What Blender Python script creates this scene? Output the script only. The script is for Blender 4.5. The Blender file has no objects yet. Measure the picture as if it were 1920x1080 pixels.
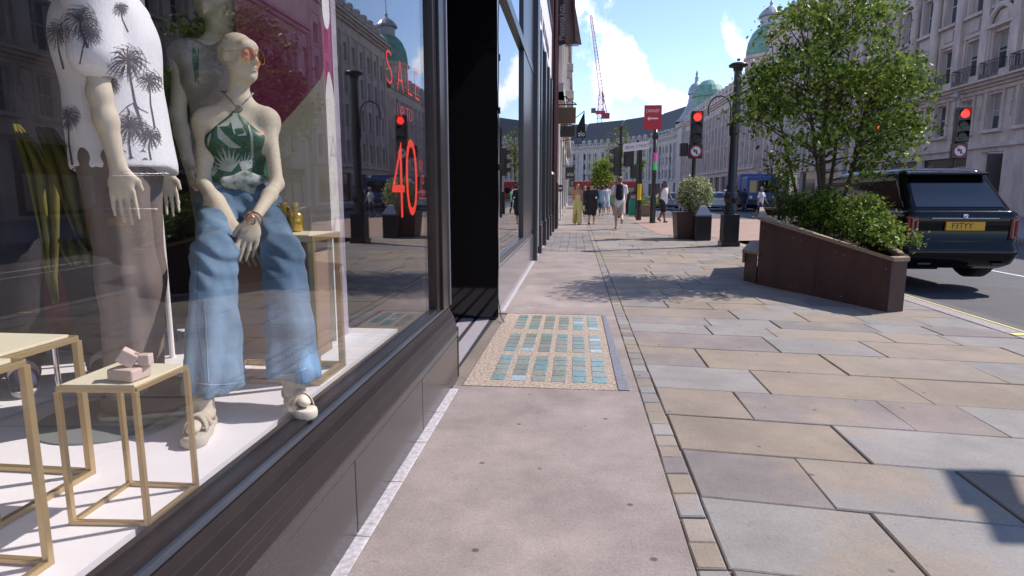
import bpy, math, random
import numpy as np
from mathutils import Vector, Matrix
from mathutils.bvhtree import BVHTree
random.seed(7); rng = np.random.default_rng(7)
C = bpy.context.scene.collection
sc = bpy.context.scene
R_ = math.radians
# ---------------------------------------------------------------- camera, sky, sun, exposure
EYE = 1.30; FOC = 1150.0; PITCH = R_(8.847); YAW = R_(5.886)
cd = bpy.data.cameras.new('camera'); cam = bpy.data.objects.new('camera', cd); C.objects.link(cam)
cd.sensor_width = 36; cd.lens = 36 * FOC / 1920; cd.clip_start = 0.05; cd.clip_end = 3000
cam.location = (0, 0, EYE); cam.rotation_euler = (math.pi / 2 - PITCH, 0, YAW)
sc.camera = cam
CR = cam.rotation_euler.to_matrix()
SUN = Vector((0.80, 0.42, 1.0)).normalized()
EL = math.asin(SUN.z); AZ = math.atan2(SUN.x, SUN.y)
w = bpy.data.worlds.new('World'); sc.world = w; w.use_nodes = True
nt = w.node_tree; N = nt.nodes; L = nt.links
bg = N['Background']; bg.inputs['Strength'].default_value = 0.15
sky = N.new('ShaderNodeTexSky'); sky.sky_type = 'NISHITA'; sky.sun_disc = False
sky.sun_elevation = EL; sky.sun_rotation = AZ; sky.air_density = 1.0; sky.dust_density = 0.05; sky.ozone_density = 2.0
def wn(t, **k):
    n = N.new(t)
    for a, b in k.items(): setattr(n, a, b)
    return n
def wm(op, a, b=None, c=None):
    n = wn('ShaderNodeMath', operation=op)
    for i, v in enumerate((a, b, c)):
        if v is None: continue
        if isinstance(v, (int, float)): n.inputs[i].default_value = v
        else: L.new(v, n.inputs[i])
    return n.outputs[0]
def pray(px, py):
    return (CR @ Vector(((px - 960) / FOC, -(py - 540) / FOC, -1))).normalized()
tc = wn('ShaderNodeTexCoord')
no = wn('ShaderNodeTexNoise'); no.inputs['Scale'].default_value = 9.0; no.inputs['Detail'].default_value = 7; no.inputs['Roughness'].default_value = .62
L.new(tc.outputs['Generated'], no.inputs['Vector'])
nb = wn('ShaderNodeTexNoise'); nb.inputs['Scale'].default_value = 2.1; nb.inputs['Detail'].default_value = 4
L.new(tc.outputs['Generated'], nb.inputs['Vector'])
acc = wm('ADD', wm('MULTIPLY', no.outputs[0], 1.5), wm('MULTIPLY', nb.outputs[0], .9))
for (px, py, rad, amp) in ((1120, 110, 70, .32), (1195, 95, 50, .34), (1130, 205, 50, .25), (1225, 160, 55, .22), (1275, 185, 45, .3), (1360, 45, 38, .5), (1250, 95, 50, -.4),
                           (1390, 105, 38, .5), (1115, 0, 60, .2), (1225, 10, 35, .3), (1280, 60, 60, -.3), (1060, 10, 50, .2), (1310, 130, 45, -.25), (1430, 20, 50, -.3), (1185, 40, 35, -.15)):
    d = pray(px, py); ang = rad / FOC
    vm = wn('ShaderNodeVectorMath', operation='DOT_PRODUCT'); L.new(tc.outputs['Generated'], vm.inputs[0]); vm.inputs[1].default_value = d
    dist = wm('ARCCOSINE', wm('MINIMUM', vm.outputs['Value'], .999999))
    g = wm('MULTIPLY', wm('POWER', 2.718, wm('MULTIPLY', wm('POWER', wm('DIVIDE', dist, ang), 2.0), -1.0)), amp)
    acc = wm('ADD', acc, g)
cr = wn('ShaderNodeMapRange'); cr.inputs['From Min'].default_value = 1.40; cr.inputs['From Max'].default_value = 1.60; cr.interpolation_type = 'SMOOTHSTEP'
L.new(acc, cr.inputs['Value'])
tint = wn('ShaderNodeMix', data_type='RGBA', blend_type='MULTIPLY'); tint.inputs[0].default_value = 1
L.new(sky.outputs[0], tint.inputs[6]); tint.inputs[7].default_value = (1.0, .96, 1.04, 1)
ct = wn('ShaderNodeMix', data_type='RGBA'); L.new(no.outputs[0], ct.inputs[0]); ct.inputs[6].default_value = (5.6, 5.9, 7.2, 1); ct.inputs[7].default_value = (8.2, 8.2, 8.6, 1)
mx = wn('ShaderNodeMix', data_type='RGBA')
L.new(wm('MULTIPLY', cr.outputs[0], .92), mx.inputs[0]); L.new(tint.outputs[2], mx.inputs[6]); L.new(ct.outputs[2], mx.inputs[7])
L.new(mx.outputs[2], bg.inputs['Color'])
sd = bpy.data.lights.new('sun', 'SUN'); so = bpy.data.objects.new('sun', sd); C.objects.link(so)
sd.energy = 4.1; sd.angle = R_(.6); sd.color = (1, .92, .86)
so.rotation_euler = (-SUN).to_track_quat('-Z', 'Y').to_euler()
sc.view_settings.view_transform = 'Standard'; sc.view_settings.look = 'None'; sc.view_settings.gamma = 1; sc.view_settings.exposure = 0.55
sc.cycles.max_bounces = 8; sc.cycles.transparent_max_bounces = 16
try: sc.cycles.use_denoising = True
except Exception: pass
# ---------------------------------------------------------------- point helpers
def W(px, py, Y):
    d = CR @ Vector(((px - 960) / FOC, -(py - 540) / FOC, -1)); t = Y / d.y
    return Vector((d.x * t, Y, EYE + d.z * t))
def G(px, py, z=0.0):
    d = CR @ Vector(((px - 960) / FOC, -(py - 540) / FOC, -1)); t = (z - EYE) / d.z
    return Vector((d.x * t, d.y * t, z))
# ---------------------------------------------------------------- materials
MATS = {}
def mat(name, col, rough=.6, metal=0, var=.0, vscale=8, bump=0, bscale=60, spec=.5, emit=None, es=1, alpha=None, coat=0, col2=None, c2scale=3, c2th=.5, stretch=None):
    if name in MATS: return MATS[name]
    m = bpy.data.materials.new(name); m.use_nodes = True; t = m.node_tree; n = t.nodes; l = t.links; b = n['Principled BSDF']
    b.inputs['Roughness'].default_value = rough; b.inputs['Metallic'].default_value = metal; b.inputs['Specular IOR Level'].default_value = spec
    b.inputs['Base Color'].default_value = (*col, 1); b.inputs['Coat Weight'].default_value = coat; b.inputs['Coat Roughness'].default_value = .04
    co = n.new('ShaderNodeTexCoord'); vec = co.outputs['Object']
    if stretch:
        mp = n.new('ShaderNodeMapping'); mp.inputs['Scale'].default_value = stretch; l.new(vec, mp.inputs[0]); vec = mp.outputs[0]
    cur = None
    if col2:
        nz = n.new('ShaderNodeTexNoise'); nz.inputs['Scale'].default_value = c2scale; nz.inputs['Detail'].default_value = 6; l.new(vec, nz.inputs['Vector'])
        mr = n.new('ShaderNodeMapRange'); mr.inputs[1].default_value = c2th - .12; mr.inputs[2].default_value = c2th + .12; l.new(nz.outputs[0], mr.inputs[0])
        mi = n.new('ShaderNodeMix'); mi.data_type = 'RGBA'; l.new(mr.outputs[0], mi.inputs[0]); mi.inputs[6].default_value = (*col, 1); mi.inputs[7].default_value = (*col2, 1); cur = mi.outputs[2]
    if var:
        nz = n.new('ShaderNodeTexNoise'); nz.inputs['Scale'].default_value = vscale; nz.inputs['Detail'].default_value = 8; nz.inputs['Roughness'].default_value = .65; l.new(vec, nz.inputs['Vector'])
        mr = n.new('ShaderNodeMapRange'); mr.inputs[1].default_value = .3; mr.inputs[2].default_value = .7; mr.inputs[3].default_value = 1 - var; mr.inputs[4].default_value = 1 + var; l.new(nz.outputs[0], mr.inputs[0])
        mi = n.new('ShaderNodeMix'); mi.data_type = 'RGBA'; mi.blend_type = 'MULTIPLY'; mi.inputs[0].default_value = 1
        if cur: l.new(cur, mi.inputs[6])
        else: mi.inputs[6].default_value = (*col, 1)
        cb = n.new('ShaderNodeCombineColor')
        for i in range(3): l.new(mr.outputs[0], cb.inputs[i])
        l.new(cb.outputs[0], mi.inputs[7]); cur = mi.outputs[2]
    if cur: l.new(cur, b.inputs['Base Color'])
    if bump:
        nz = n.new('ShaderNodeTexNoise'); nz.inputs['Scale'].default_value = bscale; nz.inputs['Detail'].default_value = 5; l.new(vec, nz.inputs['Vector'])
        bp = n.new('ShaderNodeBump'); bp.inputs['Strength'].default_value = bump; bp.inputs['Distance'].default_value = .01; l.new(nz.outputs[0], bp.inputs['Height']); l.new(bp.outputs[0], b.inputs['Normal'])
    if emit: b.inputs['Emission Color'].default_value = (*emit, 1); b.inputs['Emission Strength'].default_value = es
    MATS[name] = m; return m
def glass_mat(name, tint=(1, 1, 1), boost=1.0, base=.04, pw=5):
    m = bpy.data.materials.new(name); m.use_nodes = True; t = m.node_tree; n = t.nodes; l = t.links; n.remove(n['Principled BSDF'])
    tr = n.new('ShaderNodeBsdfTransparent'); tr.inputs[0].default_value = (*tint, 1); gl = n.new('ShaderNodeBsdfGlossy'); gl.inputs['Roughness'].default_value = .0
    ge = n.new('ShaderNodeNewGeometry'); dp = n.new('ShaderNodeVectorMath'); dp.operation = 'DOT_PRODUCT'; l.new(ge.outputs['Incoming'], dp.inputs[0]); l.new(ge.outputs['Normal'], dp.inputs[1])
    def M(op, a, b=None):
        x = n.new('ShaderNodeMath'); x.operation = op; x.use_clamp = op == 'MULTIPLY_ADD'
        for i, q in enumerate((a, b)):
            if q is None: continue
            if isinstance(q, (int, float)): x.inputs[i].default_value = q
            else: l.new(q, x.inputs[i])
        return x
    c = M('ABSOLUTE', dp.outputs['Value']).outputs[0]; o = M('SUBTRACT', 1.0, c).outputs[0]; p = M('POWER', o, pw).outputs[0]
    ma = M('MULTIPLY_ADD', p, boost); ma.inputs[2].default_value = base
    mx = n.new('ShaderNodeMixShader'); l.new(ma.outputs[0], mx.inputs[0]); l.new(tr.outputs[0], mx.inputs[1]); l.new(gl.outputs[0], mx.inputs[2]); l.new(mx.outputs[0], n['Material Output'].inputs[0])
    MATS[name] = m; return m
# ---------------------------------------------------------------- mesh builder
def gpos(o):
    v = Vector((0, 0, 0))
    while o is not None: v = v + o.location; o = o.parent
    return v
class MB:
    def __init__(s): s.v = []; s.f = []; s.m = []; s.c = []
    def add(s, vs, fs, mi=0):
        b = len(s.v); s.v += [tuple(v) for v in vs]; s.f += [tuple(i + b for i in f) for f in fs]; s.m += [mi] * len(fs)
    def box(s, x0, x1, y0, y1, z0, z1, mi=0, M=None):
        vs = [Vector((x, y, z)) for x in (x0, x1) for y in (y0, y1) for z in (z0, z1)]
        if M is not None: vs = [M @ v for v in vs]
        s.add(vs, [(0, 1, 3, 2), (4, 6, 7, 5), (0, 4, 5, 1), (2, 3, 7, 6), (0, 2, 6, 4), (1, 5, 7, 3)], mi); return s
    def hexa(s, p, mi=0):  # 8 points: bottom 4 (ccw), top 4
        s.add(p, [(3, 2, 1, 0), (4, 5, 6, 7), (0, 1, 5, 4), (1, 2, 6, 5), (2, 3, 7, 6), (3, 0, 4, 7)], mi); return s
    def bar(s, a, b, w, h=None, mi=0, up=(0, 0, 1)):
        a = Vector(a); b = Vector(b); h = h or w; d = (b - a).normalized(); u = Vector(up)
        if abs(d.dot(u)) > .95: u = Vector((0, 1, 0))
        x = d.cross(u).normalized(); y = x.cross(d).normalized()
        s.hexa([a - x * w / 2 - y * h / 2, a + x * w / 2 - y * h / 2, b + x * w / 2 - y * h / 2, b - x * w / 2 - y * h / 2,
                a - x * w / 2 + y * h / 2, a + x * w / 2 + y * h / 2, b + x * w / 2 + y * h / 2, b - x * w / 2 + y * h / 2], mi); return s
    def tube(s, pts, r, n=8, mi=0, cap=True):
        pts = [Vector(p) for p in pts]; rs = r if isinstance(r, (list, tuple)) else [r] * len(pts)
        ring = []; px = None
        for i, p in enumerate(pts):
            d = (pts[min(i + 1, len(pts) - 1)] - pts[max(i - 1, 0)]).normalized()
            if px is None:
                px = d.orthogonal().normalized()
            px = (px - d * px.dot(d)).normalized(); py = d.cross(px)
            ring.append([p + (px * math.cos(2 * math.pi * k / n) + py * math.sin(2 * math.pi * k / n)) * rs[i] for k in range(n)])
        vs = [v for q in ring for v in q]; fs = []
        for i in range(len(pts) - 1):
            for k in range(n): fs.append((i * n + k, i * n + (k + 1) % n, (i + 1) * n + (k + 1) % n, (i + 1) * n + k))
        if cap: fs.append(tuple(range(n))[::-1]); fs.append(tuple((len(pts) - 1) * n + k for k in range(n)))
        s.add(vs, fs, mi); return s
    def lathe(s, prof, c, n=24, mi=0, a0=0, a1=2 * math.pi, sx=1, sy=1):
        c = Vector(c); full = abs(a1 - a0 - 2 * math.pi) < 1e-6; m = n if full else n + 1; vs = []
        for (r, z) in prof:
            for k in range(m):
                a = a0 + (a1 - a0) * k / n; vs.append(c + Vector((r * math.cos(a) * sx, r * math.sin(a) * sy, z)))
        fs = []
        for i in range(len(prof) - 1):
            for k in range(n):
                k2 = (k + 1) % m; fs.append((i * m + k, i * m + k2, (i + 1) * m + k2, (i + 1) * m + k))
        s.add(vs, fs, mi); return s
    def prism(s, poly, a, b, mi=0):  # poly: list of 3D points, extruded by vector b-a
        e = Vector(b) - Vector(a); n = len(poly); vs = [Vector(p) for p in poly] + [Vector(p) + e for p in poly]
        s.add(vs, [tuple(range(n))[::-1], tuple(range(n, 2 * n))] + [(i, (i + 1) % n, n + (i + 1) % n, n + i) for i in range(n)], mi); return s
    def build(s, name, ms, parent=None, smooth=False, bevel=0, seg=2, colors=None, autosmooth=None):
        me = bpy.data.meshes.new(name); base = gpos(parent) if parent else Vector((0, 0, 0))
        me.from_pydata([(v[0] - base.x, v[1] - base.y, v[2] - base.z) for v in s.v], [], s.f)
        if not isinstance(ms, (list, tuple)): ms = [ms]
        for m in ms: me.materials.append(m)
        if len(ms) > 1: me.polygons.foreach_set('material_index', s.m)
        if colors is not None:
            ca = me.color_attributes.new('Col', 'FLOAT_COLOR', 'CORNER'); arr = np.ones((len(me.loops), 4), 'f')
            k = 0
            for f, cc in zip(s.f, colors):
                arr[k:k + len(f), :3] = cc; k += len(f)
            ca.data.foreach_set('color', arr.ravel())
        me.validate(); me.update()
        if smooth: me.polygons.foreach_set('use_smooth', [True] * len(me.polygons))
        o = bpy.data.objects.new(name, me); C.objects.link(o)
        if parent: o.parent = parent
        if bevel:
            b = o.modifiers.new('bevel', 'BEVEL'); b.width = bevel; b.segments = seg; b.limit_method = 'ANGLE'; b.angle_limit = R_(35)
        return o
def tag(o, label=None, cat=None, group=None, kind=None):
    if label: o['label'] = label
    if cat: o['category'] = cat
    if group: o['group'] = group
    if kind: o['kind'] = kind
    return o
def thing(name, label, cat, loc, rz=0, group=None):
    o = bpy.data.objects.new(name, None); C.objects.link(o); o.location = loc; o.rotation_euler = (0, 0, rz); o.empty_display_size = .2
    return tag(o, label, cat, group)
def kids(o): return [c for c in C.objects if c.parent == o]
def copy_tree(o, parent=None):
    c = o.copy(); C.objects.link(c); c.parent = parent
    for ch in kids(o): copy_tree(ch, c)
    return c
def text_mb(s, size, fn, mb=None, mi=0, align='LEFT', sx=1, space=1, off=0):
    """flat lettering; fn maps (u,v) in metres to a world point"""
    cu = bpy.data.curves.new('t', 'FONT'); cu.body = s; cu.size = size; cu.align_x = align; cu.resolution_u = 4; cu.space_character = space; cu.offset = off
    o = bpy.data.objects.new('t', cu); C.objects.link(o); dg = bpy.context.evaluated_depsgraph_get(); dg.update()
    me = bpy.data.meshes.new_from_object(o.evaluated_get(dg)); mb = mb or MB()
    mb.add([fn(v.co.x * sx, v.co.y) for v in me.vertices], [tuple(p.vertices) for p in me.polygons], mi)
    bpy.data.objects.remove(o); bpy.data.curves.remove(cu); bpy.data.meshes.remove(me); return mb
# ---------------------------------------------------------------- signed distance modelling (one continuous skin per figure)
def V3(*a): return np.array(a, 'f')
def rc(a, b, r0, r1=None, flat=None, k=.02): return ('rc', np.array(a, 'f'), np.array(b, 'f'), r0, r0 if r1 is None else r1, flat, k)
def el(c, r, B=None, k=.02, sub=False): return ('el', np.array(c, 'f'), np.array(r, 'f'), np.eye(3, dtype='f') if B is None else np.array(B, 'f'), k, sub)
def sdf_mesh(name, prims, res, mt, parent=None, disp=None, cut=None):
    lo = np.full(3, 1e9); hi = -lo
    for p in prims:
        if p[0] == 'rc':
            r = max(p[3], p[4]) * 1.05; lo = np.minimum(lo, np.minimum(p[1], p[2]) - r); hi = np.maximum(hi, np.maximum(p[1], p[2]) + r)
        elif not p[5]:
            r = p[2].max(); lo = np.minimum(lo, p[1] - r); hi = np.maximum(hi, p[1] + r)
    lo -= 4 * res; hi += 4 * res; n = np.ceil((hi - lo) / res).astype(int) + 1
    V = np.full(tuple(n), .2, 'f'); ax = [lo[i] + res * np.arange(n[i]) for i in range(3)]
    for p in prims:
        if p[0] == 'rc': r = max(p[3], p[4]); a, b = np.minimum(p[1], p[2]) - r, np.maximum(p[1], p[2]) + r; k = p[6]
        else: r = p[2].max(); a, b = p[1] - r, p[1] + r; k = p[4]
        mg = k + 3 * res + .012; i0 = np.clip(((a - mg - lo) / res).astype(int), 0, n - 1); i1 = np.clip(((b + mg - lo) / res).astype(int) + 2, 1, n)
        sl = tuple(slice(i0[i], i1[i]) for i in range(3))
        X, Y, Z = np.meshgrid(ax[0][sl[0]], ax[1][sl[1]], ax[2][sl[2]], indexing='ij'); P = np.stack([X, Y, Z], -1).astype('f')
        if p[0] == 'rc':
            ba = p[2] - p[1]; pa = P - p[1]; t = np.clip((pa @ ba) / max(float(ba @ ba), 1e-9), 0, 1); q = pa - t[..., None] * ba
            if p[5] is not None:
                fa = np.array(p[5][0], 'f'); fa /= np.linalg.norm(fa); q = q + (q @ fa)[..., None] * fa * (1 / p[5][1] - 1)
            d = np.linalg.norm(q, axis=-1) - (p[3] + (p[4] - p[3]) * t)
            if p[5] is not None: d *= min(1, p[5][1]) ** .5
            sub = False
        else:
            q = (P - p[1]) @ p[3].T; k0 = np.linalg.norm(q / p[2], axis=-1); k1 = np.linalg.norm(q / p[2] ** 2, axis=-1) + 1e-9; d = k0 * (k0 - 1) / k1; sub = p[5]
        cur = V[sl]
        if sub:
            h = np.clip(.5 - .5 * (cur + d) / k, 0, 1); V[sl] = cur + (-d - cur) * h + k * h * (1 - h)
        else:
            h = np.clip(.5 + .5 * (d - cur) / k, 0, 1); V[sl] = d + (cur - d) * h - k * h * (1 - h)
    if disp or cut:
        m = np.abs(V) < .06 if not cut else np.ones_like(V, bool); idx = np.nonzero(m); P = np.stack([ax[i][idx[i]] for i in range(3)], -1)
        if disp: V[m] += disp(P).astype('f')
        if cut: V[m] = np.maximum(V[m], cut(P).astype('f'))
    S = V < 0
    c = [S[i:n[0] - 1 + i, j:n[1] - 1 + j, k:n[2] - 1 + k] for i in (0, 1) for j in (0, 1) for k in (0, 1)]
    su = sum(x.astype('i1') for x in c); act = (su > 0) & (su < 8); ci = np.nonzero(act); nv = len(ci[0])
    ids = np.full(act.shape, -1, 'i4'); ids[ci] = np.arange(nv)
    acc = np.zeros((nv, 3)); cnt = np.zeros(nv)
    base = np.stack(ci, -1)
    for axn in range(3):
        o1, o2 = [x for x in range(3) if x != axn]
        for a in (0, 1):
            for b in (0, 1):
                p0 = base.copy(); p0[:, o1] += a; p0[:, o2] += b; p1 = p0.copy(); p1[:, axn] += 1
                v0 = V[tuple(p0.T)]; v1 = V[tuple(p1.T)]; m = (v0 < 0) != (v1 < 0); t = np.where(m, v0 / np.where(m, v0 - v1, 1), 0)
                pt = p0 + (p1 - p0) * t[:, None]; acc[m] += pt[m]; cnt[m] += 1
    vs = acc / np.maximum(cnt, 1)[:, None] * res + lo
    quads = []
    for axn in range(3):
        o1, o2 = (axn + 1) % 3, (axn + 2) % 3
        s0 = [slice(None)] * 3; s1 = [slice(None)] * 3; s0[axn] = slice(0, -1); s1[axn] = slice(1, None)
        e = S[tuple(s0)] != S[tuple(s1)]; ei = np.stack(np.nonzero(e), -1)
        ok = (ei[:, o1] > 0) & (ei[:, o2] > 0) & (ei[:, o1] < n[o1] - 1) & (ei[:, o2] < n[o2] - 1); ei = ei[ok]; ins = S[tuple(ei.T)]
        def cid(a, b):
            q = ei.copy(); q[:, o1] -= a; q[:, o2] -= b; return ids[tuple(q.T)]
        q = np.stack([cid(1, 1), cid(0, 1), cid(0, 0), cid(1, 0)], -1); q[~ins] = q[~ins][:, ::-1]; quads.append(q)
    q = np.concatenate(quads); q = q[(q >= 0).all(1)]
    bl = gpos(parent) if parent else Vector((0, 0, 0)); vs = vs - np.array(bl)
    me = bpy.data.meshes.new(name); me.vertices.add(len(vs)); me.vertices.foreach_set('co', vs.astype('f').ravel())
    me.loops.add(q.size); me.loops.foreach_set('vertex_index', q.astype('i4').ravel()); me.polygons.add(len(q)); me.polygons.foreach_set('loop_start', np.arange(len(q), dtype='i4') * 4)
    me.update(calc_edges=True); me.validate(); me.polygons.foreach_set('use_smooth', [True] * len(me.polygons)); me.materials.append(mt)
    o = bpy.data.objects.new(name, me); C.objects.link(o)
    if parent: o.parent = parent
    return o
def nz3(P, sc_, seed=0):  # cheap smooth noise from sines
    r = np.random.default_rng(seed); v = 0
    for i in range(5):
        k = r.normal(size=3); k /= np.linalg.norm(k); v = v + np.sin(P @ (k * sc_ * (1 + .5 * i)) + r.uniform(0, 6)) / (1 + .5 * i)
    return v / 2.5
def hand_prims(wr, d, side, nrm, curl=.35, s=1.0, k=.004, fl=1.0):
    """palm, four unequal bent fingers and a thumb leaving the side of the palm"""
    wr = np.array(wr, 'f'); d = np.array(d, 'f'); d /= np.linalg.norm(d); nrm = np.array(nrm, 'f'); nrm -= d * (nrm @ d); nrm /= np.linalg.norm(nrm)
    side = np.array(side, 'f'); side = side - d * (side @ d) - nrm * (side @ nrm); side /= np.linalg.norm(side); B = np.stack([side, d, nrm])
    P = [rc(wr, wr + d * .03 * s, .021 * s, .022 * s, (nrm, .72), .02), el(wr + d * .055 * s, np.array([.040, .048, .0155]) * s, B, .012)]
    for i, (o, ln) in enumerate(((.0315, .066 * fl), (.0105, .075 * fl), (-.0105, .07 * fl), (-.0315, .055 * fl))):
        b = wr + d * (.086 - abs(i - 1.2) * .004) * s + side * o * s; sp = side * o * .7
        d1 = d + sp * 1.6 + nrm * curl * .5; d1 /= np.linalg.norm(d1); d2 = d + sp + nrm * curl * 1.6; d2 /= np.linalg.norm(d2)
        m = b + d1 * ln * .55 * s; P += [rc(b, m, .0085 * s, .0076 * s, None, k), rc(m, m + d2 * ln * .5 * s, .0076 * s, .0058 * s, None, .003)]
    b = wr + d * .022 * s + side * .024 * s; m = b + (d * .6 + side * .55 + nrm * .25) * .042 * s
    P += [rc(b, m, .0135 * s, .0098 * s, None, .012), rc(m, m + (d * .9 + side * .2 + nrm * .2) * .034 * s, .0098 * s, .007 * s, None, .004)]
    return P
def basis(f, u=(0, 0, 1)):
    f = np.array(f, 'f'); f /= np.linalg.norm(f); u = np.array(u, 'f'); r = np.cross(f, u); r /= np.linalg.norm(r); u = np.cross(r, f); return r, f, u
def head_prims(c, f, s=1.0, u=(0, 0, 1), ears=True):
    r, f, u = basis(f, u); c = np.array(c, 'f'); B = np.stack([r, f, u])
    q = lambda x, y, z: c + (r * x + f * y + u * z) * s
    P = [el(q(0, -.012, .03), np.array([.074, .094, .085]) * s, B, .02), el(q(0, .022, -.035), np.array([.058, .066, .078]) * s, B, .03),
         el(q(0, .062, -.095), np.array([.026, .024, .02]) * s, B, .025), rc(q(-.035, .025, -.07), q(.035, .025, -.07), .03 * s, None, None, .03),
         el(q(0, .07, .045), np.array([.05, .022, .03]) * s, B, .02),
         rc(q(0, .088, .018), q(0, .106, -.022), .0075 * s, .0115 * s, None, .012), el(q(.012, .094, -.026), np.array([.008, .01, .007]) * s, B, .006), el(q(-.012, .094, -.026), np.array([.008, .01, .007]) * s, B, .006),
         el(q(.033, .098, .012), np.array([.018, .014, .010]) * s, B, .018, True), el(q(-.033, .098, .012), np.array([.018, .014, .010]) * s, B, .018, True),
         el(q(.032, .078, .011), np.array([.014, .0125, .011]) * s, B, .006), el(q(-.032, .078, .011), np.array([.013, .011, .01]) * s, B, .004),
         el(q(.04, .06, -.02), np.array([.022, .02, .02]) * s, B, .02), el(q(-.04, .06, -.02), np.array([.022, .02, .02]) * s, B, .02),
         el(q(0, .087, -.051), np.array([.022, .012, .006]) * s, B, .005), el(q(0, .085, -.063), np.array([.019, .012, .007]) * s, B, .005),
         el(q(0, .1, -.0565), np.array([.017, .010, .0012]) * s, B, .003, True)]
    if ears:
        for sg in (-1, 1): P.append(el(q(sg * .075, -.008, .0), np.array([.009, .018, .03]) * s, B, .006))
    return P
# ================================================================ GROUND
def ground_mat(name, usecol, col=(.3, .28, .26), rough=.8, sc1=2.2, amt=.22, fine=.12, spots=.0, bump=.25, tan=None, tanth=.56, fleck=0):
    m = bpy.data.materials.new(name); m.use_nodes = True; t = m.node_tree; n = t.nodes; l = t.links; b = n['Principled BSDF']; b.inputs['Roughness'].default_value = rough; b.inputs['Specular IOR Level'].default_value = .35
    co = n.new('ShaderNodeTexCoord').outputs['Object']
    def noise(s, d=6, r=.6):
        x = n.new('ShaderNodeTexNoise'); x.inputs['Scale'].default_value = s; x.inputs['Detail'].default_value = d; x.inputs['Roughness'].default_value = r; l.new(co, x.inputs['Vector']); return x.outputs[0]
    def rng_(v, a, b_, c, d):
        x = n.new('ShaderNodeMapRange'); l.new(v, x.inputs[0])
        for i, q in enumerate((a, b_, c, d)): x.inputs[i + 1].default_value = q
        return x.outputs[0]
    def mul(c, v):
        x = n.new('ShaderNodeMix'); x.data_type = 'RGBA'; x.blend_type = 'MULTIPLY'; x.inputs[0].default_value = 1; l.new(c, x.inputs[6])
        cb = n.new('ShaderNodeCombineColor')
        for i in range(3): l.new(v, cb.inputs[i])
        l.new(cb.outputs[0], x.inputs[7]); return x.outputs[2]
    if usecol:
        a = n.new('ShaderNodeVertexColor'); a.layer_name = 'Col'; cur = a.outputs[0]
    else:
        rg = n.new('ShaderNodeRGB'); rg.outputs[0].default_value = (*col, 1); cur = rg.outputs[0]
    if tan:
        x = n.new('ShaderNodeMix'); x.data_type = 'RGBA'; l.new(rng_(noise(1.1, 3), tanth - .03, tanth + .05, 0, .75), x.inputs[0]); l.new(cur, x.inputs[6]); x.inputs[7].default_value = (*tan, 1); cur = x.outputs[2]
    cur = mul(cur, rng_(noise(sc1, 8, .7), .25, .75, 1 - amt, 1 + amt)); cur = mul(cur, rng_(noise(.9, 4), .3, .7, 1 - amt * .6, 1 + amt * .5)); cur = mul(cur, rng_(noise(16, 5, .75), .62, .72, 1, 1 - spots * .55)); cur = mul(cur, rng_(noise(90, 3), .3, .7, 1 - fine, 1 + fine))
    if spots:
        vo = n.new('ShaderNodeTexVoronoi'); vo.inputs['Scale'].default_value = 4.5; vo.inputs['Randomness'].default_value = 1; l.new(co, vo.inputs['Vector'])
        cur = mul(cur, rng_(vo.outputs['Distance'], .045, .075, 1 - spots, 1))
        vo = n.new('ShaderNodeTexVoronoi'); vo.inputs['Scale'].default_value = 17; l.new(co, vo.inputs['Vector']); cur = mul(cur, rng_(vo.outputs['Distance'], .05, .1, 1 - spots * .5, 1))
    if fleck:  # small paler flecks scattered through the base colour
        vo = n.new('ShaderNodeTexVoronoi'); vo.inputs['Scale'].default_value = 55; l.new(co, vo.inputs['Vector']); cur = mul(cur, rng_(vo.outputs['Distance'], .09, .14, 1 + fleck, 1))
    l.new(cur, b.inputs['Base Color'])
    bp = n.new('ShaderNodeBump'); bp.inputs['Strength'].default_value = bump; bp.inputs['Distance'].default_value = .006; l.new(noise(45, 6, .7), bp.inputs['Height']); l.new(bp.outputs[0], b.inputs['Normal'])
    return m
M_slab = ground_mat('york_stone', True, amt=.24, fine=.10, spots=.5, tan=(.25, .20, .15), tanth=.55, bump=.5)
M_conc = ground_mat('smooth_concrete', False, (.262, .216, .198), amt=.30, fine=.14, spots=.6, bump=.4, fleck=.4)
M_asph = ground_mat('asphalt', False, (.085, .082, .09), amt=.18, fine=.35, spots=.2, bump=.6, rough=.75)
M_mort = ground_mat('mortar', False, (.19, .155, .13), fine=.3)
M_tanp = ground_mat('tan_setts', False, (.33, .225, .175), amt=.15, fine=.15)
M_farp = ground_mat('far_paving', False, (.25, .24, .25), amt=.15)
def sheet(name, x0, x1, y0, y1, z, m, kind='structure'):
    o = MB().add([(x0, y0, z), (x1, y0, z), (x1, y1, z), (x0, y1, z)], [(0, 1, 2, 3)]) or None
def plane(name, pts, m):
    b = MB(); b.add(pts, [tuple(range(len(pts)))]); return tag(b.build(name, m), kind='structure')
plane('ground', [(-400, -60, -.25), (400, -60, -.25), (400, 900, -.25), (-400, 900, -.25)], M_asph)
RZ = -.15
plane('road', [(4.9, -6, RZ), (17.0, -6, RZ), (17.0, 190, RZ), (-.8, 190, RZ), (-.8, 62, RZ), (4.9, 62, RZ)], M_asph)
plane('gutter', [(4.22, -6, -.006), (4.9, -6, RZ), (4.9, 62, RZ), (4.22, 62, -.006)], M_asph)
plane('pavement_bed', [(-2.6, -6, -.014), (4.03, -6, -.014), (4.03, 62, -.014), (-2.6, 62, -.014)], M_mort)
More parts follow.
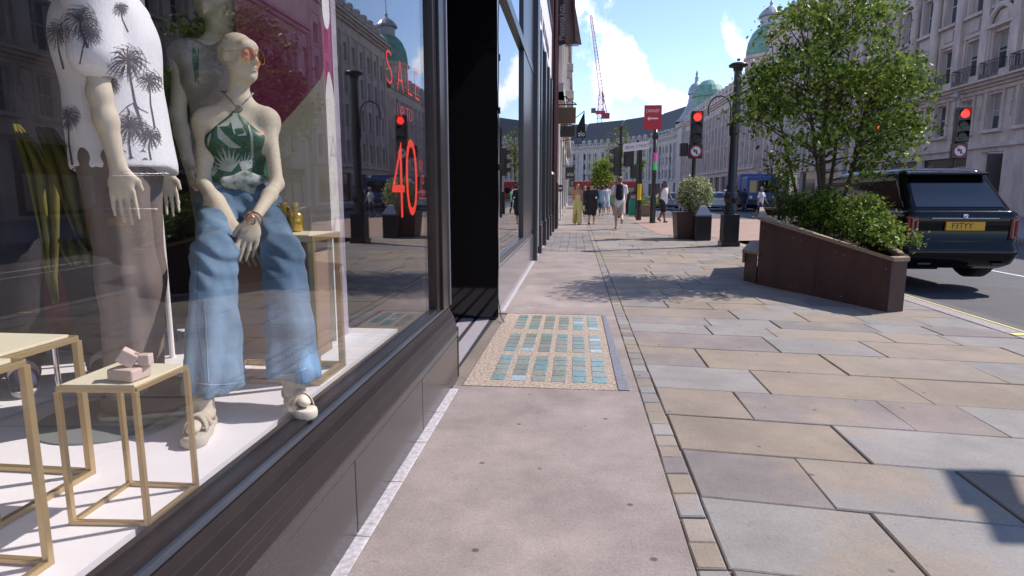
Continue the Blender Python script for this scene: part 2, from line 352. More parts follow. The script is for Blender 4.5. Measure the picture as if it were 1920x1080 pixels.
# kerbs
b = MB(); y = -2.0
while y < 62:
    ln = .9; b.box(4.035, 4.215, y + .003, y + ln - .003, -.2, .0); y += ln
tag(b.build('kerb', mat('kerb_granite', (.30, .27, .26), .8, var=.25, vscale=30), bevel=.012), kind='structure')
b = MB(); y = -2
while y < 36:
    b.box(12.3, 12.55, y + .004, y + 1.196, -.24, .0); y += 1.2
tag(b.build('far_kerb', mat('far_kerb_granite', (.22, .2, .2), .8, var=.2), bevel=.015), kind='structure')
plane('far_pavement', [(12.55, -6, .012), (24.3, -6, .012), (24.3, 36, .012), (12.55, 36, .012)], M_farp)
plane('far_pavement_strip', [(17.0, 36, .012), (24.3, 36, .012), (24.3, 190, .012), (17.0, 190, .012)], M_farp)
plane('raised_crossing', [(4.03, 17.2, .001), (9.6, 18.5, .001), (9.6, 31, .001), (4.03, 33, .001)], M_tanp)
plane('crossing_apron', [(2.6, 19.5, .0065), (4.02, 18.3, .0065), (4.02, 33, .0065), (2.6, 33, .0065)], M_tanp)
M_yel = mat('yellow_paint', (.75, .62, .16), .6, var=.15, vscale=30, bump=.3)
M_wht = mat('road_white', (.62, .62, .62), .7, var=.2, vscale=20)
plane('yellow_line', [(4.265, -5, -.0115), (4.345, -5, -.0285), (4.345, 17, -.0285), (4.265, 17, -.0115)], M_yel)
plane('yellow_kerb_tick', [(4.04, 5.95, .004), (4.20, 5.98, .004), (4.20, 6.06, .004), (4.04, 6.03, .004)], M_yel)
for i, yy in enumerate((6, 10, 14, 34, 40, 46)):
    plane('lane_marking', [(8.45, yy, RZ + .004), (8.56, yy, RZ + .004), (8.56, yy + 2, RZ + .004), (8.45, yy + 2, RZ + .004)], M_wht)
plane('bay_marking', [(7.75, 3.5, RZ + .004), (7.83, 3.5, RZ + .004), (7.83, 16, RZ + .004), (7.75, 16, RZ + .004)], M_wht)
plane('stop_line', [(5, 34.4, RZ + .004), (9.4, 33.9, RZ + .004), (9.4, 34.3, RZ + .004), (5, 34.8, RZ + .004)], M_wht)
plane('zebra_edge', [(9.8, 18.5, RZ + .004), (12.0, 18.5, RZ + .004), (12.0, 18.8, RZ + .004), (9.8, 18.8, RZ + .004)], M_wht)
# stone slabs in skewed courses
GR = [(.222, .206, .193), (.248, .231, .217), (.20, .184, .174), (.26, .242, .225)]; TN = [(.26, .21, .165), (.245, .198, .16), (.265, .222, .182)]; MV = [(.205, .178, .17), (.224, .19, .178)]; PK = [(.25, .205, .183)]
near = [(2.037, [.57, 1.22, 2.3, 3.5, 4.02], [GR[3], GR[1], GR[0], TN[0]]),
        (2.557, [.575, 1.10, 1.80, 2.75, 3.5, 4.02], [MV[0], GR[1], TN[1], GR[1], GR[2]]),
        (3.06, [.575, 1.45, 2.72, 3.6, 4.02], [TN[0], GR[1], GR[2], GR[0]]),
        (3.563, [.57, 1.05, 1.90, 2.35, 3.2, 4.02], [TN[1], MV[1], PK[0], GR[3], GR[0]]),
        (4.072, [.57, 1.29, 2.25, 3.15, 4.02], [GR[1], TN[0], TN[0], GR[2]]),
        (4.636, [.57, 1.01, 1.98, 3.0, 3.7, 4.02], [MV[0], TN[0], TN[2], GR[0], TN[1]]),
        (5.22, [.57, 1.7, 2.5, 3.6, 4.02], [MV[1], GR[1], TN[1], GR[0]])]
b = MB(); cols = []
def slab(x0, x1, y0, y1, c, sk=.10, jit=.004, z=.0):
    g = .003; f = lambda x, yy: yy - sk * (x - .57); j = lambda: random.uniform(-jit, jit); dz = random.uniform(-.0025, .002) + z
    P = [(x0 + g + j(), f(x0, y0) + g + j()), (x1 - g + j(), f(x1, y0) + g + j()), (x1 - g + j(), f(x1, y1) - g + j()), (x0 + g + j(), f(x0, y1) - g + j())]
    e = .006; cx = sum(p[0] for p in P) / 4; cy = sum(p[1] for p in P) / 4
    inn = [(p[0] + math.copysign(e, cx - p[0]), p[1] + math.copysign(e, cy - p[1])) for p in P]
    tz = [dz + random.uniform(-.0012, .0012) for _ in P]
    b.add([(*p, -.02) for p in P] + [(*p, dz - .005) for p in P] + [(q[0], q[1], t) for q, t in zip(inn, tz)], [(8, 9, 10, 11)] + [(i, (i + 1) % 4, 4 + (i + 1) % 4, 4 + i) for i in range(4)] + [(4 + i, 4 + (i + 1) % 4, 8 + (i + 1) % 4, 8 + i) for i in range(4)])
    v = random.uniform(.94, 1.06); cols.extend([tuple(q * v for q in c)] * 9)
ys = [r[0] for r in near]; y = 5.78
rows = list(near)
while y > 0 and y < 60:
    xs = [.57]; 
    while xs[-1] < 3.6: xs.append(xs[-1] + random.uniform(.45, 1.25))
    xs[-1] = 4.02
    if len(xs) > 2 and xs[-1] - xs[-2] < .3: xs.pop(-2)
    cc = [random.choice(GR + TN + MV + PK + GR + TN) for _ in xs[1:]]
    rows.append((y, xs, cc)); y += random.uniform(.38, .62)
tops = [r[0] for r in rows[1:]] + [y]
rows.insert(0, (1.5, [.58, 1.5, 2.4, 3.4, 4.02], [GR[2], GR[1], TN[0], GR[0]])); tops.insert(0, 2.037)
rows.insert(0, (1.05, [.58, 1.2, 2.2, 3.1, 4.02], [GR[0], MV[1], GR[0], TN[1]])); tops.insert(0, 1.5)
rows.insert(0, (.5, [.58, 1.3, 2.1, 3.3, 4.02], [GR[1], TN[1], GR[0], GR[1]])); tops.insert(0, 1.05)
rows.insert(0, (-.2, [.58, 1.3, 2.1, 3.3, 4.02], [GR[1], TN[1], GR[0], GR[1]])); tops.insert(0, .5)
for (y0, xs, cc), y1 in zip(rows, tops):
    for i, c in enumerate(cc): slab(xs[i] + (random.uniform(-.01, .01) if i else -.019), xs[i + 1], y0, y1, c)
y = .3
while y < 34:   # setts along the concrete strip
    ln = random.uniform(.13, .2); slab(.438, .550, y, y + ln, random.choice(GR + TN + MV), sk=-.05, jit=.003); y += ln
tag(b.build('pavement_slabs', M_slab, colors=cols), kind='structure')
b = MB()
for (y0, y1) in ((-2, 1.2), (1.2, 3.975), (6.53, 9.1), (9.1, 13.6), (20.2, 24), (24, 62)):
    b.box(-.81, .435, y0 + .004, y1 - .004, -.05, .0)
b.box(.315, .435, 3.975, 6.53, -.05, -.001)
tag(b.build('concrete_strip', M_conc, bevel=.004), kind='structure')
b = MB(); cols = []
y = 13.6
while y < 20.2:
    x = -.78
    while x < .42:
        c = random.choice(GR); slab(x, x + .2, y, y + .42, (c[0] * .72, c[1] * .72, c[2] * .78), sk=0, jit=.001); x += .2
    y += .42
tag(b.build('small_unit_paving', M_slab, colors=cols), kind='structure')
b = MB(); y = -1.5
while y < 22:     # pale stone edging against the shop wall
    if not (3.9 < y < 6.2): b.box(-.86, -.762, y + .002, y + .448, -.05, .003)
    y += .45
tag(b.build('wall_edging', mat('pale_edge', (.40, .37, .38), .8, var=.4, vscale=40), bevel=.003), kind='structure')
# pavement light panel with glass blocks
root = thing('pavement_light', 'pinkish gravel panel set with teal glass blocks in the pavement beside the doorway', 'pavement light', (-.2, 5.5, 0))
M_grav = mat('pink_gravel', (.30, .22, .17), .85, var=.55, vscale=55, bump=.9, bscale=90, col2=(.40, .33, .26), c2scale=40)
b = MB(); b.hexa([(-.75, 3.99, -.05), (.30, 3.98, -.05), (.29, 6.52, -.05), (-.72, 6.53, -.05), (-.75, 3.99, -.002), (.30, 3.98, -.002), (.29, 6.52, -.002), (-.72, 6.53, -.002)])
b.build('gravel_surround', M_grav, root)
b = MB(); b.hexa([(.302, 3.98, -.05), (.375, 3.98, -.05), (.335, 6.52, -.05), (.294, 6.52, -.05), (.302, 3.98, .004), (.375, 3.98, .004), (.335, 6.52, .004), (.294, 6.52, .004)])
b.build('lead_strip', mat('lead_strip', (.17, .17, .20), .6, var=.3, vscale=25, bump=.5), root)
gcol = [(.19, .20, .16), (.15, .25, .245), (.24, .25, .21), (.31, .38, .39), (.22, .245, .21)]
gms = [mat('block_glass_%d' % i, c, .28, spec=.5, var=.4, vscale=40) for i, c in enumerate(gcol)]
for gi, (y0, y1) in enumerate(((4.12, 4.80), (4.93, 5.58), (5.78, 6.44))):
    for ci in range(6):
        for ri in range(5):
            x0 = -.585 + .143 * ci; h = (y1 - y0) / 5; ya = y0 + ri * h; q = random.random()
            mi = 1 if q < .16 else 3 if q < .26 else 4 if q < .5 else 0 if q < .75 else 2
            bb = MB().box(x0 + .006, x0 + .106, ya + .008, ya + h - .006, -.03, .0012); bb.build('glass_block', gms[mi], root, bevel=.003)
# alcove floor
b = MB()
for i in range(8):
    b.box(-2.2 + i * .171, -2.2 + i * .171 + .125, 4.18, 6.3, -.05, -.004)
tag(b.build('doorway_floor', mat('alcove_stone', (.33, .30, .33), .5, var=.12, vscale=20)), kind='structure')
plane('doorway_floor_slots', [(-2.3, 4.15, -.011), (-.86, 4.15, -.011), (-.82, 6.7, -.011), (-2.3, 6.7, -.011)], mat('slot_black', (.02, .02, .025), .7))
# ================================================================ NEAR SHOP (left)
M_frame = mat('bronze_frame', (.045, .035, .035), .32, .6, var=.2, vscale=4, bump=.05, bscale=300)
M_frame2 = mat('blue_steel_lip', (.10, .115, .145), .3, .7, var=.35, vscale=6, stretch=(1, .3, 1))
M_gran = mat('grey_granite', (.05, .043, .045), .22, var=.35, vscale=160, bump=.05, spec=.6)
M_blk = mat('black_gloss', (.006, .005, .006), .06, spec=.6)
M_glass = glass_mat('shop_glass', (.97, .97, .97), .85, .05, 3.4)
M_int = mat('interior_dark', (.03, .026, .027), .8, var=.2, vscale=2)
M_white = mat('display_white', (.86, .83, .86), .6, var=.03, vscale=3)
YE = 4.16
shop = thing('clothes_shop', 'clothes shop in the left foreground with big display window and bronze frame', 'shop front', (-1.5, 2, 0))
b = MB()
yy = -2.0
while yy < YE - .1: y2 = min(yy + 1.03, YE - .002); b.box(-1.02, -.815, yy, y2 - .003, -.05, .30); yy += 1.03
b.box(-1.0, -.812, -2.0, YE, .302, .345)
pl = b.build('plinth', M_gran, shop, bevel=.006)
b = MB()   # sloping bronze sill with fine drawn lines
PF = [(-.99, .347), (-.815, .347), (-.8155, .352), (-.821, .378), (-.824, .379), (-.828, .405), (-.831, .406), (-.840, .445), (-.843, .446), (-.856, .478), (-.862, .479), (-.868, .506), (-.99, .506)]
b.prism([(x, -2.0, z) for x, z in PF][::-1], (0, 0, 0), (0, YE + 2.0, 0)); b.box(-.9, -.812, YE + .001, YE + .03, .0, .36)
b.build('sill', M_frame, shop, bevel=.0012)
b = MB(); b.box(-.985, -.873, -2.0, YE, .508, .526); b.build('sill_lip', M_frame2, shop, bevel=.002)
b = MB(); b.box(-.96, -.889, -2.0, YE - .3, .526, .548); b.build('sill_upstand', M_frame, shop, bevel=.002)
b = MB()
b.box(-.985, -.885, 3.86, YE - .035, .526, 3.6); b.box(-.90, -.865, 3.95, YE - .03, .526, 3.6)
b.build('corner_mullion', M_frame, shop, bevel=.004)
b = MB(); b.box(-.99, -.855, YE - .028, YE + .0, .526, 3.6); b.build('mullion_edge', mat('mullion_light', (.22, .20, .23), .35, .6), shop, bevel=.003)
b = MB(); b.box(-.99, -.87, -2.0, 3.858, 3.15, 3.6); b.build('head_frame', M_frame, shop, bevel=.003)
b = MB(); b.box(-.925, -.915, -2.0, 3.88, .54, 3.16); b.build('window_pane', M_glass, shop)
b = MB()   # interior shell
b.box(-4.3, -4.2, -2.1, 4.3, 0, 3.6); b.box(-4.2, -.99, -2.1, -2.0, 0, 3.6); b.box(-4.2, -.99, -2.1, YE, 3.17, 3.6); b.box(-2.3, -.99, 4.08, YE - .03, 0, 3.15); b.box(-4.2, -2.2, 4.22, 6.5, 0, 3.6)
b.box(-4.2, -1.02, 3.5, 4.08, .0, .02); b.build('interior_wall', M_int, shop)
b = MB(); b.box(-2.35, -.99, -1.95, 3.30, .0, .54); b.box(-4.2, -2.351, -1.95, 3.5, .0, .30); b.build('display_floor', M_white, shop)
b = MB(); b.box(-4.2, -.80, -2.1, 6.5, 3.62, 4.5); b.build('fascia', M_blk, shop)
# small hinge + scratches on the mullion stay in the material; SALE lettering on the glass
M_sale = mat('sale_red', (.85, .045, .02), .5)
t_ = M_sale.node_tree; q_ = t_.nodes.new('ShaderNodeBsdfTransparent'); x_ = t_.nodes.new('ShaderNodeMixShader'); x_.inputs[0].default_value = .62; t_.links.new(q_.outputs[0], x_.inputs[1]); t_.links.new(t_.nodes['Principled BSDF'].outputs[0], x_.inputs[2]); t_.links.new(x_.outputs[0], t_.nodes['Material Output'].inputs[0])
def gl(y0, z0): return lambda u, v: (-.9125, y0 + u, z0 + v)
sale = thing('sale_lettering', 'red SALE UP TO 40% OFF lettering stuck on the shop glass', 'window sticker', (-.9125, 3.5, 1.5))
def yz(px, py):   # glass plane point
    d = CR @ Vector(((px - 960) / FOC, -(py - 540) / FOC, -1)); t = -.9125 / d.x; return d.y * t, EYE + d.z * t
def letters(s, px0, px1, pyt, pyb, name):
    ya, zb = yz(px0, pyb); yb, _ = yz(px1, pyb); _, zt = yz(px0, pyt)
    t = text_mb(s, 1, lambda u, v: (u, v, 0), off=-.022 if name != 'numeral' else -.012); us = [q[0] for q in t.v]; vs = [q[1] for q in t.v]
    t.v = [(-.9125, ya + (q[0] - min(us)) / (max(us) - min(us)) * (yb - ya), zb + (q[1] - min(vs)) / (max(vs) - min(vs)) * (zt - zb)) for q in t.v]
    t.build(name, M_sale, sale)
for ch_, xa, xb, ya, yb in (('S', 725, 736, 91, 154), ('A', 745, 757, 110, 167), ('L', 765, 773, 124, 176), ('E', 779, 786, 133, 185)): letters(ch_, xa, xb, ya, yb, 'letter')
for ch_, xa, xb, ya, yb in (('U', 746, 751, 197, 222), ('P', 753, 758, 199, 223), ('T', 762, 767, 202, 225), ('O', 768, 773, 204, 226)): letters(ch_, xa, xb, ya, yb, 'small_letter')
letters('4', 737, 760, 262, 410, 'numeral'); letters('0', 763, 784, 258, 406, 'numeral')
letters('%', 787, 795, 300, 345, 'percent_sign'); letters('OFF', 786, 797, 356, 374, 'off_word')
# doorway return wall: black gloss pier facing the camera
M_mauve = mat('polished_mauve_stone', (.17, .155, .175), .12, var=.2, vscale=60, spec=.7)
M_darkfr = mat('dark_frame', (.05, .05, .058), .3, .3)
M_sil = mat('silver_trim', (.62, .62, .66), .25, .6)
dr = thing('second_shop', 'shop front beyond the doorway with black panel, grey stone base and glass', 'shop front', (-1.5, 9, 0))
b = MB(); b.box(-2.3, -.785, 6.22, 6.28, .012, 3.62); b.build('black_panel', M_blk, dr, bevel=.004)
b = MB(); b.box(-1.0, -.80, 6.282, 11.7, -.05, .50); b.box(-.99, -.815, 6.3, 11.7, .50, .53); b.box(-1.0, -.802, 6.282, 6.5, .532, 5.4); b.build('stone_base', M_mauve, dr, bevel=.005)
b = MB(); b.box(-.98, -.82, 6.51, 11.7, .532, .60); b.box(-.98, -.80, 6.51, 11.7, 3.42, 3.56); b.box(-.97, -.81, 9.6, 11.72, .602, 3.418); b.box(-.97, -.815, 9.6, 11.72, 3.57, 5.4); b.build('window_frame', M_darkfr, dr, bevel=.004)
b = MB(); b.box(-.86, -.85, 6.51, 11.7, .60, 5.4); b.build('window_pane', glass_mat('shop_glass_grazing', (.5, .5, .5), 1.0, .10, 2.5), dr)
b = MB(); b.box(-.98, -.73, 11.74, 12.0, -.04, 5.4); b.build('post', M_darkfr, dr, bevel=.01)
b = MB(); b.box(-.80, -.715, 12.003, 12.09, .25, 5.4); b.build('silver_edge', M_sil, dr, bevel=.004)
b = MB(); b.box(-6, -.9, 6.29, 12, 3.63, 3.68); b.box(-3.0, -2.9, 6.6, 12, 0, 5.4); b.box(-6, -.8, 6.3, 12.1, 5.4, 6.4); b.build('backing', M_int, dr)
b = MB(); pts = [(-.765, 6.21, 3.4)] + [(-.77 + .004 * math.sin(i * 1.7) - .0008 * i, 6.206, 3.3 - i * .17) for i in range(19)] + [(-.75, 6.17, .03), (-.70, 6.02, .008)]
b.tube(pts, .005, 6)
for z in (2.6, 2.1, 1.55): b.tube([(-.765, 6.206, z + .03), (-.765, 6.206, z - .03)], .011, 8)
tag(b.build('hanging_cable', mat('cable_black', (.01, .01, .01), .5)), 'thin black cable hanging down the edge of the black doorway panel', 'cable')
# third shop: white fascia, dark columns
M_wf = mat('white_fascia', (.74, .71, .76), .5, var=.05)
t3 = thing('third_shop', 'shop front with white fascia, dark lettering and dark columns', 'shop front', (-1.2, 16, 0))
b = MB(); b.box(-2.2, -.84, 12.1, 20.4, 4.75, 6.3); b.build('fascia', M_wf, t3)
b = MB(); b.box(-2.2, -.80, 12.1, 20.4, 6.3, 6.5); b.box(-2.2, -.8, 12.1, 20.4, 4.60, 4.74); b.build('fascia_moulding', M_darkfr, t3, bevel=.02)
for yy in (13.2, 15.2, 17.0, 18.7):
    b = MB(); b.box(-1.0, -.745, yy, yy + .34, .62, 4.6); b.box(-1.0, -.72, yy - .03, yy + .37, -.02, .62)
    b.build('column', M_darkfr, t3, bevel=.02)
b = MB(); b.box(-1.0, -.82, 12.1, 20.4, -.04, .55); b.build('stall_riser', M_mauve, t3, bevel=.01)
b = MB(); b.box(-1.0, -.79, 12.1, 20.4, .552, .62); b.build('window_sill', M_darkfr, t3, bevel=.01)
b = MB(); b.box(-.92, -.91, 12.1, 20.4, .62, 4.6); b.build('window_pane', MATS['shop_glass_grazing'], t3)
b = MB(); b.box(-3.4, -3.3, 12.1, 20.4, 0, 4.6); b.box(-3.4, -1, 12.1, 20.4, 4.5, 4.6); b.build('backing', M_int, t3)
b = MB(); zz = 5.05
for i in range(22):
    if i in (7, 12): continue
    y0 = 13.2 + i * .24; b.box(-.838, -.832, y0, y0 + .035, zz, zz + .33)
    if i % 3: b.box(-.838, -.832, y0 + .036, y0 + .15, zz + .29 * (i % 2), zz + .04 + .29 * (i % 2))
    if i % 2: b.box(-.838, -.832, y0 + .13, y0 + .165, zz, zz + .3)
b.build('fascia_lettering', mat('sign_dark', (.08, .06, .09), .6), t3)
# ================================================================ BUILDINGS
M_port = mat('portland_stone', (.54, .455, .425), .85, var=.26, vscale=1.6, bump=.25, bscale=14, stretch=(1, 1, .35))
M_port2 = mat('portland_grey', (.56, .485, .455), .85, var=.24, vscale=1.1, bump=.2, bscale=10)
M_port3 = mat('portland_clean', (.50, .46, .44), .85, var=.12, vscale=1.4)
M_slate = mat('slate_roof', (.10, .095, .105), .7, var=.25, vscale=3)
M_cop = mat('copper_green', (.16, .31, .25), .6, var=.35, vscale=1.5)
M_lead = mat('lead_grey', (.34, .35, .39), .45, .2, var=.2, vscale=2)
M_win = mat('window_glass', (.05, .06, .07), .06, spec=.9)
M_blind = mat('window_blind', (.30, .28, .26), .35)
M_winf = mat('window_paint', (.52, .50, .50), .5)
M_iron = mat('black_iron', (.012, .012, .014), .4)
M_shopg = mat('shop_interior_glass', (.03, .03, .035), .08, spec=.8)
M_warm = mat('shop_cream', (.42, .36, .30), .7, var=.3, vscale=.8)
class Fac:
    """facade frame: u along the street, z up, d outwards"""
    def __init__(s, O, U, Nn): s.O = Vector(O); s.U = Vector(U).normalized(); s.N = Vector(Nn).normalized()
    def p(s, u, z, d=0): return s.O + s.U * u + Vector((0, 0, z)) + s.N * d
    def box(s, b, u0, u1, z0, z1, d0, d1, mi=0):
        b.hexa([s.p(u0, z0, d0), s.p(u1, z0, d0), s.p(u1, z0, d1), s.p(u0, z0, d1), s.p(u0, z1, d0), s.p(u1, z1, d0), s.p(u1, z1, d1), s.p(u0, z1, d1)], mi)
    def wall(s, b, u0, u1, z0, z1, ops, dep=.35, d=0):
        us = sorted({u0, u1} | {o[0] for o in ops} | {o[1] for o in ops}); zs = sorted({z0, z1} | {o[2] for o in ops} | {o[3] for o in ops})
        us = [u for u in us if u0 <= u <= u1]; zs = [z for z in zs if z0 <= z <= z1]
        for i in range(len(us) - 1):
            for j in range(len(zs) - 1):
                cu = (us[i] + us[i + 1]) / 2; cz = (zs[j] + zs[j + 1]) / 2
                if any(o[0] < cu < o[1] and o[2] < cz < o[3] for o in ops): continue
                b.add([s.p(us[i], zs[j], d), s.p(us[i + 1], zs[j], d), s.p(us[i + 1], zs[j + 1], d), s.p(us[i], zs[j + 1], d)], [(0, 1, 2, 3)])
        for (a, c, e, f) in ops:
            q = [s.p(a, e, d), s.p(c, e, d), s.p(c, f, d), s.p(a, f, d)]; r = [s.p(a, e, d - dep), s.p(c, e, d - dep), s.p(c, f, d - dep), s.p(a, f, d - dep)]
            b.add(q + r, [(i, (i + 1) % 4, 4 + (i + 1) % 4, 4 + i) for i in range(4)])
    def rot(s): return math.atan2(s.U.y, s.U.x)
WPROTO = {}
def window(fac, u, z, wd, ht, parent, dep=.33):
    """sash window in local axes (x along the wall, y into it) copied by key"""
    vr = random.random(); vr = 0 if vr < .6 else 1 if vr < .8 else 2; key = (round(wd, 2), round(ht, 2), vr); loc = fac.p(u, z, -dep) - gpos(parent)
    if key not in WPROTO:
        b = MB(); t = .07
        b.box(-wd / 2, -wd / 2 + t, -.04, .04, 0, ht); b.box(wd / 2 - t, wd / 2, -.04, .04, 0, ht); b.box(-wd / 2 + t, wd / 2 - t, -.04, .04, 0, t); b.box(-wd / 2 + t, wd / 2 - t, -.04, .04, ht - t, ht)
        b.box(-wd / 2 + t, wd / 2 - t, -.035, .035, ht * .52, ht * .52 + t * .8); b.box(-.02, .02, -.03, .03, t, ht - t)
        f = b.build('window', M_winf); hs_ = ht * (.62 if vr == 1 else .38); p = MB().box(-wd / 2 + .05, wd / 2 - .05, -.006, .006, .04, (hs_ if vr else ht - .04)); p = (p.box(-wd / 2 + .05, wd / 2 - .05, -.006, .006, hs_ + .001, ht - .04, 1) if vr else p).build('pane', [M_win, M_blind] if vr else M_win); p.parent = f; WPROTO[key] = f; o = f
    else: o = copy_tree(WPROTO[key])
    o.parent = parent; o.location = loc; o.rotation_euler = (0, 0, fac.rot()); return o
def railing(b, fac, u0, u1, z, d0=.1, d1=.55, h=.95):
    for uu, vv, ww in ((u0, u1, d1),):
        a = fac.p(uu, z, ww); c = fac.p(vv, z, ww)
        for zz in (.06, h * .8, h): b.bar(a + Vector((0, 0, zz)), c + Vector((0, 0, zz)), .04)
        n = max(3, int((u1 - u0) / .13))
        for i in range(n + 1):
            q = a.lerp(c, i / n); b.bar(q, q + Vector((0, 0, h)), .02)
    for uu in (u0, u1):
        a = fac.p(uu, z, d0); c = fac.p(uu, z, d1)
        for zz in (.06, h): b.bar(a + Vector((0, 0, zz)), c + Vector((0, 0, zz)), .04)
        for i in range(3): q = a.lerp(c, i / 3); b.bar(q, q + Vector((0, 0, h)), .02)
def balusters(b, fac, u0, u1, z, h=.9, d=.1, step=.5, w=.22):
    fac.box(b, u0, u1, z, z + .15, d - .2, d + .2); fac.box(b, u0, u1, z + h - .15, z + h, d - .2, d + .2)
    u = u0 + step / 2
    while u < u1:
        fac.box(b, u - w / 2, u + w / 2, z + .15, z + h - .15, d - .1, d + .1); u += step
def cornice(b, fac, u0, u1, z, h, d):
    for i, (a, c) in enumerate(((0, .35), (.35, .7), (.7, 1))): fac.box(b, u0, u1, z + h * a, z + h * c - .002, -.1, d * (.35 + .325 * i))
# ---- block A, right foreground
XA = 24.0
A = thing('stone_block', 'grey Portland stone block with columns and iron balconies at the far right', 'building', (XA + 6, 33, 0))
fa = Fac((XA, 0, 0), (0, 1, 0), (-1, 0, 0)); b = MB(); ops = []; dec = MB(); rl = []
u0A, u1A = 12.0, 58.5
bays = [39.3 + 2.65 * i for i in range(-9, 7)]
for i, u in enumerate(bays):
    ops.append((u - .62, u + .62, 4.95, 6.95)); k = (i - 9) % 8
    wd = .62 if k != 0 else .72
    ops.append((u - wd, u + wd, 8.15, 10.45)); ops.append((u - .6, u + .6, 12.0, 14.3))
shopops = [(14.5, 19.5, .2, 3.7), (20.2, 25.5, .2, 3.7), (26.3, 32.0, .2, 3.7), (38.1, 40.1, 0.0, 3.65), (41.4, 46.4, .2, 3.5), (47.0, 52.0, .2, 3.5), (52.6, 57.6, .2, 3.5)]
fa.wall(b, u0A, u1A, 0, 16.0, ops + shopops, .4)
b.add([fa.p(u0A, 0, 0), fa.p(u0A, 16, 0), fa.p(u0A, 16, -14), fa.p(u0A, 0, -14)], [(0, 1, 2, 3)]); b.add([fa.p(u1A, 0, 0), fa.p(u1A, 16, 0), fa.p(u1A, 16, -14), fa.p(u1A, 0, -14)], [(3, 2, 1, 0)])
b.add([fa.p(u0A, 16.6, 0), fa.p(u1A, 16.6, 0), fa.p(u1A, 16.6, -14), fa.p(u0A, 16.6, -14)], [(0, 1, 2, 3)])
b.build('wall', M_port, A)
cornice(dec, fa, u0A, u1A, 7.35, .45, .75); cornice(dec, fa, u0A, u1A, 15.7, .9, .9); fa.box(dec, u0A, u1A, 3.9, 4.15, 0, .18); fa.box(dec, u0A, u1A, 7.1, 7.34, 0, .12); fa.box(dec, u0A, u1A, 14.75, 15.69, 0, .3)
for i, u in enumerate(bays):
    k = (i - 9) % 8
    for (zz, hh) in ((4.95, 2.0), (8.15, 2.3), (12.0, 2.3)):
        fa.box(dec, u - .86, u - .66, zz, zz + hh + .18, .002, .1); fa.box(dec, u + .66, u + .86, zz, zz + hh + .18, .002, .1); fa.box(dec, u - .86, u + .86, zz + hh + .18, zz + hh + .36, .002, .14)
        if zz != 8.15: fa.box(dec, u - .9, u + .9, zz - .2, zz - .02, .002, .26)
    fa.box(dec, u - .45, u + .45, 10.95, 11.6, .002, .07)
    if k == 0:   # arched hood over the balcony window
        pts = [fa.p(u + 1.0 * math.cos(a), 10.85 + .95 * math.sin(a), 0) for a in np.linspace(0, math.pi, 13)]
        dec.tube([p + fa.N * .2 for p in pts], .14, 6); fa.box(dec, u - 1.2, u + 1.2, 10.68, 10.86, .002, .32); fa.box(dec, u - 1.15, u - .8, 8.0, 10.66, .002, .2); fa.box(dec, u + .8, u + 1.15, 8.0, 10.66, .002, .2)
    for su in (u + 1.315,):  # swags between first floor windows
        fa.box(dec, su - .22, su + .22, 6.3, 7.0, .002, .1); fa.box(dec, su - .1, su + .1, 5.6, 6.3, .002, .08)
        fa.box(dec, su - .38, su + .38, 14.3, 14.74, .0, .55); fa.box(dec, su - .42, su + .42, 7.82, 8.15, .0, .6)
        if k in (0, 7, 1): fa.box(dec, su - .32, su + .32, 8.15, 14.3, .0, .28)
        else: dec.lathe([(.33, 8.15), (.35, 8.3), (.31, 8.4), (.30, 10), (.26, 13.8), (.34, 14.0), (.4, 14.3)], fa.p(su, 0, .22), 14)
dec.build('stone_trim', M_port, A)
for i, u in enumerate(bays):
    window(fa, u, 4.95, 1.24, 2.0, A); window(fa, u, 8.15, 1.24 if (i - 9) % 8 else 1.44, 2.3, A); window(fa, u, 12.0, 1.2, 2.3, A)
    if u > 33:
        r = MB(); railing(r, fa, u - .95, u + .95, 7.82); r.build('balcony_railing', M_iron, A)
for i, (a, c, z0, z1) in enumerate(shopops):
    if i == 3: continue
    b = MB(); fa.box(b, a, c, z0, z1, -.42, -.38); b.build('shop_window', M_shopg, A)
for i, (a, c, z0, z1) in enumerate(shopops):
    if i == 3: continue
    b = MB(); fa.box(b, a, c, z1 - .55, z1, -.3, -.2); fa.box(b, a, a + .12, z0, z1 - .56, -.3, -.2); fa.box(b, (a + c) / 2 - .05, (a + c) / 2 + .05, z0, z1 - .56, -.3, -.2); fa.box(b, a + .8, c - .6, z0 + .2, z0 + 2.0, -.37, -.34, 1)
    b.build('shop_frame', [M_iron, M_warm], A)
b = MB(); fa.box(b, 38.1, 40.1, 0, 3.65, -1.6, -1.5); fa.box(b, 40.0, 40.1, 0, 3.6, -1.5, -.4); fa.box(b, 38.9, 39.0, 0, 3.0, -1.49, -1.4, 1); b.build('doorway', [mat('doorway_grey', (.10, .095, .10), .6), M_iron], A)
b = MB(); fa.box(b, u0A + 1, u1A - 1, 16.6, 17.6, -1.6, -1.2); b.build('attic', M_slate, A)
b = MB(); b.lathe([(.0, 0), (.16, .02), (.2, .2), (.16, .38), (.0, .42)], fa.p(41.9, 7.0, .7), 12); b.bar(fa.p(41.9, 7.3, 0), fa.p(41.9, 7.4, .75), .05); b.build('wall_lamp', M_lead, A, smooth=True)
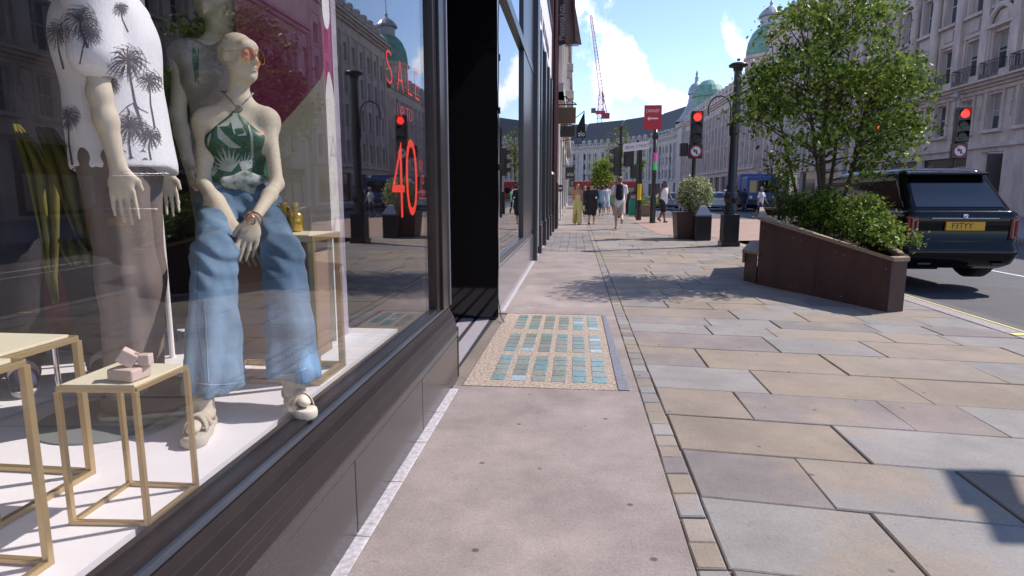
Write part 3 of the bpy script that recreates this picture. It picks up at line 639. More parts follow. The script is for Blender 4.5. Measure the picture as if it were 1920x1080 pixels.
# ---- generic far block
def block(name, label, fac, u0, u1, mt, floors, bay, wd, zc, roof, extra=None, shop_top=4.2, dep=12, first=None, cdepth=.8, group=None):
    root = thing(name, label, 'building', fac.p((u0 + u1) / 2, 0, -dep / 2), 0, group); b = MB(); ops = []; wins = []
    n = max(1, int((u1 - u0 - .6) / bay)); off = u0 + ((u1 - u0) - n * bay) / 2 + bay / 2
    for i in range(n):
        u = off + i * bay
        for (z, h) in floors: ops.append((u - wd / 2, u + wd / 2, z, z + h)); wins.append((u, z, h))
    so = [(off + i * bay * 2 - bay * .5 + .35, off + i * bay * 2 + bay * 1.5 - .35, .3, shop_top - .7) for i in range(n // 2)]
    fac.wall(b, u0, u1, 0, zc, ops + so, .35)
    for uu, rv in ((u0, 1), (u1, 0)):
        f = [fac.p(uu, 0, 0), fac.p(uu, zc, 0), fac.p(uu, zc, -dep), fac.p(uu, 0, -dep)]; b.add(f, [(0, 1, 2, 3) if rv else (3, 2, 1, 0)])
    b.build('wall', mt, root)
    d = MB(); cornice(d, fac, u0 - .2, u1 + .2, zc, .8, cdepth); fac.box(d, u0, u1, shop_top - .05, shop_top + .3, -.02, .3); fac.box(d, u0, u1, zc - 1.2, zc - 1.0, -.02, .12)
    for i in range(n + 1):
        u = off + (i - .5) * bay; fac.box(d, max(u0, u - bay * .12), min(u1, u + bay * .12), shop_top + .31, zc - 1.21, -.02, .22)
    for (u, z, h) in wins: fac.box(d, u - wd * .65, u + wd * .65, z - .18, z - .01, .002, .14)
    if extra: extra(d, fac)
    d.build('stone_trim', mt, root)
    for (u, z, h) in wins: window(fac, u, z, wd, h, root)
    for q in so: b = MB(); fac.box(b, q[0], q[1], q[2], q[3], -.37, -.33); b.build('shop_window', M_shopg, root)
    if roof: roof(root, fac, u0, u1, zc + .8)
    return root
def mansard(h, back, dorm=True, step=2.4, m=None):
    def f(root, fac, u0, u1, z):
        b = MB(); P = [fac.p(u0, z, -.5), fac.p(u1, z, -.5), fac.p(u1, z + h, -back), fac.p(u0, z + h, -back)]; Q = [fac.p(u0, z, -12), fac.p(u1, z, -12), fac.p(u1, z + h, -12 + .5), fac.p(u0, z + h, -12 + .5)]
        b.add(P + Q, [(0, 1, 2, 3), (3, 2, 6, 7), (0, 3, 7, 4), (1, 5, 6, 2)]); b.build('roof', m or M_slate, root)
        if dorm:
            u = u0 + step / 2
            while u < u1 - step / 3:
                d = MB(); g = MB(); fac.box(d, u - .6, u + .6, z + .2, z + 1.9, -back * .8, -.3); d.lathe([(.6, 0), (.45, .25), (.0, .35)], fac.p(u, z + 1.9, -.7), 8); fac.box(g, u - .4, u + .4, z + .4, z + 1.6, -.32, -.27); u += step; dm = d.build('dormer', M_port2, root); g.build('pane', M_win, dm)
    return f
# B block
fb = Fac((XA, 0, 0), (0, 1, 0), (-1, 0, 0))
def exB(d, fac):
    for u in (62, 66, 70, 74, 78, 82): 
        balusters(d, fac, u - 1.8, u + 1.8, 20.3, 1.0, .3, .6)
block('ornate_block', 'ornate grey stone block seen through and left of the planter tree', fb, 59.5, 84, M_port, [(5.0, 2.2), (8.6, 2.5), (12.4, 2.3), (15.8, 2.0)], 2.6, 1.2, 19.9, mansard(2.4, 2.0), exB)
# green dome on B/C corner
dome = thing('green_dome', 'green copper dome with small lantern and long thin finial', 'dome', (XA + 3.6, 97, 0))
b = MB(); b.lathe([(3.6, 0), (3.6, 17), (4.0, 17.1), (4.0, 17.9), (3.5, 18.0), (3.5, 20.4), (3.8, 20.5), (3.8, 20.9)], (XA + 3.6, 97, 0), 8, a0=math.pi / 8, a1=math.pi / 8 + 2 * math.pi, sx=.9, sy=.9)
for zz in (5, 9, 12.5):
    for a in range(8):
        q = a * math.pi / 4; c = Vector((XA + 3.6 + 3.1 * math.cos(q), 97 + 3.1 * math.sin(q), 0)); M = Matrix.Translation(c) @ Matrix.Rotation(q, 4, 'Z'); b.box(-.2, .05, -.65, .65, zz, zz + 2.3, 1, M)
b.build('drum', [M_port, M_win], dome)
b = MB(); b.lathe([(3.6, 20.9), (3.55, 21.8), (3.3, 23.0), (2.75, 24.1), (1.9, 24.9), (1.15, 25.3)], (XA + 3.6, 97, 0), 24, sx=.87, sy=.87); b.build('copper_shell', M_cop, dome, smooth=True)
b = MB(); b.lathe([(1.3, 25.1), (1.3, 26.3), (1.7, 26.4), (1.6, 26.7), (1.1, 27.3), (.4, 27.8), (.15, 28.0), (.25, 28.3), (.06, 28.7), (.05, 34), (0, 34.1)], (XA + 3.6, 97, 0), 14); b.build('lantern', M_lead, dome, smooth=False)
# C block
def exC(d, fac):
    balusters(d, fac, 88, 142, 16.3, 1.0, .5, .7, .3)
    for i in range(22): fac.box(d, 88.5 + i * 2.5, 89.1 + i * 2.5, 16.3, 17.9, .3, .75)
C1 = block('pilastered_block', 'long grey stone block with tall pilasters between traffic light and lamp post', fb, 87, 143, M_port2, [(5.2, 3.2), (8.9, 3.2), (12.4, 2.4)], 2.5, 1.3, 15.7, mansard(2.6, 2.2, True, 2.5), exC, 4.6)
b = MB(); b.lathe([(3.1, 16.5), (3.1, 21.0), (3.4, 21.1), (3.1, 22.2), (2.5, 23.3), (1.4, 24.3), (0, 24.7)], (XA + 3.4, 137, 0), 20); tag(b.build('low_dome', M_cop, smooth=False), 'low green copper dome left of the arched lamp bracket', 'dome')
# lead turret with swept roof
tu = thing('lead_turret', 'lead grey turret with swept roof, little dome and pointed finial', 'turret', (XA + 2.6, 147, 0))
b = MB(); b.box(XA - .6, XA + 6, 144.5, 151, 0, 16); b.box(XA - 1.0, XA + 6.3, 144.2, 151.3, 16, 17); b.build('tower', M_port2, tu)
b = MB(); b.lathe([(4.9, 17), (3.6, 18.0), (2.5, 19.6), (1.8, 21.4), (1.55, 22.8), (1.5, 23.2)], (XA + 2.6, 147, 0), 8, a0=math.pi / 8, a1=math.pi / 8 + 2 * math.pi); b.build('swept_roof', M_lead, tu)
b = MB(); b.lathe([(1.8, 23.2), (1.8, 23.4), (1.6, 24.5), (1.1, 25.3), (.4, 25.7), (.35, 26.6), (.5, 26.7), (.2, 27.1), (.3, 27.6), (.05, 28.4), (0, 28.5)], (XA + 2.6, 147, 0), 16); b.build('cupola', M_lead, tu, smooth=True)
# curved far terrace facing the camera
curve = [(-10, 221), (1.0, 216), (12, 206.5), (21.5, 193), (26.2, 174), (27.0, 152)]
lab = ['leftmost bay run of the curved terrace closing the street, behind the small green tree', 'second run of the curved terrace, left of the street name sign', 'middle run of the curved terrace behind the red sign pole', 'fourth run of the curved terrace right of the red sign pole', 'last run of the curved terrace beside the lead turret']
for i in range(5):
    a = Vector((*curve[i], 0)); c = Vector((*curve[i + 1], 0)); U = (c - a); ln = U.length; U.normalize(); Nn = Vector((U.y, -U.x, 0))
    ff = Fac(a, U, Nn)
    def ex(d, fac, ln=ln):
        u = 1.2
        while u < ln - 1: fac.box(d, u, u + .9, 4.6, 14.5, .1, .5) if int(u / 2.6) % 3 == 0 else None; u += 2.6
        balusters(d, fac, 0, ln, 16.6, .9, .3, .9, .4)
    block('curved_terrace', lab[i], ff, 0, ln, M_port2, [(5.4, 2.2), (8.9, 2.2), (12.2, 1.9)], 2.6, 1.2, 15.8, mansard(8.2, 4.5, True, 2.6), ex, 4.6, 12, group='runs of the curved terrace')
# ---- left row beyond the third shop
M_mar = mat('maroon_paint', (.075, .022, .022), .35, var=.15)
mp = thing('maroon_pier', 'dark maroon painted pier with downpipe at the left of the street', 'pier', (-1.2, 21, 0))
b = MB(); b.box(-2.2, -.80, 20.42, 22.3, .0, 14); b.build('pier_face', M_mar, mp, bevel=.02)
b = MB(); b.tube([(-.74, 22.5, 1.0), (-.74, 22.5, 14)], .07, 10); b.build('downpipe', M_mar, mp); b = MB(); b.tube([(-.74, 20.9, 1.0), (-.74, 20.9, 14)], .06, 10); b.build('downpipe', M_mar, mp)
b = MB(); b.box(-2.2, -.64, 22.32, 22.9, 0, 1.65); b.build('pier_base', mat('bronze_brown', (.04, .025, .022), .35), mp, bevel=.03); b = MB(); b.box(-2.2, -.70, 20.5, 20.9, 0, 1.9); b.lathe([(.2, 1.9), (.12, 2.0), (.1, 2.15), (.0, 2.2)], (-.9, 20.7, 0), 10); b.build('pier_base', mat('bronze_brown', (.04, .025, .022), .35), mp, bevel=.03)
fl = Fac((-.80, 0, 0), (0, -1, 0), (1, 0, 0))
def exL(d, fac):
    for u in np.arange(-59, -24, 3.4): fac.box(d, u, u + .5, 5.3, 15, .1, .26); fac.box(d, u - .1, u + .6, 15, 15.6, .05, .4)
    fac.box(d, -60, -23.0, 4.6, 5.2, 0, .3); fac.box(d, -60, -23.0, 9.2, 9.6, 0, .42)
LB = block('left_stone_block', 'tall pale stone building along the left side beyond the maroon pier', fl, -60, -23.0, M_port3, [(5.6, 2.6), (10.2, 2.6), (13.4, 2.0)], 3.4, 1.5, 16.2, None, exL, 4.6, 12, cdepth=.5)
for u in (-25.6, -30, -35.5, -42): b = MB(); fl.box(b, u, u + .9, 0, 4.4, .06, .12); b.build('pilaster', M_port3, LB)
for px_, py_, YY in ((1076, 182, 30), (1075, 130, 34), (1077, 60, 38)):
    q_ = W(px_, py_, YY); b = MB(); b.box(-.85, q_.x, YY - .3, YY + .3, q_.z - .1, q_.z + .25); b.box(-.85, q_.x - .12, YY - .25, YY + .25, q_.z - .45, q_.z - .102); b.box(-.85, q_.x - .3, YY - .2, YY + .2, q_.z - .75, q_.z - .452); b.build('stone_bracket', M_port3, LB, bevel=.03)
block('far_left_block', 'distant stone building at the far end of the left row', Fac((-2.0, 0, 0), (0, -1, 0), (1, 0, 0)), -150, -76, M_port2, [(5.6, 2.4), (9.2, 2.4), (12.6, 2.0)], 3.2, 1.4, 15.8, None, None)
# ================================================================ STREET FURNITURE
M_bk = mat('black_paint', (.014, .012, .014), .35, var=.2, coat=.2)
M_red = mat('sign_red', (.50, .015, .03), .45); M_sw = mat('sign_white', (.75, .74, .76), .5); M_redl = mat('red_lens_lit', (.9, .05, .02), .3, emit=(1, .02, .012), es=2.2)
M_lens = mat('dark_lens', (.012, .012, .012), .3); M_steel = mat('steel_galv', (.25, .25, .26), .4, .7)
def ringpts(c, r, n=24, a0=0, a1=2 * math.pi): return [c + Vector((r * math.cos(a0 + (a1 - a0) * i / n), 0, r * math.sin(a0 + (a1 - a0) * i / n))) for i in range(n + 1)]
def disc(b, c, r, t=.01, mi=0, n=24): b.prism([Vector(c) + Vector((r * math.cos(2 * math.pi * i / n), 0, r * math.sin(2 * math.pi * i / n))) for i in range(n)], (0, 0, 0), (0, t, 0), mi)
def signal_head(root, z, s=1.0, sign=True, side=False):
    """head built at the root, facing -Y; lenses at z"""
    L0 = gpos(root); X, Y = L0.x, L0.y
    b = MB(); b.box(X - .17 * s, X + .17 * s, Y - .22, Y - .02, z - .62 * s, z + .27 * s); b.build('signal_housing', M_bk, root, bevel=.03)
    for i, zz in enumerate((z + .1 * s, z - .18 * s, z - .46 * s)):
        b = MB(); disc(b, (X, Y - .235, zz), .105 * s, .02); b.build('lens', M_redl if i == 0 else M_lens, root)
        v = MB(); R = .125 * s; vs = []; 
        for k in range(13):
            a = math.pi * (-.05 + 1.1 * k / 12); dp = .2 * max(.25, math.sin(max(.12, min(math.pi - .12, a))))
            for (rr, yy) in ((R, Y - .22), (R, Y - .22 - dp), (R - .008, Y - .22 - dp), (R - .008, Y - .22)): vs.append((X + rr * math.cos(a), yy, zz + rr * math.sin(a)))
        fs = [(k * 4 + j, k * 4 + 4 + j, k * 4 + 4 + (j + 1) % 4, k * 4 + (j + 1) % 4) for k in range(12) for j in range(4)]; v.add(vs, fs); v.build('visor', M_bk, root)
    if sign:
        zz = z - .83 * s; b = MB(); b.box(X - .19 * s, X + .19 * s, Y - .16, Y - .04, zz - .2 * s, zz + .2 * s); bx = b.build('turn_sign', M_bk, root, bevel=.02)
        b = MB(); disc(b, (X, Y - .17, zz), .165 * s, .012); r1 = b.build('red_ring', M_red, bx); r1.parent = root
        b = MB(); disc(b, (X, Y - .18, zz), .13 * s, .011); b.build('white_face', M_sw, root)
        b = MB(); k = .1 * s; P = [(.35, -.8), (.35, .35), (-.25, .35), (-.25, .65), (-.8, .15), (-.25, -.35), (-.25, -.02), (.02, -.02), (.02, -.8)]
        b.prism([(X + x * k, Y - .186, zz + q * k) for x, q in P], (0, 0, 0), (0, .005, 0)); b.build('turn_arrow', M_bk, root)
        b = MB(); b.bar((X - .1 * s, Y - .19, zz + .1 * s), (X + .1 * s, Y - .19, zz - .1 * s), .026 * s, .004); b.build('red_bar', M_red, root)
def traffic_signal(label, x, y, z, sign=True, g=0.0, s=1.0, group='traffic signals'):
    r = thing('traffic_signal', label, 'traffic light', (x, y, g), 0, group)
    b = MB(); b.tube([(x, y + .04, g), (x, y + .04, z + .2)], .057, 12); b.lathe([(.1, 0), (.1, .5), (.07, .56)], (x, y + .04, g), 12); b.build('pole', M_bk, r)
    signal_head(r, z, s, sign); return r
p = W(1305, 228, 18.6); TS1 = traffic_signal('traffic light showing red behind the round bush planter, with no left turn sign', p.x, 18.6, p.z, s=1.02)
b = MB(); b.box(p.x - .42, p.x - .2, 18.5, 18.75, p.z - .98, p.z - .6); b.build('push_box', M_bk, TS1, bevel=.03)
p = W(1800, 222, 19.6); t_ = traffic_signal('traffic light showing red beyond the black car, with no left turn sign', p.x, 19.6, p.z, s=1.12)
p = W(1641, 242, 26.0); traffic_signal('traffic light showing red, half hidden behind the leaves of the planter tree', p.x, 26.0, p.z, sign=False, s=1.05)
# black signal seen from behind near the street name sign
p = G(1160, 409); r = thing('traffic_signal', 'unlit black traffic light seen from the side, left of the white street name sign', 'traffic light', (p.x, p.y, 0), 0, 'traffic signals')
x, y = p.x, p.y; b = MB(); b.tube([(x, y, 0), (x, y, 4.6)], .07, 12); b.build('pole', M_bk, r)
b = MB(); b.box(x - .33, x - .02, y - .25, y + .1, 2.15, 3.55); b.build('signal_housing', M_bk, r, bevel=.04)
b = MB()
for zz in (2.4, 2.85, 3.3): b.lathe([(.0, 0), (.13, 0), (.14, .02)], (0, 0, 0), 8) if False else b.hexa([(x - .55, y - .2, zz - .02), (x - .33, y - .2, zz - .1), (x - .33, y + .02, zz - .1), (x - .55, y + .02, zz - .02), (x - .58, y - .2, zz + .14), (x - .33, y - .2, zz + .16), (x - .33, y + .02, zz + .16), (x - .58, y + .02, zz + .14)])
b.build('visor', M_bk, r)
p2 = G(1183, 409); r = thing('traffic_signal', 'black pair of signal heads seen from behind under the street name sign', 'traffic light', (p2.x, p2.y, 0), 0, 'traffic signals')
x, y = p2.x + .25, p2.y; b = MB(); b.tube([(x, y, 0), (x, y, 3.9)], .05, 10); b.tube([(x, y, 3.7), (x - 1.0, y, 3.7)], .04, 8); b.build('pole', M_bk, r)
for dx, zz in ((-.45, 2.6), (-.1, 2.0)):
    b = MB(); b.box(x + dx - .26, x + dx + .26, y - .1, y + .1, zz, zz + 1.1 if dx < -.2 else zz + .7); b.build('signal_housing', M_bk, r, bevel=.05)
# street name sign
p = G(1197, 413); r = thing('street_name_sign', 'white BEAK STREET name board on a black post with a yellow band', 'street sign', (p.x, p.y, 0)); x, y = p.x, p.y
b = MB(); b.tube([(x, y, 0), (x, y, 3.5)], .085, 12); b.lathe([(.13, 0), (.13, .5), (.09, .6)], (x, y, 0), 12); b.build('post', M_bk, r)
b = MB(); b.lathe([(.092, 0), (.092, .75)], (x, y, .95), 12); b.build('yellow_band', mat('yellow_band', (.75, .55, .02), .5), r)
q0 = W(1168, 285, y - .12); q1 = W(1217, 281, y - .12); z0 = q0.z; b = MB()
b.hexa([(q0.x, y - .12, z0), (q1.x, y - .12, z0 + .13), (q1.x, y - .09, z0 + .13), (q0.x, y - .09, z0), (q0.x, y - .12, z0 + .36), (q1.x, y - .12, z0 + .49), (q1.x, y - .09, z0 + .49), (q0.x, y - .09, z0 + .36)]); b.build('name_board', M_sw, r)
wd = q1.x - q0.x; t = text_mb('BEAK STREET', .185, lambda u, v: (q0.x + .10 + u, y - .124, z0 + .12 + v + (u + .1) / wd * .13)); t.build('lettering', mat('dark_letter', (.10, .10, .16), .5), r)
# red direction sign
p = G(1223, 418.5); r = thing('direction_sign', 'red CARNABY board with white arrow on a tall black post with pink and green stickers', 'direction sign', (p.x, p.y, 0)); x, y = p.x, p.y
b = MB(); b.tube([(x, y, 0), (x, y, 4.2)], .085, 14); b.lathe([(.125, 0), (.125, 1.05), (.1, 1.15)], (x, y, 0), 14); b.lathe([(.09, 0), (.13, .08), (.13, .2), (.09, .3)], (x, y, 3.5), 14); b.build('post', M_bk, r, smooth=True)
a0 = W(1207, 243, y - .1); a1 = W(1241, 197, y - .1); b = MB(); b.box(a0.x, a1.x, y - .14, y - .08, a0.z, a1.z); b.build('board', M_red, r, bevel=.01)
wb = a1.x - a0.x; hb = a1.z - a0.z; text_mb('CARNABY', .19, lambda u, v: (a0.x + .06 + u, y - .145, a0.z + hb * .70 + v), sx=.72 * wb / .8).build('lettering', M_sw, r)
b = MB(); cz = a0.z + hb * .45; b.prism([(a0.x + wb * q, y - .15, cz + v * hb) for q, v in ((.17, 0), (.32, .09), (.32, .03), (.8, .03), (.8, -.03), (.32, -.03), (.32, -.09))], (0, 0, 0), (0, .008, 0)); b.build('arrow', M_sw, r)
for (ya, yb, m, nm) in ((286, 304, mat('pink_vinyl', (.85, .10, .45), .5), 'pink_sticker'), (304, 319, mat('green_vinyl', (.06, .75, .14), .5), 'green_sticker')):
    b = MB(); za = W(1226, yb, y).z; zb = W(1226, ya, y).z; b.lathe([(.092, za), (.092, zb - .01)], (x, y, 0), 12, a0=-2.2, a1=.5); b.build(nm, m, r)
# lamp post
p = G(1366, 461); x, y = p.x, p.y; r = thing('lamp_post', 'tall black iron lamp post with flat cap and curved bracket beside the round bush', 'lamp post', (x, y, 0)); zt = W(1369, 122, y).z
b = MB(); b.box(x - .19, x + .19, y - .19, y + .19, 0, .78); b.box(x - .22, x + .22, y - .22, y + .22, 0, .12); b.build('base', M_bk, r, bevel=.02)
b = MB(); b.lathe([(.17, .78), (.15, .86), (.17, .95), (.12, 1.0), (.165, 1.1), (.175, 1.2), (.15, 1.3), (.11, 1.36), (.14, 1.42), (.105, 1.5), (.10, 2.2), (.085, zt - .35), (.085, zt - .12)], (x, y, 0), 20); b.build('shaft', M_bk, r, smooth=True)
b = MB(); b.lathe([(0, -.14), (.10, -.14), (.12, -.06), (.21, -.04), (.22, .0), (.16, .04), (.0, .06)], (x, y, zt), 20); b.build('cap', M_bk, r, smooth=True)
pt = [(x, y + .0, W(1361, 225, y).z), (x - .04, y, W(1361, 210, y).z)]
c0 = W(1350, 195, y); rr = .25; P = [(x - .03, y, W(0, 250, y).z if False else zt - 1.75), (x - .11, y, zt - 1.6), (x - .12, y, zt - 1.1)] + [(x - .12 - .26 + .26 * math.cos(a), y, zt - 1.0 + .3 * math.sin(a)) for a in np.linspace(0, math.pi, 12)] + [(x - .64, y, zt - 1.15)]
b = MB(); b.tube(P, .017, 8); b.build('bracket', M_bk, r)
# square planter with round bush
p = G(1296, 449); x, y = p.x, p.y; s2 = .40
PLM = mat('planter_brown', (.072, .029, .024), .5, var=.35, vscale=5, bump=.15, bscale=20, stretch=(1, 1, .3)); PCP = mat('planter_cap', (.30, .22, .14), .6, var=.2, vscale=20)
def leaf_mat(name, c1, c2, rough=.5, tr=.25):
    m = mat(name, c1, rough, col2=c2, c2scale=3.0, spec=.06); b = m.node_tree.nodes['Principled BSDF']
    l = m.node_tree.links; n = m.node_tree.nodes; t = n.new('ShaderNodeBsdfTranslucent'); mx = n.new('ShaderNodeMixShader'); mx.inputs[0].default_value = tr
    l.new(b.inputs['Base Color'].links[0].from_socket, t.inputs[0]); l.new(b.outputs[0], mx.inputs[1]); l.new(t.outputs[0], mx.inputs[2]); l.new(mx.outputs[0], n['Material Output'].inputs[0]); return m
def leaves(name, centers, per, spread, size, m, parent, shape=1.6, jit=.6, grav=0):
    """many small leaf blades gathered in clumps"""
    n = len(centers) * per; c = np.repeat(np.array(centers), per, 0); sp = np.array(spread if np.ndim(spread) else [spread] * 3)
    P = c + rng.normal(size=(n, 3)) * sp; P[:, 2] -= np.abs(rng.normal(size=n)) * grav
    d = rng.normal(size=(n, 3)); d[:, 2] -= .35; d /= np.linalg.norm(d, axis=1)[:, None]; u = rng.normal(size=(n, 3)); u[:, 2] += .9; u -= d * (u * d).sum(1)[:, None]; u /= np.linalg.norm(u, axis=1)[:, None]; s = np.cross(d, u)
    ln = size * rng.uniform(1 - jit, 1 + jit, n)[:, None]; wdt = ln / shape / 2
    V = np.stack([P, P + d * ln * .45 + s * wdt, P + d * ln, P + d * ln * .45 - s * wdt], 1).reshape(-1, 3) - np.array(gpos(parent))
    me = bpy.data.meshes.new(name); me.vertices.add(len(V)); me.vertices.foreach_set('co', V.astype('f').ravel()); me.loops.add(4 * n); me.loops.foreach_set('vertex_index', np.arange(4 * n, dtype='i4'))
    me.polygons.add(n); me.polygons.foreach_set('loop_start', np.arange(n, dtype='i4') * 4); me.update(calc_edges=True)
    ms = m if isinstance(m, (list, tuple)) else [m]
    for q in ms: me.materials.append(q)
    if len(ms) > 1: me.polygons.foreach_set('material_index', rng.integers(0, len(ms), n).astype('i4'))
    o = bpy.data.objects.new(name, me); C.objects.link(o); o.parent = parent; return o
r = thing('square_planter', 'dark brown tapered square planter box holding the round cream green bush', 'planter', (x, y, 0))
b = MB(); t0, t1 = s2 - .03, s2 + .03; b.hexa([(x - t0, y - t0 + .4, 0), (x + t0, y - t0 + .4, 0), (x + t0, y + t0 + .4, 0), (x - t0, y + t0 + .4, 0), (x - t1, y - t1 + .4, .72), (x + t1, y - t1 + .4, .72), (x + t1, y + t1 + .4, .72), (x - t1, y + t1 + .4, .72)]); b.box(x - t1 - .03, x + t1 + .03, y - t1 + .37, y + t1 + .43, .72, .76); b.build('box', PLM, r, bevel=.01)
bp = thing('litter_bin', 'black bollard bin with pale pyramid lid beside the square planter', 'bin', (x + .22, y - .15, 0)); X2, Y2 = x + .24, y - .16
b = MB(); b.box(X2 - .22, X2 + .22, Y2 - .22, Y2 + .22, 0, .66); b.build('body', M_bk, bp, bevel=.02)
b = MB(); b.lathe([(.30, .66), (.30, .70), (.13, .92), (.05, .96), (0, .96)], (X2, Y2, 0), 4, a0=math.pi / 4, a1=math.pi / 4 + 2 * math.pi); b.build('lid', mat('bin_lid', (.30, .31, .34), .3, .5), bp)
bush = thing('round_bush', 'clipped round bush with cream edged leaves in the square planter', 'bush', (x, y + .4, .7))
b = MB(); b.tube([(x, y + .4, .7), (x, y + .4, 1.2)], .04, 8); b.build('stem', mat('bark', (.08, .055, .04), .9, var=.3, vscale=30, bump=.6), bush)
cs = rng.normal(size=(330, 3)); cs /= np.linalg.norm(cs, axis=1)[:, None]; cs = cs * (rng.uniform(.55, 1.0, 330)[:, None]) * np.array([.48, .46, .46]) + np.array([x + .12, y + .38, 1.26])
leaves('foliage', cs, 26, .06, .05, [leaf_mat('cream_leaf', (.52, .52, .28), (.66, .66, .44)), leaf_mat('bush_leaf', (.10, .15, .04), (.22, .27, .10))], bush)
# long wedge planter with bench end
P4 = [(2.60, 9.02), (3.43, 7.02), (3.62, 7.08), (4.0, 8.8), (4.0, 11.3), (3.25, 11.3)]; HT = [.92, .56, .56, .72, .98, 1.0]
r = thing('wedge_planter', 'long dark brown wedge shaped planter with sloping timber rim in front of the black car', 'planter', (3.4, 9, 0))
b = MB(); n = len(P4); vs = [(px, py, 0) for px, py in P4] + [(px, py, h) for (px, py), h in zip(P4, HT)]; b.add(vs, [(i, (i + 1) % n, n + (i + 1) % n, n + i) for i in range(n)]); b.build('side_panels', PLM, r)
b = MB(); A_, B_ = Vector((*P4[0], 0)), Vector((*P4[1], 0)); D_ = (B_ - A_).normalized(); O_ = Vector((D_.y, -D_.x, 0)) * .003
for t_ in (.5,):
    q = A_.lerp(B_, t_); h_ = HT[0] + (HT[1] - HT[0]) * t_; b.hexa([q - O_, q + D_ * .006 - O_, q + D_ * .006 + O_, q + O_, q - O_ + Vector((0, 0, h_ - .02)), q + D_ * .006 - O_ + Vector((0, 0, h_ - .02)), q + D_ * .006 + O_ + Vector((0, 0, h_ - .02)), q + O_ + Vector((0, 0, h_ - .02))])
b.build('panel_seam', M_bk, r)
b = MB()
for t_ in (.03, .31, .37, .64, .70, .97):
    q = A_.lerp(B_, t_); h_ = HT[0] + (HT[1] - HT[0]) * t_
    for zz in (.07, h_ - .1): b.tube([q + Vector((0, 0, zz)) - O_, q + Vector((0, 0, zz)) + O_ * 2], .009, 8)
b.build('bolts', M_steel, r)
b = MB(); cx = sum(q[0] for q in P4) / n; cy = sum(q[1] for q in P4) / n
def off(k, d):
    px, py = P4[k]; v = Vector((cx - px, cy - py)).normalized(); return px + v.x * d, py + v.y * d
for i in range(n):
    j = (i + 1) % n; o1, o2, i1, i2 = off(i, -.04), off(j, -.04), off(i, .10), off(j, .10)
    b.hexa([(*o1, HT[i] + .002), (*o2, HT[j] + .002), (*i2, HT[j] + .002), (*i1, HT[i] + .002), (*o1, HT[i] + .045), (*o2, HT[j] + .045), (*i2, HT[j] + .045), (*i1, HT[i] + .045)])
b.build('timber_rim', PCP, r)
b = MB(); b.add([(*off(i, .05), HT[i] - .08) for i in range(n)], [tuple(range(n))]); b.build('soil', mat('soil', (.04, .022, .018), .95, bump=.8, bscale=30), r)
b = MB(); b.hexa([(2.51, 9.38, 0), (2.60, 9.06, 0), (3.2, 11.2, 0), (3.1, 11.2, 0), (2.51, 9.38, .42), (2.60, 9.06, .42), (3.2, 11.2, .42), (3.1, 11.2, .42)]); b.build('bench_end', PLM, r, bevel=.006)
b = MB(); Q = [(2.46, 9.36), (2.60, 8.98), (3.24, 11.2), (3.08, 11.2)]; b.hexa([(*q, .422) for q in Q] + [(*q, .468) for q in Q]); b.hexa([(2.47, 9.37, .27), (2.508, 9.37, .27), (3.1, 11.2, .27), (3.07, 11.2, .27), (2.47, 9.37, .42), (2.508, 9.37, .42), (3.1, 11.2, .42), (3.07, 11.2, .42)]); b.build('bench_top', PCP, r, bevel=.006)
# ================================================================ TREES
M_bark = MATS['bark']
def tree(name, label, base, stems, clumps, per, spread, size, lm, th=.05, group=None, grav=.0):
    r = thing(name, label, 'tree', base, 0, group); b = MB(); cl = np.array(clumps); bx, by, bz = base
    for (dx, dy, tx, ty, tz, rad) in stems:
        a = Vector((bx + dx, by + dy, bz)); t = Vector((tx, ty, tz)); m1 = a.lerp(t, .35) + Vector((random.uniform(-.05, .05), random.uniform(-.05, .05), 0)); m2 = a.lerp(t, .7) + Vector((random.uniform(-.1, .1), random.uniform(-.1, .1), 0)); b.tube([a, m1, m2, t], [rad, rad * .8, rad * .55, rad * .15], 9)
    trunk = b.build('trunk', M_bark, r, smooth=True); b = MB()
    for c in cl:
        best = None
        for (dx, dy, tx, ty, tz, rad) in stems:
            a = Vector((bx + dx, by + dy, bz)); t = Vector((tx, ty, tz)); h = (c[2] - .45 * np.hypot(c[0] - tx, c[1] - ty) - bz) / max(tz - bz, .1); h = min(max(h, .3), .97); q = a.lerp(t, h); d = (Vector(c) - q).length
            if best is None or d < best[0]: best = (d, q, h, rad)
        d, q, h, rad = best; mid = q.lerp(Vector(c), .5) + Vector((random.uniform(-.08, .08), random.uniform(-.08, .08), .06)) * d; b.tube([q, mid, Vector(c)], [rad * (1 - h) * .5 + .007, .007, .003], 5, cap=False)
    b.build('branches', M_bark, r, smooth=True); leaves('crown', cl, per, spread, size, lm, r, grav=grav); return r
LG = [leaf_mat('leaf_mid', (.14, .205, .03), (.20, .275, .045), .45), leaf_mat('leaf_dark', (.05, .085, .015), (.08, .125, .025), .45), leaf_mat('leaf_bright', (.23, .31, .05), (.31, .38, .08), .45)]
TY = 10.0
def pxc(lst, Y0, dy=.9):
    out = []
    for (px, py, rx, ry, n) in lst:
        for _ in range(n):
            a = random.uniform(0, 6.283); q = math.sqrt(random.random()); yy = Y0 + random.uniform(-dy, dy); out.append(tuple(W(px + rx * q * math.cos(a), py + ry * q * math.sin(a), yy)))
    return out
crown = pxc([(1560, 60, 120, 75, 44), (1560, 160, 165, 70, 62), (1420, 205, 50, 32, 16), (1480, 130, 70, 50, 20), (1660, 150, 85, 50, 24), (1560, 245, 140, 36, 24), (1690, 240, 45, 45, 10), (1640, 300, 55, 25, 9), (1490, 305, 40, 20, 5), (1600, 0, 80, 30, 12), (1700, 190, 50, 60, 10)], TY)
sb = W(1540, 430, TY)
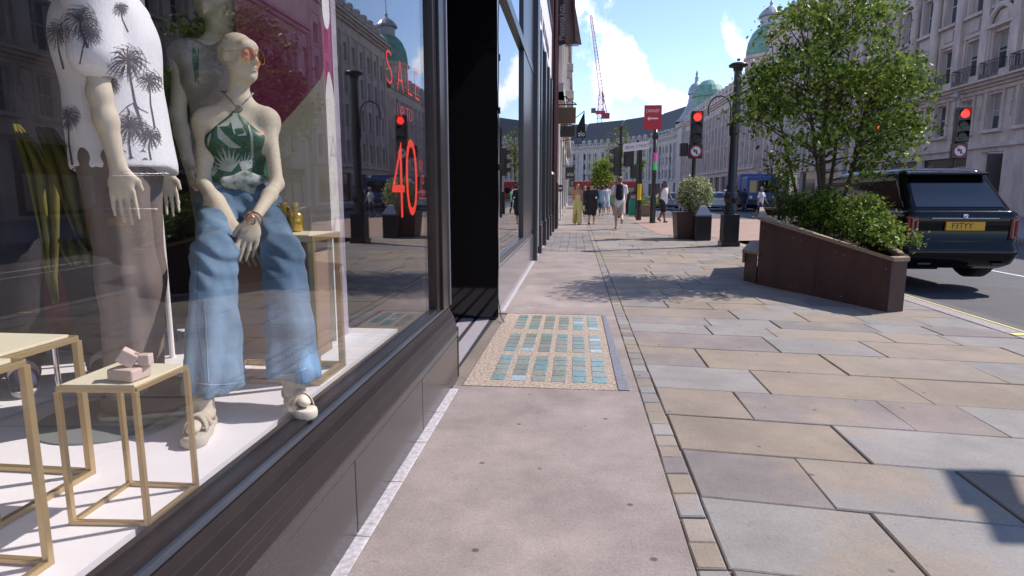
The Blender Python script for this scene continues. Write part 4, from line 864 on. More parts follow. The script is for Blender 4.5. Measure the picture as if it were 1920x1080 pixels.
tree('planter_tree', 'multi stemmed green leafy tree growing out of the wedge planter', (sb.x, TY, .82), [(0, 0, *W(1560, 20, TY), .055), (.25, .1, *W(1650, 90, TY + .2), .035), (-.25, .1, *W(1450, 140, TY + .3), .028), (.1, .2, *W(1600, 60, TY + .4), .032), (-.05, -.2, *W(1510, 90, TY - .3), .03)], crown, 66, (.12, .12, .085), .066, LG)
# low shrubs in the planter
shr = thing('flowering_shrub', 'low leafy shrub with tiny white flowers at the narrow end of the wedge planter', 'shrub', (3.7, 8.2, .6))
cs = [(3.62 + random.gauss(0, .14), max(7.25, 8.1 + random.gauss(0, .36)), 0) for _ in range(110)]; cs = [(min(max(a, 3.38), 3.82), c, .74 + .45 * random.random() ** .7 * math.exp(-((a - 3.66) / .45) ** 2 - ((c - 8.3) / .7) ** 2)) for a, c, _ in cs]
leaves('foliage', cs, 60, .05, .04, [LG[0], LG[1], LG[2]], shr); leaves('flowers', cs[::2], 4, .06, .013, mat('petal', (.6, .55, .55), .6), shr, shape=1)
b = MB(); [b.tube([(3.65, 8.3, .6), c], .006, 4) for c in cs[::6]]; b.build('stems', M_bark, shr)
shr = thing('dark_shrub', 'darker spreading shrub at the foot of the planter tree', 'shrub', (3.6, 9.3, .75))
cs = [(3.5 + random.gauss(0, .18), 9.4 + random.gauss(0, .5), .86 + .4 * random.random()) for _ in range(110)]
leaves('foliage', cs, 42, .07, .05, [LG[1], LG[0]], shr); b = MB(); [b.tube([(3.6, 9.3, .7), c], .006, 4) for c in cs[::6]]; b.build('stems', M_bark, shr)
bb = thing('bamboo_sapling', 'thin dark sapling in the wide end of the wedge planter', 'plant', (3.1, 9.6, .85)); b = MB(); cs = []
for i in range(9):
    a = Vector((3.08 + random.gauss(0, .07), 9.7 + random.gauss(0, .1), .82)); t = a + Vector((random.gauss(0, .12), random.gauss(0, .1), random.uniform(.6, 1.15))); b.tube([a, a.lerp(t, .5), t], [.009, .007, .003], 5); cs += [tuple(a.lerp(t, q)) for q in (.4, .6, .8, .95)]
b.build('stems', M_bark, bb); leaves('foliage', cs, 22, .07, .055, [LG[1], LG[0]], bb, shape=3)
# far trees
def small_tree(label, px, py_base, py_top, halfw, Y, per, lm, n=40):
    base = W(px, py_base, Y); top = W(px, py_top, Y); hw = abs(W(px + halfw, 300, Y).x - W(px, 300, Y).x); g = Vector((base.x, Y, 0)); zc = (top.z + base.z) / 2; hz = (top.z - base.z) / 2; cl = []
    for _ in range(n):
        v = rng.normal(size=3); v /= np.linalg.norm(v); v *= rng.random() ** .4; cl.append((g.x + v[0] * hw, Y + v[1] * hw, zc + v[2] * hz))
    tree('street_tree', label, (g.x, Y, 0), [(0, 0, g.x + .1, Y, top.z, .09)], cl, per, hw * .24, .16, lm, group='street trees')
small_tree('bright green bushy young tree behind the walkers, under the curved terrace', 1128, 352, 298, 23, 52, 60, [LG[2], LG[0]], 60)
small_tree('taller sparse tree with yellowish leaves left of the street name sign', 1160, 330, 238, 22, 56, 26, [leaf_mat('leaf_olive', (.16, .17, .04), (.22, .22, .06)), LG[0]], 46)
small_tree('thin sprig of a tree just right of the street name sign', 1203, 320, 300, 9, 58, 24, [LG[2]], 12)
# ================================================================ signs and flags on the left wall
M_brn = mat('brown_canvas', (.13, .085, .075), .7, var=.25, vscale=3); M_tan = mat('brown_board', (.15, .085, .04), .55)
def wsign(name, label, cat, px0, px1, py0, py1, Y, m, t=.08):
    a = W(px0, py1, Y); c = W(px1, py0, Y); r = thing(name, label, cat, (a.x, Y, a.z)); b = MB(); b.box(a.x, c.x, Y, Y + t, a.z, c.z); b.build('board', m, r, bevel=.01); return r, a, c
r, a, c = wsign('hanging_sign', 'plain brown hanging board on an iron scroll bracket', 'hanging sign', 1041, 1080, 201, 232, 23, M_tan)
b = MB(); b.bar((-.9, 23.04, c.z + .10), (c.x + .03, 23.04, c.z + .10), .04); P = [(-.75, 23.04, c.z + .75), (-.6, 23.04, c.z + .5), (-.35, 23.04, c.z + .3), (c.x, 23.04, c.z + .12)]; b.tube(P, .018, 6); b.tube([Vector((-.42, 23.04, c.z + .27)) + Vector((.11 * math.cos(q), 0, .11 * math.sin(q))) for q in np.linspace(0, 6.28, 14)], .014, 6)
for q in (.15, .85): b.bar((a.x + (c.x - a.x) * q, 23.04, c.z), (a.x + (c.x - a.x) * q, 23.04, c.z + .1), .02)
b.build('bracket', M_iron, r)
r, a, c = wsign('hanging_sign', 'black hanging board just below the brown one', 'hanging sign', 1050, 1078, 236, 257, 25.5, M_bk); b = MB(); b.bar((-.9, 25.55, c.z + .05), (c.x, 25.55, c.z + .05), .04); b.build('bracket', M_iron, r)
r, a, c = wsign('hanging_sign', 'square dark sign reading alo in white letters', 'hanging sign', 1060.5, 1077, 313, 335, 33, mat('alo_brown', (.05, .04, .04), .5)); wd = c.x - a.x
text_mb('alo', .3, lambda u, v: (a.x + wd * .14 + u, 32.99, a.z + .14 + v)).build('lettering', M_sw, r); b = MB(); b.bar((-.9, 33.04, c.z + .05), (c.x, 33.04, c.z + .05), .04); b.build('bracket', M_iron, r)
r, a, c = wsign('hanging_sign', 'small dark sign with pale frame under the alo sign', 'hanging sign', 1067.5, 1077, 337, 350, 37, MATS['alo_brown'])
b = MB(); b.box(a.x + .08, c.x - .06, 36.985, 36.995, a.z + .08, c.z - .08); b.build('pale_panel', mat('pale_panel', (.35, .33, .33), .6), r); b = MB(); b.bar((-.9, 37.04, c.z + .03), (c.x, 37.04, c.z + .03), .03); b.build('bracket', M_iron, r)
q = W(1050.5, 353, 23.4); r = thing('round_sign', 'small round black wall sign with two joined white rings', 'sign', tuple(q)); b = MB(); disc(b, q, .13, .05); b.build('disc', M_bk, r)
b = MB(); [b.tube([q + Vector((dx + .035 * math.cos(a), -.008, .035 * math.sin(a))) for a in np.linspace(0, 6.28, 13)], .012, 6) for dx in (-.04, .04)]; b.build('rings', M_sw, r)
# banner
r = thing('wall_banner', 'brown fabric banner reading Massimo Dutti up its length', 'banner', (-.75, 22.6, 7)); YB = 22.6
a = W(1043, 86, YB); c = W(1081, -60, YB); n = 14; vs = []; fs = []
def bx(u): return a.x + (c.x - a.x) * u
def by(u, v): return YB + .10 * math.sin(u * 9 + v * 1.5) + .03 * math.sin(u * 23 + v * 4)
m = 30
for s_ in (0, .02):
    for j in range(m + 1):
        for i in range(n + 1):
            u, v = i / n, j / m; vs.append((bx(u * (1 - .0 * v)) - .25 * v * u * .6, by(u, v) + s_, a.z + .12 * u + (c.z - a.z) * v))
K = (n + 1) * (m + 1)
for j in range(m):
    for i in range(n): k = j * (n + 1) + i; fs += [(k, k + 1, k + n + 2, k + n + 1), (K + k, K + k + n + 1, K + k + n + 2, K + k + 1)]
b = MB(); b.add(vs, fs); b.build('cloth', M_brn, r, smooth=True)
for wrd, za, hh in (('Massimo', W(1052, 77, YB).z, .42), ('Dutti', W(1052, 36, YB).z, .42)):
    text_mb(wrd, .40, lambda u, v: (bx(.42) - v * .8, by(.42 - v * .3, u * .2) - .05, za + u * .52)).build('lettering', M_sw, r)
b = MB(); b.bar((-.9, YB, a.z + .02), (c.x + .08, YB, a.z + .1), .03); b.build('rod', M_iron, r)
r = thing('wall_banner', 'second brown banner half hidden behind the lettered one', 'banner', (-.75, 26, 7)); a = W(1075, 84, 26); c = W(1087, -40, 26); b = MB(); b.hexa([(a.x - .3, 26, a.z), (c.x + .12, 26.1, a.z + .02), (c.x + .12, 26.12, a.z + .02), (a.x - .3, 26.02, a.z), (a.x - .3, 26, c.z), (c.x - .35, 26.1, c.z), (c.x - .35, 26.12, c.z), (a.x - .3, 26.02, c.z)]); b.build('cloth', M_brn, r)
b = MB(); b.bar((-.9, 26, a.z - .03), (c.x, 26.05, a.z - .03), .03); b.build('rod', M_iron, r)
r = thing('black_flag', 'black pointed flag with white alo letters hanging past the hanging signs', 'flag', (0, 30, 4)); A_ = W(1081, 240, 30); B_ = W(1096, 208, 30); C_ = W(1098, 258, 30); D_ = W(1081, 258, 30)
b = MB(); b.prism([A_, B_, C_, D_], (0, 0, 0), (0, .03, 0)); b.build('cloth', mat('black_cloth', (.012, .012, .014), .8), r); text_mb('alo', .34, lambda u, v: (D_.x + .06 + u, 29.99, D_.z + .06 + v), sx=.8).build('lettering', M_sw, r)
b = MB(); b.tube([(-.9, 30, B_.z - .9), B_], .02, 6); b.tube([(-.9, 30, D_.z - .2), D_], .02, 6); b.build('pole', M_iron, r)
# out of frame board whose shadow falls on the near slabs
def shx(px, py, xp):
    g = G(px, py); t = (xp - g.x) / SUN.x; return Vector((xp, g.y + SUN.y * t, SUN.z * t))
XB = 4.5; r = thing('side_sign', 'dark boards on a post just outside the frame, seen by their shadow', 'sign', (XB, 4.6, 0)); b = MB()
b.prism([shx(*q, XB) for q in ((1765, 880), (1872, 881), (1902, 950), (1800, 948))], (0, 0, 0), (.05, 0, 0)); b.build('upper_board', M_bk, r); b = MB()
b.prism([shx(*q, XB + .06) for q in ((1826, 944), (2040, 948), (2080, 1024), (1864, 1021))], (0, 0, 0), (.05, 0, 0)); b.build('lower_board', M_bk, r); q = shx(2000, 985, XB + .03); b = MB(); b.tube([(q.x + .03, q.y, RZ), (q.x + .03, q.y, q.z + .3)], .04, 8); b.build('post', M_bk, r)
# crane
r = thing('tower_crane', 'red luffing tower crane rising behind the curved terrace', 'crane', (0, 300, 0)); YC = 300
M_cr = mat('crane_red', (.55, .03, .07), .5); M_crw = mat('crane_pale', (.60, .45, .52), .5)
def lat(b, a, c, wa, wb, n, t=.16, mi=0):
    a = Vector(a); c = Vector(c); d = (c - a); u = Vector((d.z, 0, -d.x)).normalized(); v = Vector((0, 1, 0)); R = []
    for i in range(n + 1):
        q = a + d * (i / n); ww = (wa + (wb - wa) * i / n) / 2; R.append([q + u * ww * sx + v * ww * sy for sx, sy in ((-1, -1), (1, -1), (1, 1), (-1, 1))])
    for i in range(n):
        for k in range(4): b.bar(R[i][k], R[i + 1][k], t, mi=mi); b.bar(R[i][k], R[i + 1][(k + 1) % 4], t * .6, mi=mi)
        for k in range(4): b.bar(R[i][k], R[i][(k + 1) % 4], t * .5, mi=mi)
mb = W(1124, 300, YC); mt_ = W(1124, 222, YC); b = MB(); lat(b, (mb.x, YC, 0), mt_, 2.0, 2.0, 16, .22); b.build('mast', M_crw, r)
j0 = W(1128, 178, YC); j1 = W(1108, 28, YC); k0 = W(1121, 210, YC); b = MB(); lat(b, W(1124, 222, YC), j0, 2.2, 2.4, 5, .26); b.box(k0.x - 1.0, k0.x + 3.4, YC - 1.2, YC + 1.2, k0.z - .9, k0.z + .5); b.bar(W(1132, 215, YC), W(1129, 172, YC), .4); b.bar(W(1138, 212, YC), W(1130, 175, YC), .35); b.build('slew_frame', M_cr, r)
b = MB(); lat(b, j0, j1, 1.7, .9, 22, .17); b.build('jib', M_cr, r)
q = W(1112, 208, YC); b = MB(); b.box(q.x - .9, q.x + 1.2, YC - 1, YC + 1, q.z - .9, q.z + 1.2); b.build('cab', mat('crane_cab', (.12, .1, .11), .5), r)
q = W(1134, 216, YC); b = MB(); b.box(q.x - 1.6, q.x + 2.2, YC - 1.4, YC + 1.4, q.z - 1.5, q.z + .9); b.build('counterweight', mat('counterweight_red', (.30, .03, .06), .6), r)
b = MB(); e = Vector(j1); b.tube([e, e - Vector((.6, 0, 14))], .05, 4); b.tube([j0 + Vector((1.5, 0, 1)), e], .06, 4); b.build('cables', M_iron, r)
# bins and small planter by the walkers
p = G(1187, 404); r = thing('recycling_bin', 'green recycling bin standing on the pavement below the street name sign', 'bin', (p.x, p.y, 0)); b = MB(); b.box(p.x - .25, p.x + .25, p.y - .25, p.y + .25, 0, .9); b.build('body', mat('bin_green', (.02, .28, .17), .45), r, bevel=.03); b = MB(); b.box(p.x - .2, p.x + .2, p.y - .22, p.y + .22, .9, 1.12); b.build('lid', M_steel, r, bevel=.05)
p = G(1171, 402); r = thing('litter_bin', 'dark litter bin left of the green recycling bin', 'bin', (p.x, p.y, 0)); b = MB(); b.box(p.x - .3, p.x + .3, p.y - .25, p.y + .25, 0, 1.35); b.build('body', mat('bin_navy', (.012, .014, .03), .5), r, bevel=.04); b = MB(); b.box(p.x - .2, p.x + .2, p.y - .258, p.y - .252, .9, 1.15); b.build('slot', M_lens, r)
p = G(1211, 406); r = thing('timber_planter', 'small brown timber planter with trailing green plants behind the red sign post', 'planter', (p.x, p.y, 0)); b = MB(); b.box(p.x - .42, p.x + .5, p.y, p.y + .8, 0, .55); b.box(p.x - .46, p.x + .54, p.y - .04, p.y + .84, .552, .6); b.build('box', mat('timber', (.25, .15, .09), .7, var=.2), r)
pl_ = thing('trailing_plant', 'trailing green plant in the small timber planter', 'plant', (p.x, p.y + .4, .6)); cs = [(p.x + random.uniform(-.4, .6), p.y + random.uniform(0, .7), .6 + random.uniform(0, .45)) for _ in range(40)]; leaves('foliage', cs, 20, .07, .07, [LG[0], LG[2]], pl_)
# ================================================================ VEHICLES
def srect(w, l0, l1, z, n=40, e=5.0):
    """rounded rectangle ring in plan: half width w, from y=l0 to y=l1"""
    r = min(.14, w * .8); out = []
    for cx_, cy_, a0 in ((w - r, l1 - r, 0), (-w + r, l1 - r, 90), (-w + r, l0 + r, 180), (w - r, l0 + r, 270)):
        pts = [(cx_ + r * math.cos(R_(a0 + 90 * i / 7)), cy_ + r * math.sin(R_(a0 + 90 * i / 7)), z) for i in range(8)]
        a, c = pts[0], pts[-1]; ex = .02
        d0 = {0: (0, -ex), 90: (ex, 0), 180: (0, ex), 270: (-ex, 0)}[a0]; d1 = {0: (-ex, 0), 90: (0, -ex), 180: (ex, 0), 270: (0, ex)}[a0]
        out += [(a[0] + d0[0], a[1] + d0[1], z)] + pts + [(c[0] + d1[0], c[1] + d1[1], z)]
    return out
def loft(b, rings, mi=0, cap=True):
    n = len(rings[0]); vs = [v for r in rings for v in r]; fs = [(i * n + k, i * n + (k + 1) % n, (i + 1) * n + (k + 1) % n, (i + 1) * n + k) for i in range(len(rings) - 1) for k in range(n)]
    if cap: fs += [tuple(range(n))[::-1], tuple((len(rings) - 1) * n + k for k in range(n))]
    b.add(vs, fs, mi)
M_tyre = mat('tyre', (.015, .015, .016), .85); M_rim = mat('alloy', (.45, .45, .47), .25, .9); M_tail = mat('tail_red', (.20, .006, .012), .15, coat=.5); M_cg = mat('car_glass', (.008, .009, .012), .04, spec=.7, coat=.3); M_chr = mat('chrome', (.75, .75, .78), .12, 1.0)
def wheel(root, x, y, r=.38, w=.26, side=1):
    b = MB(); prof = [(r * .62, -w / 2), (r * .93, -w / 2), (r, -w / 2 + .04), (r, w / 2 - .04), (r * .93, w / 2), (r * .62, w / 2)]; n = 28; vs = []
    for rr, zz in prof:
        for k in range(n): a = 2 * math.pi * k / n; vs.append((x + zz, y + rr * math.cos(a), r + rr * math.sin(a)))
    b.add(vs, [(i * n + k, i * n + (k + 1) % n, (i + 1) * n + (k + 1) % n, (i + 1) * n + k) for i in range(5) for k in range(n)]); wo = b.build('wheel', M_tyre, root, smooth=True)
    b = MB(); fx = x + side * (w / 2 - .03)
    b.tube([(x - w / 2 + .02, y, r), (x + w / 2 - .02, y, r)], r * .2, 14)
    for k in range(8):
        a = 2 * math.pi * k / 8; b.bar((fx, y + .05 * math.cos(a), r + .05 * math.sin(a)), (fx, y + r * .62 * math.cos(a), r + r * .62 * math.sin(a)), .05, .03)
    pts = [(fx, y + r * .62 * math.cos(t), r + r * .62 * math.sin(t)) for t in np.linspace(0, 2 * math.pi, 25)]; b.tube(pts, .022, 6, cap=False); b.tube([(x, y, r), (x + side * .001 + .002, y, r)], r * .61, 20)
    o = b.build('rim', M_rim, root); o.parent = wo
def panel(b, f, us, vs_, off=.006, mi=0):
    """curved patch on surface f(u,v)->point, pushed outwards by off"""
    P = [[Vector(f(u, v)) for u in us] for v in vs_]; e = []
    for j, row in enumerate(P):
        for i, p in enumerate(row):
            du = P[j][min(i + 1, len(us) - 1)] - P[j][max(i - 1, 0)]; dv = P[min(j + 1, len(vs_) - 1)][i] - P[max(j - 1, 0)][i]; nn = du.cross(dv).normalized(); e.append(p + nn * off)
    m = len(us); b.add(e, [(j * m + i, j * m + i + 1, (j + 1) * m + i + 1, (j + 1) * m + i) for j in range(len(vs_) - 1) for i in range(m - 1)], mi)
def suv(label, loc, rz, col, L_=5.3, Wd=1.0, H_=1.82, plate=None, big=True, group=None, name='parked_car'):
    r = thing(name, label, 'car', loc, 0, group); s = H_ / 1.82; nm = 'paint_%s' % '_'.join('%d' % (c * 100) for c in col); pm = mat(nm, col, .09, 0, coat=.12 if big else 1, spec=.3)
    base = Vector(loc)
    def S(rings): return [[(x + base.x, y + base.y, z * s + base.z) for x, y, z in q] for q in rings]
    e = 7 if big else 5; l = L_
    b = MB(); loft(b, S([srect(Wd * .86, .16, l - .15, .36, e=e), srect(Wd * .94, .04, l - .04, .43, e=e), srect(Wd * .975, -.03, l, .56, e=e), srect(Wd * .975, -.02, l, .66, e=e), srect(Wd * .99, .035, l - .02, .70, e=e), srect(Wd, .03, l - .03, .92, e=e), srect(Wd * .985, .02, l - .06, 1.05, e=e), srect(Wd * .95, .03, l - .12, 1.13, e=e), srect(Wd * .90, .06, l - .2, 1.17, e=e)])); body = b.build('body', pm, r, smooth=True)
    # arches cut
    for yy in (.88, l - 1.0):
        c = MB(); c.tube([(base.x - 1.3, base.y + yy, base.z + .40 * s), (base.x + 1.3, base.y + yy, base.z + .40 * s)], .46 * s, 28); co = c.build('cut', pm, None); md = body.modifiers.new('arch', 'BOOLEAN'); md.operation = 'DIFFERENCE'; md.object = co; md.solver = 'EXACT'
        dg = bpy.context.evaluated_depsgraph_get(); dg.update(); me = bpy.data.meshes.new_from_object(body.evaluated_get(dg)); body.modifiers.clear(); body.data = me; bpy.data.objects.remove(co)
    wl0, wl1 = .22, l - 1.35; gh = [(1.12, .10, l - 1.02, .905), (1.20, .15, l - 1.12, .90), (1.34, .30, l - 1.42, .87), (1.58, .52, l - 1.95, .80), (1.67, .58, l - 2.2, .765), (1.72, .60, l - 2.4, .73), (1.76, .68, l - 2.6, .66), (1.785, .9, l - 2.9, .52), (1.79, 1.3, l - 3.2, .3)]
    b = MB(); loft(b, S([srect(w * Wd, y0, y1, z, e=9) for z, y0, y1, w in gh])); b.build('cabin', pm, r, smooth=True)
    def gi(z):
        for i in range(len(gh) - 1):
            if gh[i][0] <= z <= gh[i + 1][0]: t = (z - gh[i][0]) / (gh[i + 1][0] - gh[i][0]); return [gh[i][k] * (1 - t) + gh[i + 1][k] * t for k in range(4)]
        return gh[-1]
    def side(sg): 
        def f(u, z): g = gi(z); yy = g[1] + (g[2] - g[1]) * u; rr = srect_x(g[3] * Wd, g[1], g[2], yy); return (base.x + sg * rr, base.y + yy, base.z + z * s)
        return f
    def srect_x(w, y0, y1, y, r=.14): d = max(0, r - min(y - y0, y1 - y)); return w - r + math.sqrt(max(0, r * r - d * d))
    for sg in (-1, 1):
        for (ua, ub) in ((.045, .27), (.29, .60), (.62, .90)):
            b = MB(); us = np.linspace(ua, ub, 8) if sg < 0 else np.linspace(ub, ua, 8); zt = 1.6 if ub < .8 else 1.56
            panel(b, side(sg), us if sg > 0 else us, np.linspace(1.2, zt, 6), .006 if True else 0); o = b.build('side_window', M_cg, r, smooth=True)
    def rear(u, z): g = gi(z); xx = (u * 2 - 1) * g[3] * Wd * .93; d = max(0, .14 - (g[3] * Wd - abs(xx))); yy = g[1] + .14 - math.sqrt(max(0, .0196 - d * d)); return (base.x + xx, base.y + yy, base.z + z * s)
    b = MB(); panel(b, rear, np.linspace(.06, .94, 12), np.linspace(1.215, 1.56, 7), .008); b.build('rear_window', M_cg, r, smooth=True)
    def fr(u, z): g = gi(z); xx = -(u * 2 - 1) * g[3] * Wd * .93; d = max(0, .14 - (g[3] * Wd - abs(xx))); yy = g[2] - .14 + math.sqrt(max(0, .0196 - d * d)); return (base.x + xx, base.y + yy, base.z + z * s)
    b = MB(); panel(b, fr, np.linspace(.04, .96, 12), np.linspace(1.2, 1.62, 7), .008); b.build('windscreen', M_cg, r, smooth=True)
    for sg in (-1, 1):
        wheel(r, base.x + sg * Wd * .86, base.y + .88, .41 * s, .27, sg); wheel(r, base.x + sg * Wd * .86, base.y + l - 1.0, .385 * s, .27, sg)
        b = MB(); x0 = base.x + sg * (Wd - .19); b.box(min(x0, x0 + sg * .14), max(x0, x0 + sg * .11), base.y + .018, base.y + .16, base.z + .78 * s, base.z + 1.09 * s); tl = b.build('tail_light', M_tail, r, bevel=.02)
        b = MB(); xc = x0 + sg * .052
        for a in range(4):
            q = [(-.032, .79), (.032, .79), (.032, 1.03), (-.032, 1.03)]; p, p2 = q[a], q[(a + 1) % 4]; b.bar((xc + p[0], base.y - .008, base.z + (p[1] + .03) * s), (xc + p2[0], base.y - .008, base.z + (p2[1] + .0) * s), .012)
        o = b.build('light_strip', mat('light_strip', (.30, .20, .20), .3), r); o.parent = tl; 
        if base.length: o.location = (0, 0, 0)
        b = MB(); x0 = base.x + sg * Wd * .84; b.box(min(x0, x0 + sg * .12), max(x0, x0 + sg * .12), base.y + l - .2, base.y + l - .03, base.z + .72 * s, base.z + .92 * s); b.build('headlight', mat('headlight', (.6, .62, .65), .1, coat=1), r, bevel=.02)
        b = MB(); x0 = base.x + sg * Wd * .98; b.box(min(x0, x0 + sg * .2), max(x0, x0 + sg * .2), base.y + l - 1.75, base.y + l - 1.62, base.z + 1.12 * s, base.z + 1.28 * s); b.build('wing_mirror', pm, r, bevel=.03)
    b = MB(); k = Wd; b.hexa([(base.x - .70 * k, base.y + .47, base.z + 1.665 * s), (base.x + .70 * k, base.y + .47, base.z + 1.665 * s), (base.x + .66 * k, base.y + .8, base.z + 1.70 * s), (base.x - .66 * k, base.y + .8, base.z + 1.70 * s), (base.x - .68 * k, base.y + .47, base.z + 1.70 * s), (base.x + .68 * k, base.y + .47, base.z + 1.70 * s), (base.x + .62 * k, base.y + .8, base.z + 1.765 * s), (base.x - .62 * k, base.y + .8, base.z + 1.765 * s)]); b.build('spoiler', pm, r, bevel=.03)
    b = MB(); b.box(base.x - .5, base.x + .5, base.y + 1.4, base.y + l - .3, base.z + .2, base.z + .42 * s); b.build('underbody', M_tyre, r)
    if big:
        yb = base.y - .012
        b = MB(); b.box(base.x - .72 * Wd, base.x + .72 * Wd, yb - .012, yb + .02, base.z + .60 * s, base.z + .614 * s); b.box(base.x - .45, base.x + .45, yb + .012, yb + .05, base.z + 1.06 * s, base.z + 1.072 * s); b.build('chrome_trim', M_chr, r, bevel=.005)
        b = MB(); b.box(base.x - .26, base.x + .26, yb - .005, yb + .03, base.z + .90 * s, base.z + 1.02 * s); b.build('number_plate', mat('plate_yellow', (.68, .36, .02), .5), r, bevel=.004)
        text_mb(plate or '', .12, lambda u, v: (base.x - .19 + u, yb - .0075, base.z + .925 * s + v), sx=.85).build('plate_lettering', M_bk, r)
        b = MB(); b.tube([(base.x - .02, yb - .002, base.z + 1.09), (base.x + .02, yb - .002, base.z + 1.13)], .012, 6); b.box(base.x - .03, base.x + .03, yb + .015, yb + .04, base.z + 1.09, base.z + 1.15); b.build('badge', M_chr, r, bevel=.004)
        b = MB(); b.hexa([(base.x - .025, base.y + .95, base.z + 1.80), (base.x + .025, base.y + .95, base.z + 1.80), (base.x + .01, base.y + 1.15, base.z + 1.80), (base.x - .01, base.y + 1.15, base.z + 1.80), (base.x - .012, base.y + .95, base.z + 1.87), (base.x + .012, base.y + .95, base.z + 1.87), (base.x + .005, base.y + 1.1, base.z + 1.82), (base.x - .005, base.y + 1.1, base.z + 1.82)]); b.build('aerial_fin', pm, r)
        for sg in (-1, 1): b = MB(); b.box(base.x + sg * .5 - .09, base.x + sg * .5 + .09, yb + .0, yb + .04, base.z + .42, base.z + .46); b.build('exhaust', M_bk, r, bevel=.015)
    r.rotation_euler = (0, 0, rz); return r
cx = G(1888, 500, RZ)
suv('big black estate car with yellow number plate parked at the kerb behind the wedge planter', (5.47, 9.30, RZ), R_(1.0), (.004, .004, .005), Wd=.81, H_=1.86, plate='F3TYY')
PC = 'cars far down the road'
suv('pale silver car far down the road just right of the round bush', (11.0, 50, RZ), R_(0), (.42, .46, .48), 4.4, .9, 1.55, None, False, PC)
suv('maroon taxi like car far down the road left of the lamp post', (12.6, 50.5, RZ), R_(-4), (.10, .05, .06), 4.5, .9, 1.75, None, False, PC)
suv('grey car far down the road just right of the lamp post', (14.8, 49, RZ), R_(6), (.20, .23, .24), 4.5, .92, 1.65, None, False, PC)
suv('small blue grey car far down the road left of the round bush', (7.6, 52, RZ), R_(0), (.20, .26, .32), 4.3, .88, 1.5, None, False, PC)
suv('dark red car far away behind the red sign post', (4.8, 78, RZ), R_(-5), (.30, .03, .04), 4.3, .88, 1.5, None, False, PC)
# blue lorry
q = G(1427, 397, RZ); r = thing('blue_lorry', 'blue lorry standing far down the road behind the crossing pedestrian', 'lorry', (q.x, q.y, RZ)); x, y = q.x, q.y; M_blu = mat('lorry_blue', (.03, .09, .30), .35)
b = MB(); b.box(x - 1.15, x + 1.15, y, y + 1.8, .35, 2.5); b.build('cab', M_blu, r, bevel=.08); b = MB(); b.box(x - 1.2, x + 1.2, y + 1.85, y + 7, .5, 2.75); b.build('box_body', M_blu, r, bevel=.04)
b = MB(); b.box(x - .95, x + .95, y - .02, y + .02, 1.3, 2.2); b.build('windscreen', M_cg, r); b = MB(); b.box(x - 1.0, x + 1.0, y - .03, y + .03, .45, .75); b.build('bumper', M_bk, r)
for sg in (-1, 1):
    for yy in (.9, 5.4): wheel(r, x + sg * 1.0, y + yy, .45, .3, sg)
    b = MB(); b.box(x + sg * .85 - .12, x + sg * .85 + .12, y - .04, y, .85, 1.05); b.build('headlight', MATS['headlight'], r)
# far bus top
q = W(1116, 352, 95); r = thing('red_bus', 'red double deck bus far off behind the walkers and the young tree', 'bus', (q.x, 96, RZ)); x = q.x
M_bus = mat('bus_red', (.45, .03, .03), .35); b = MB(); b.box(x - 3.2, x + 6.5, 95, 97.5, .3, 3.0); b.build('body', M_bus, r, bevel=.15); b = MB(); b.box(x - 3.0, x + 6.3, 94.97, 97.53, 1.2, 2.0); b.build('window_band', M_cg, r)
for yy in (-1.8, 4.8): b = MB(); b.tube([(x + yy, 94.95, .35), (x + yy, 97.55, .35)], .5, 18); b.build('wheel', M_tyre, r)
# ================================================================ PEOPLE
def mat_skin(name, c): return mat(name, c, .5, var=.06, vscale=12, spec=.35)
SK = [mat_skin('skin_light', (.52, .32, .24)), mat_skin('skin_tan', (.36, .20, .13)), mat_skin('skin_brown', (.20, .11, .07))]
def skeleton(Ht, ll, rl, la, ra, lk=0, rk=0, le=.25, re=.25, lean=.03, sp=.09, ab=.07):
    """joints, person faces +Y, right is +X. angles: legs and arms forward swing, knee and elbow bends (rad)"""
    s = Ht / 1.75; J = {}; hz = .92 * s
    def leg(sx, a, k):
        h = V3(sx * sp * s, 0, hz); kn = h + V3(0, math.sin(a), -math.cos(a)) * .44 * s; an = kn + V3(0, math.sin(a - k), -math.cos(a - k)) * .42 * s; return h, kn, an
    J['hL'], J['kL'], J['aL'] = leg(-1, ll, lk); J['hR'], J['kR'], J['aR'] = leg(1, rl, rk)
    low = min(J['aL'][2], J['aR'][2]) - .075 * s
    J['pel'] = V3(0, 0, hz + .02 * s); J['waist'] = V3(0, lean * .4, hz + .20 * s); J['chest'] = V3(0, lean, hz + .37 * s); J['neck'] = V3(0, lean * 1.4, hz + .56 * s); J['head'] = V3(0, lean * 1.4 + .015, hz + .70 * s)
    for n, sx, a, e in (('L', -1, la, le), ('R', 1, ra, re)):
        sh = V3(sx * .185 * s, lean * 1.2, hz + .49 * s); el_ = sh + V3(sx * ab, math.sin(a), -math.cos(a)) * .29 * s; wr = el_ + V3(sx * ab * .3, math.sin(a + e), -math.cos(a + e)) * .25 * s; J['s' + n], J['e' + n], J['w' + n] = sh, el_, wr
    for k in J: J[k] = J[k] - V3(0, 0, low)
    J['s'] = s; return J
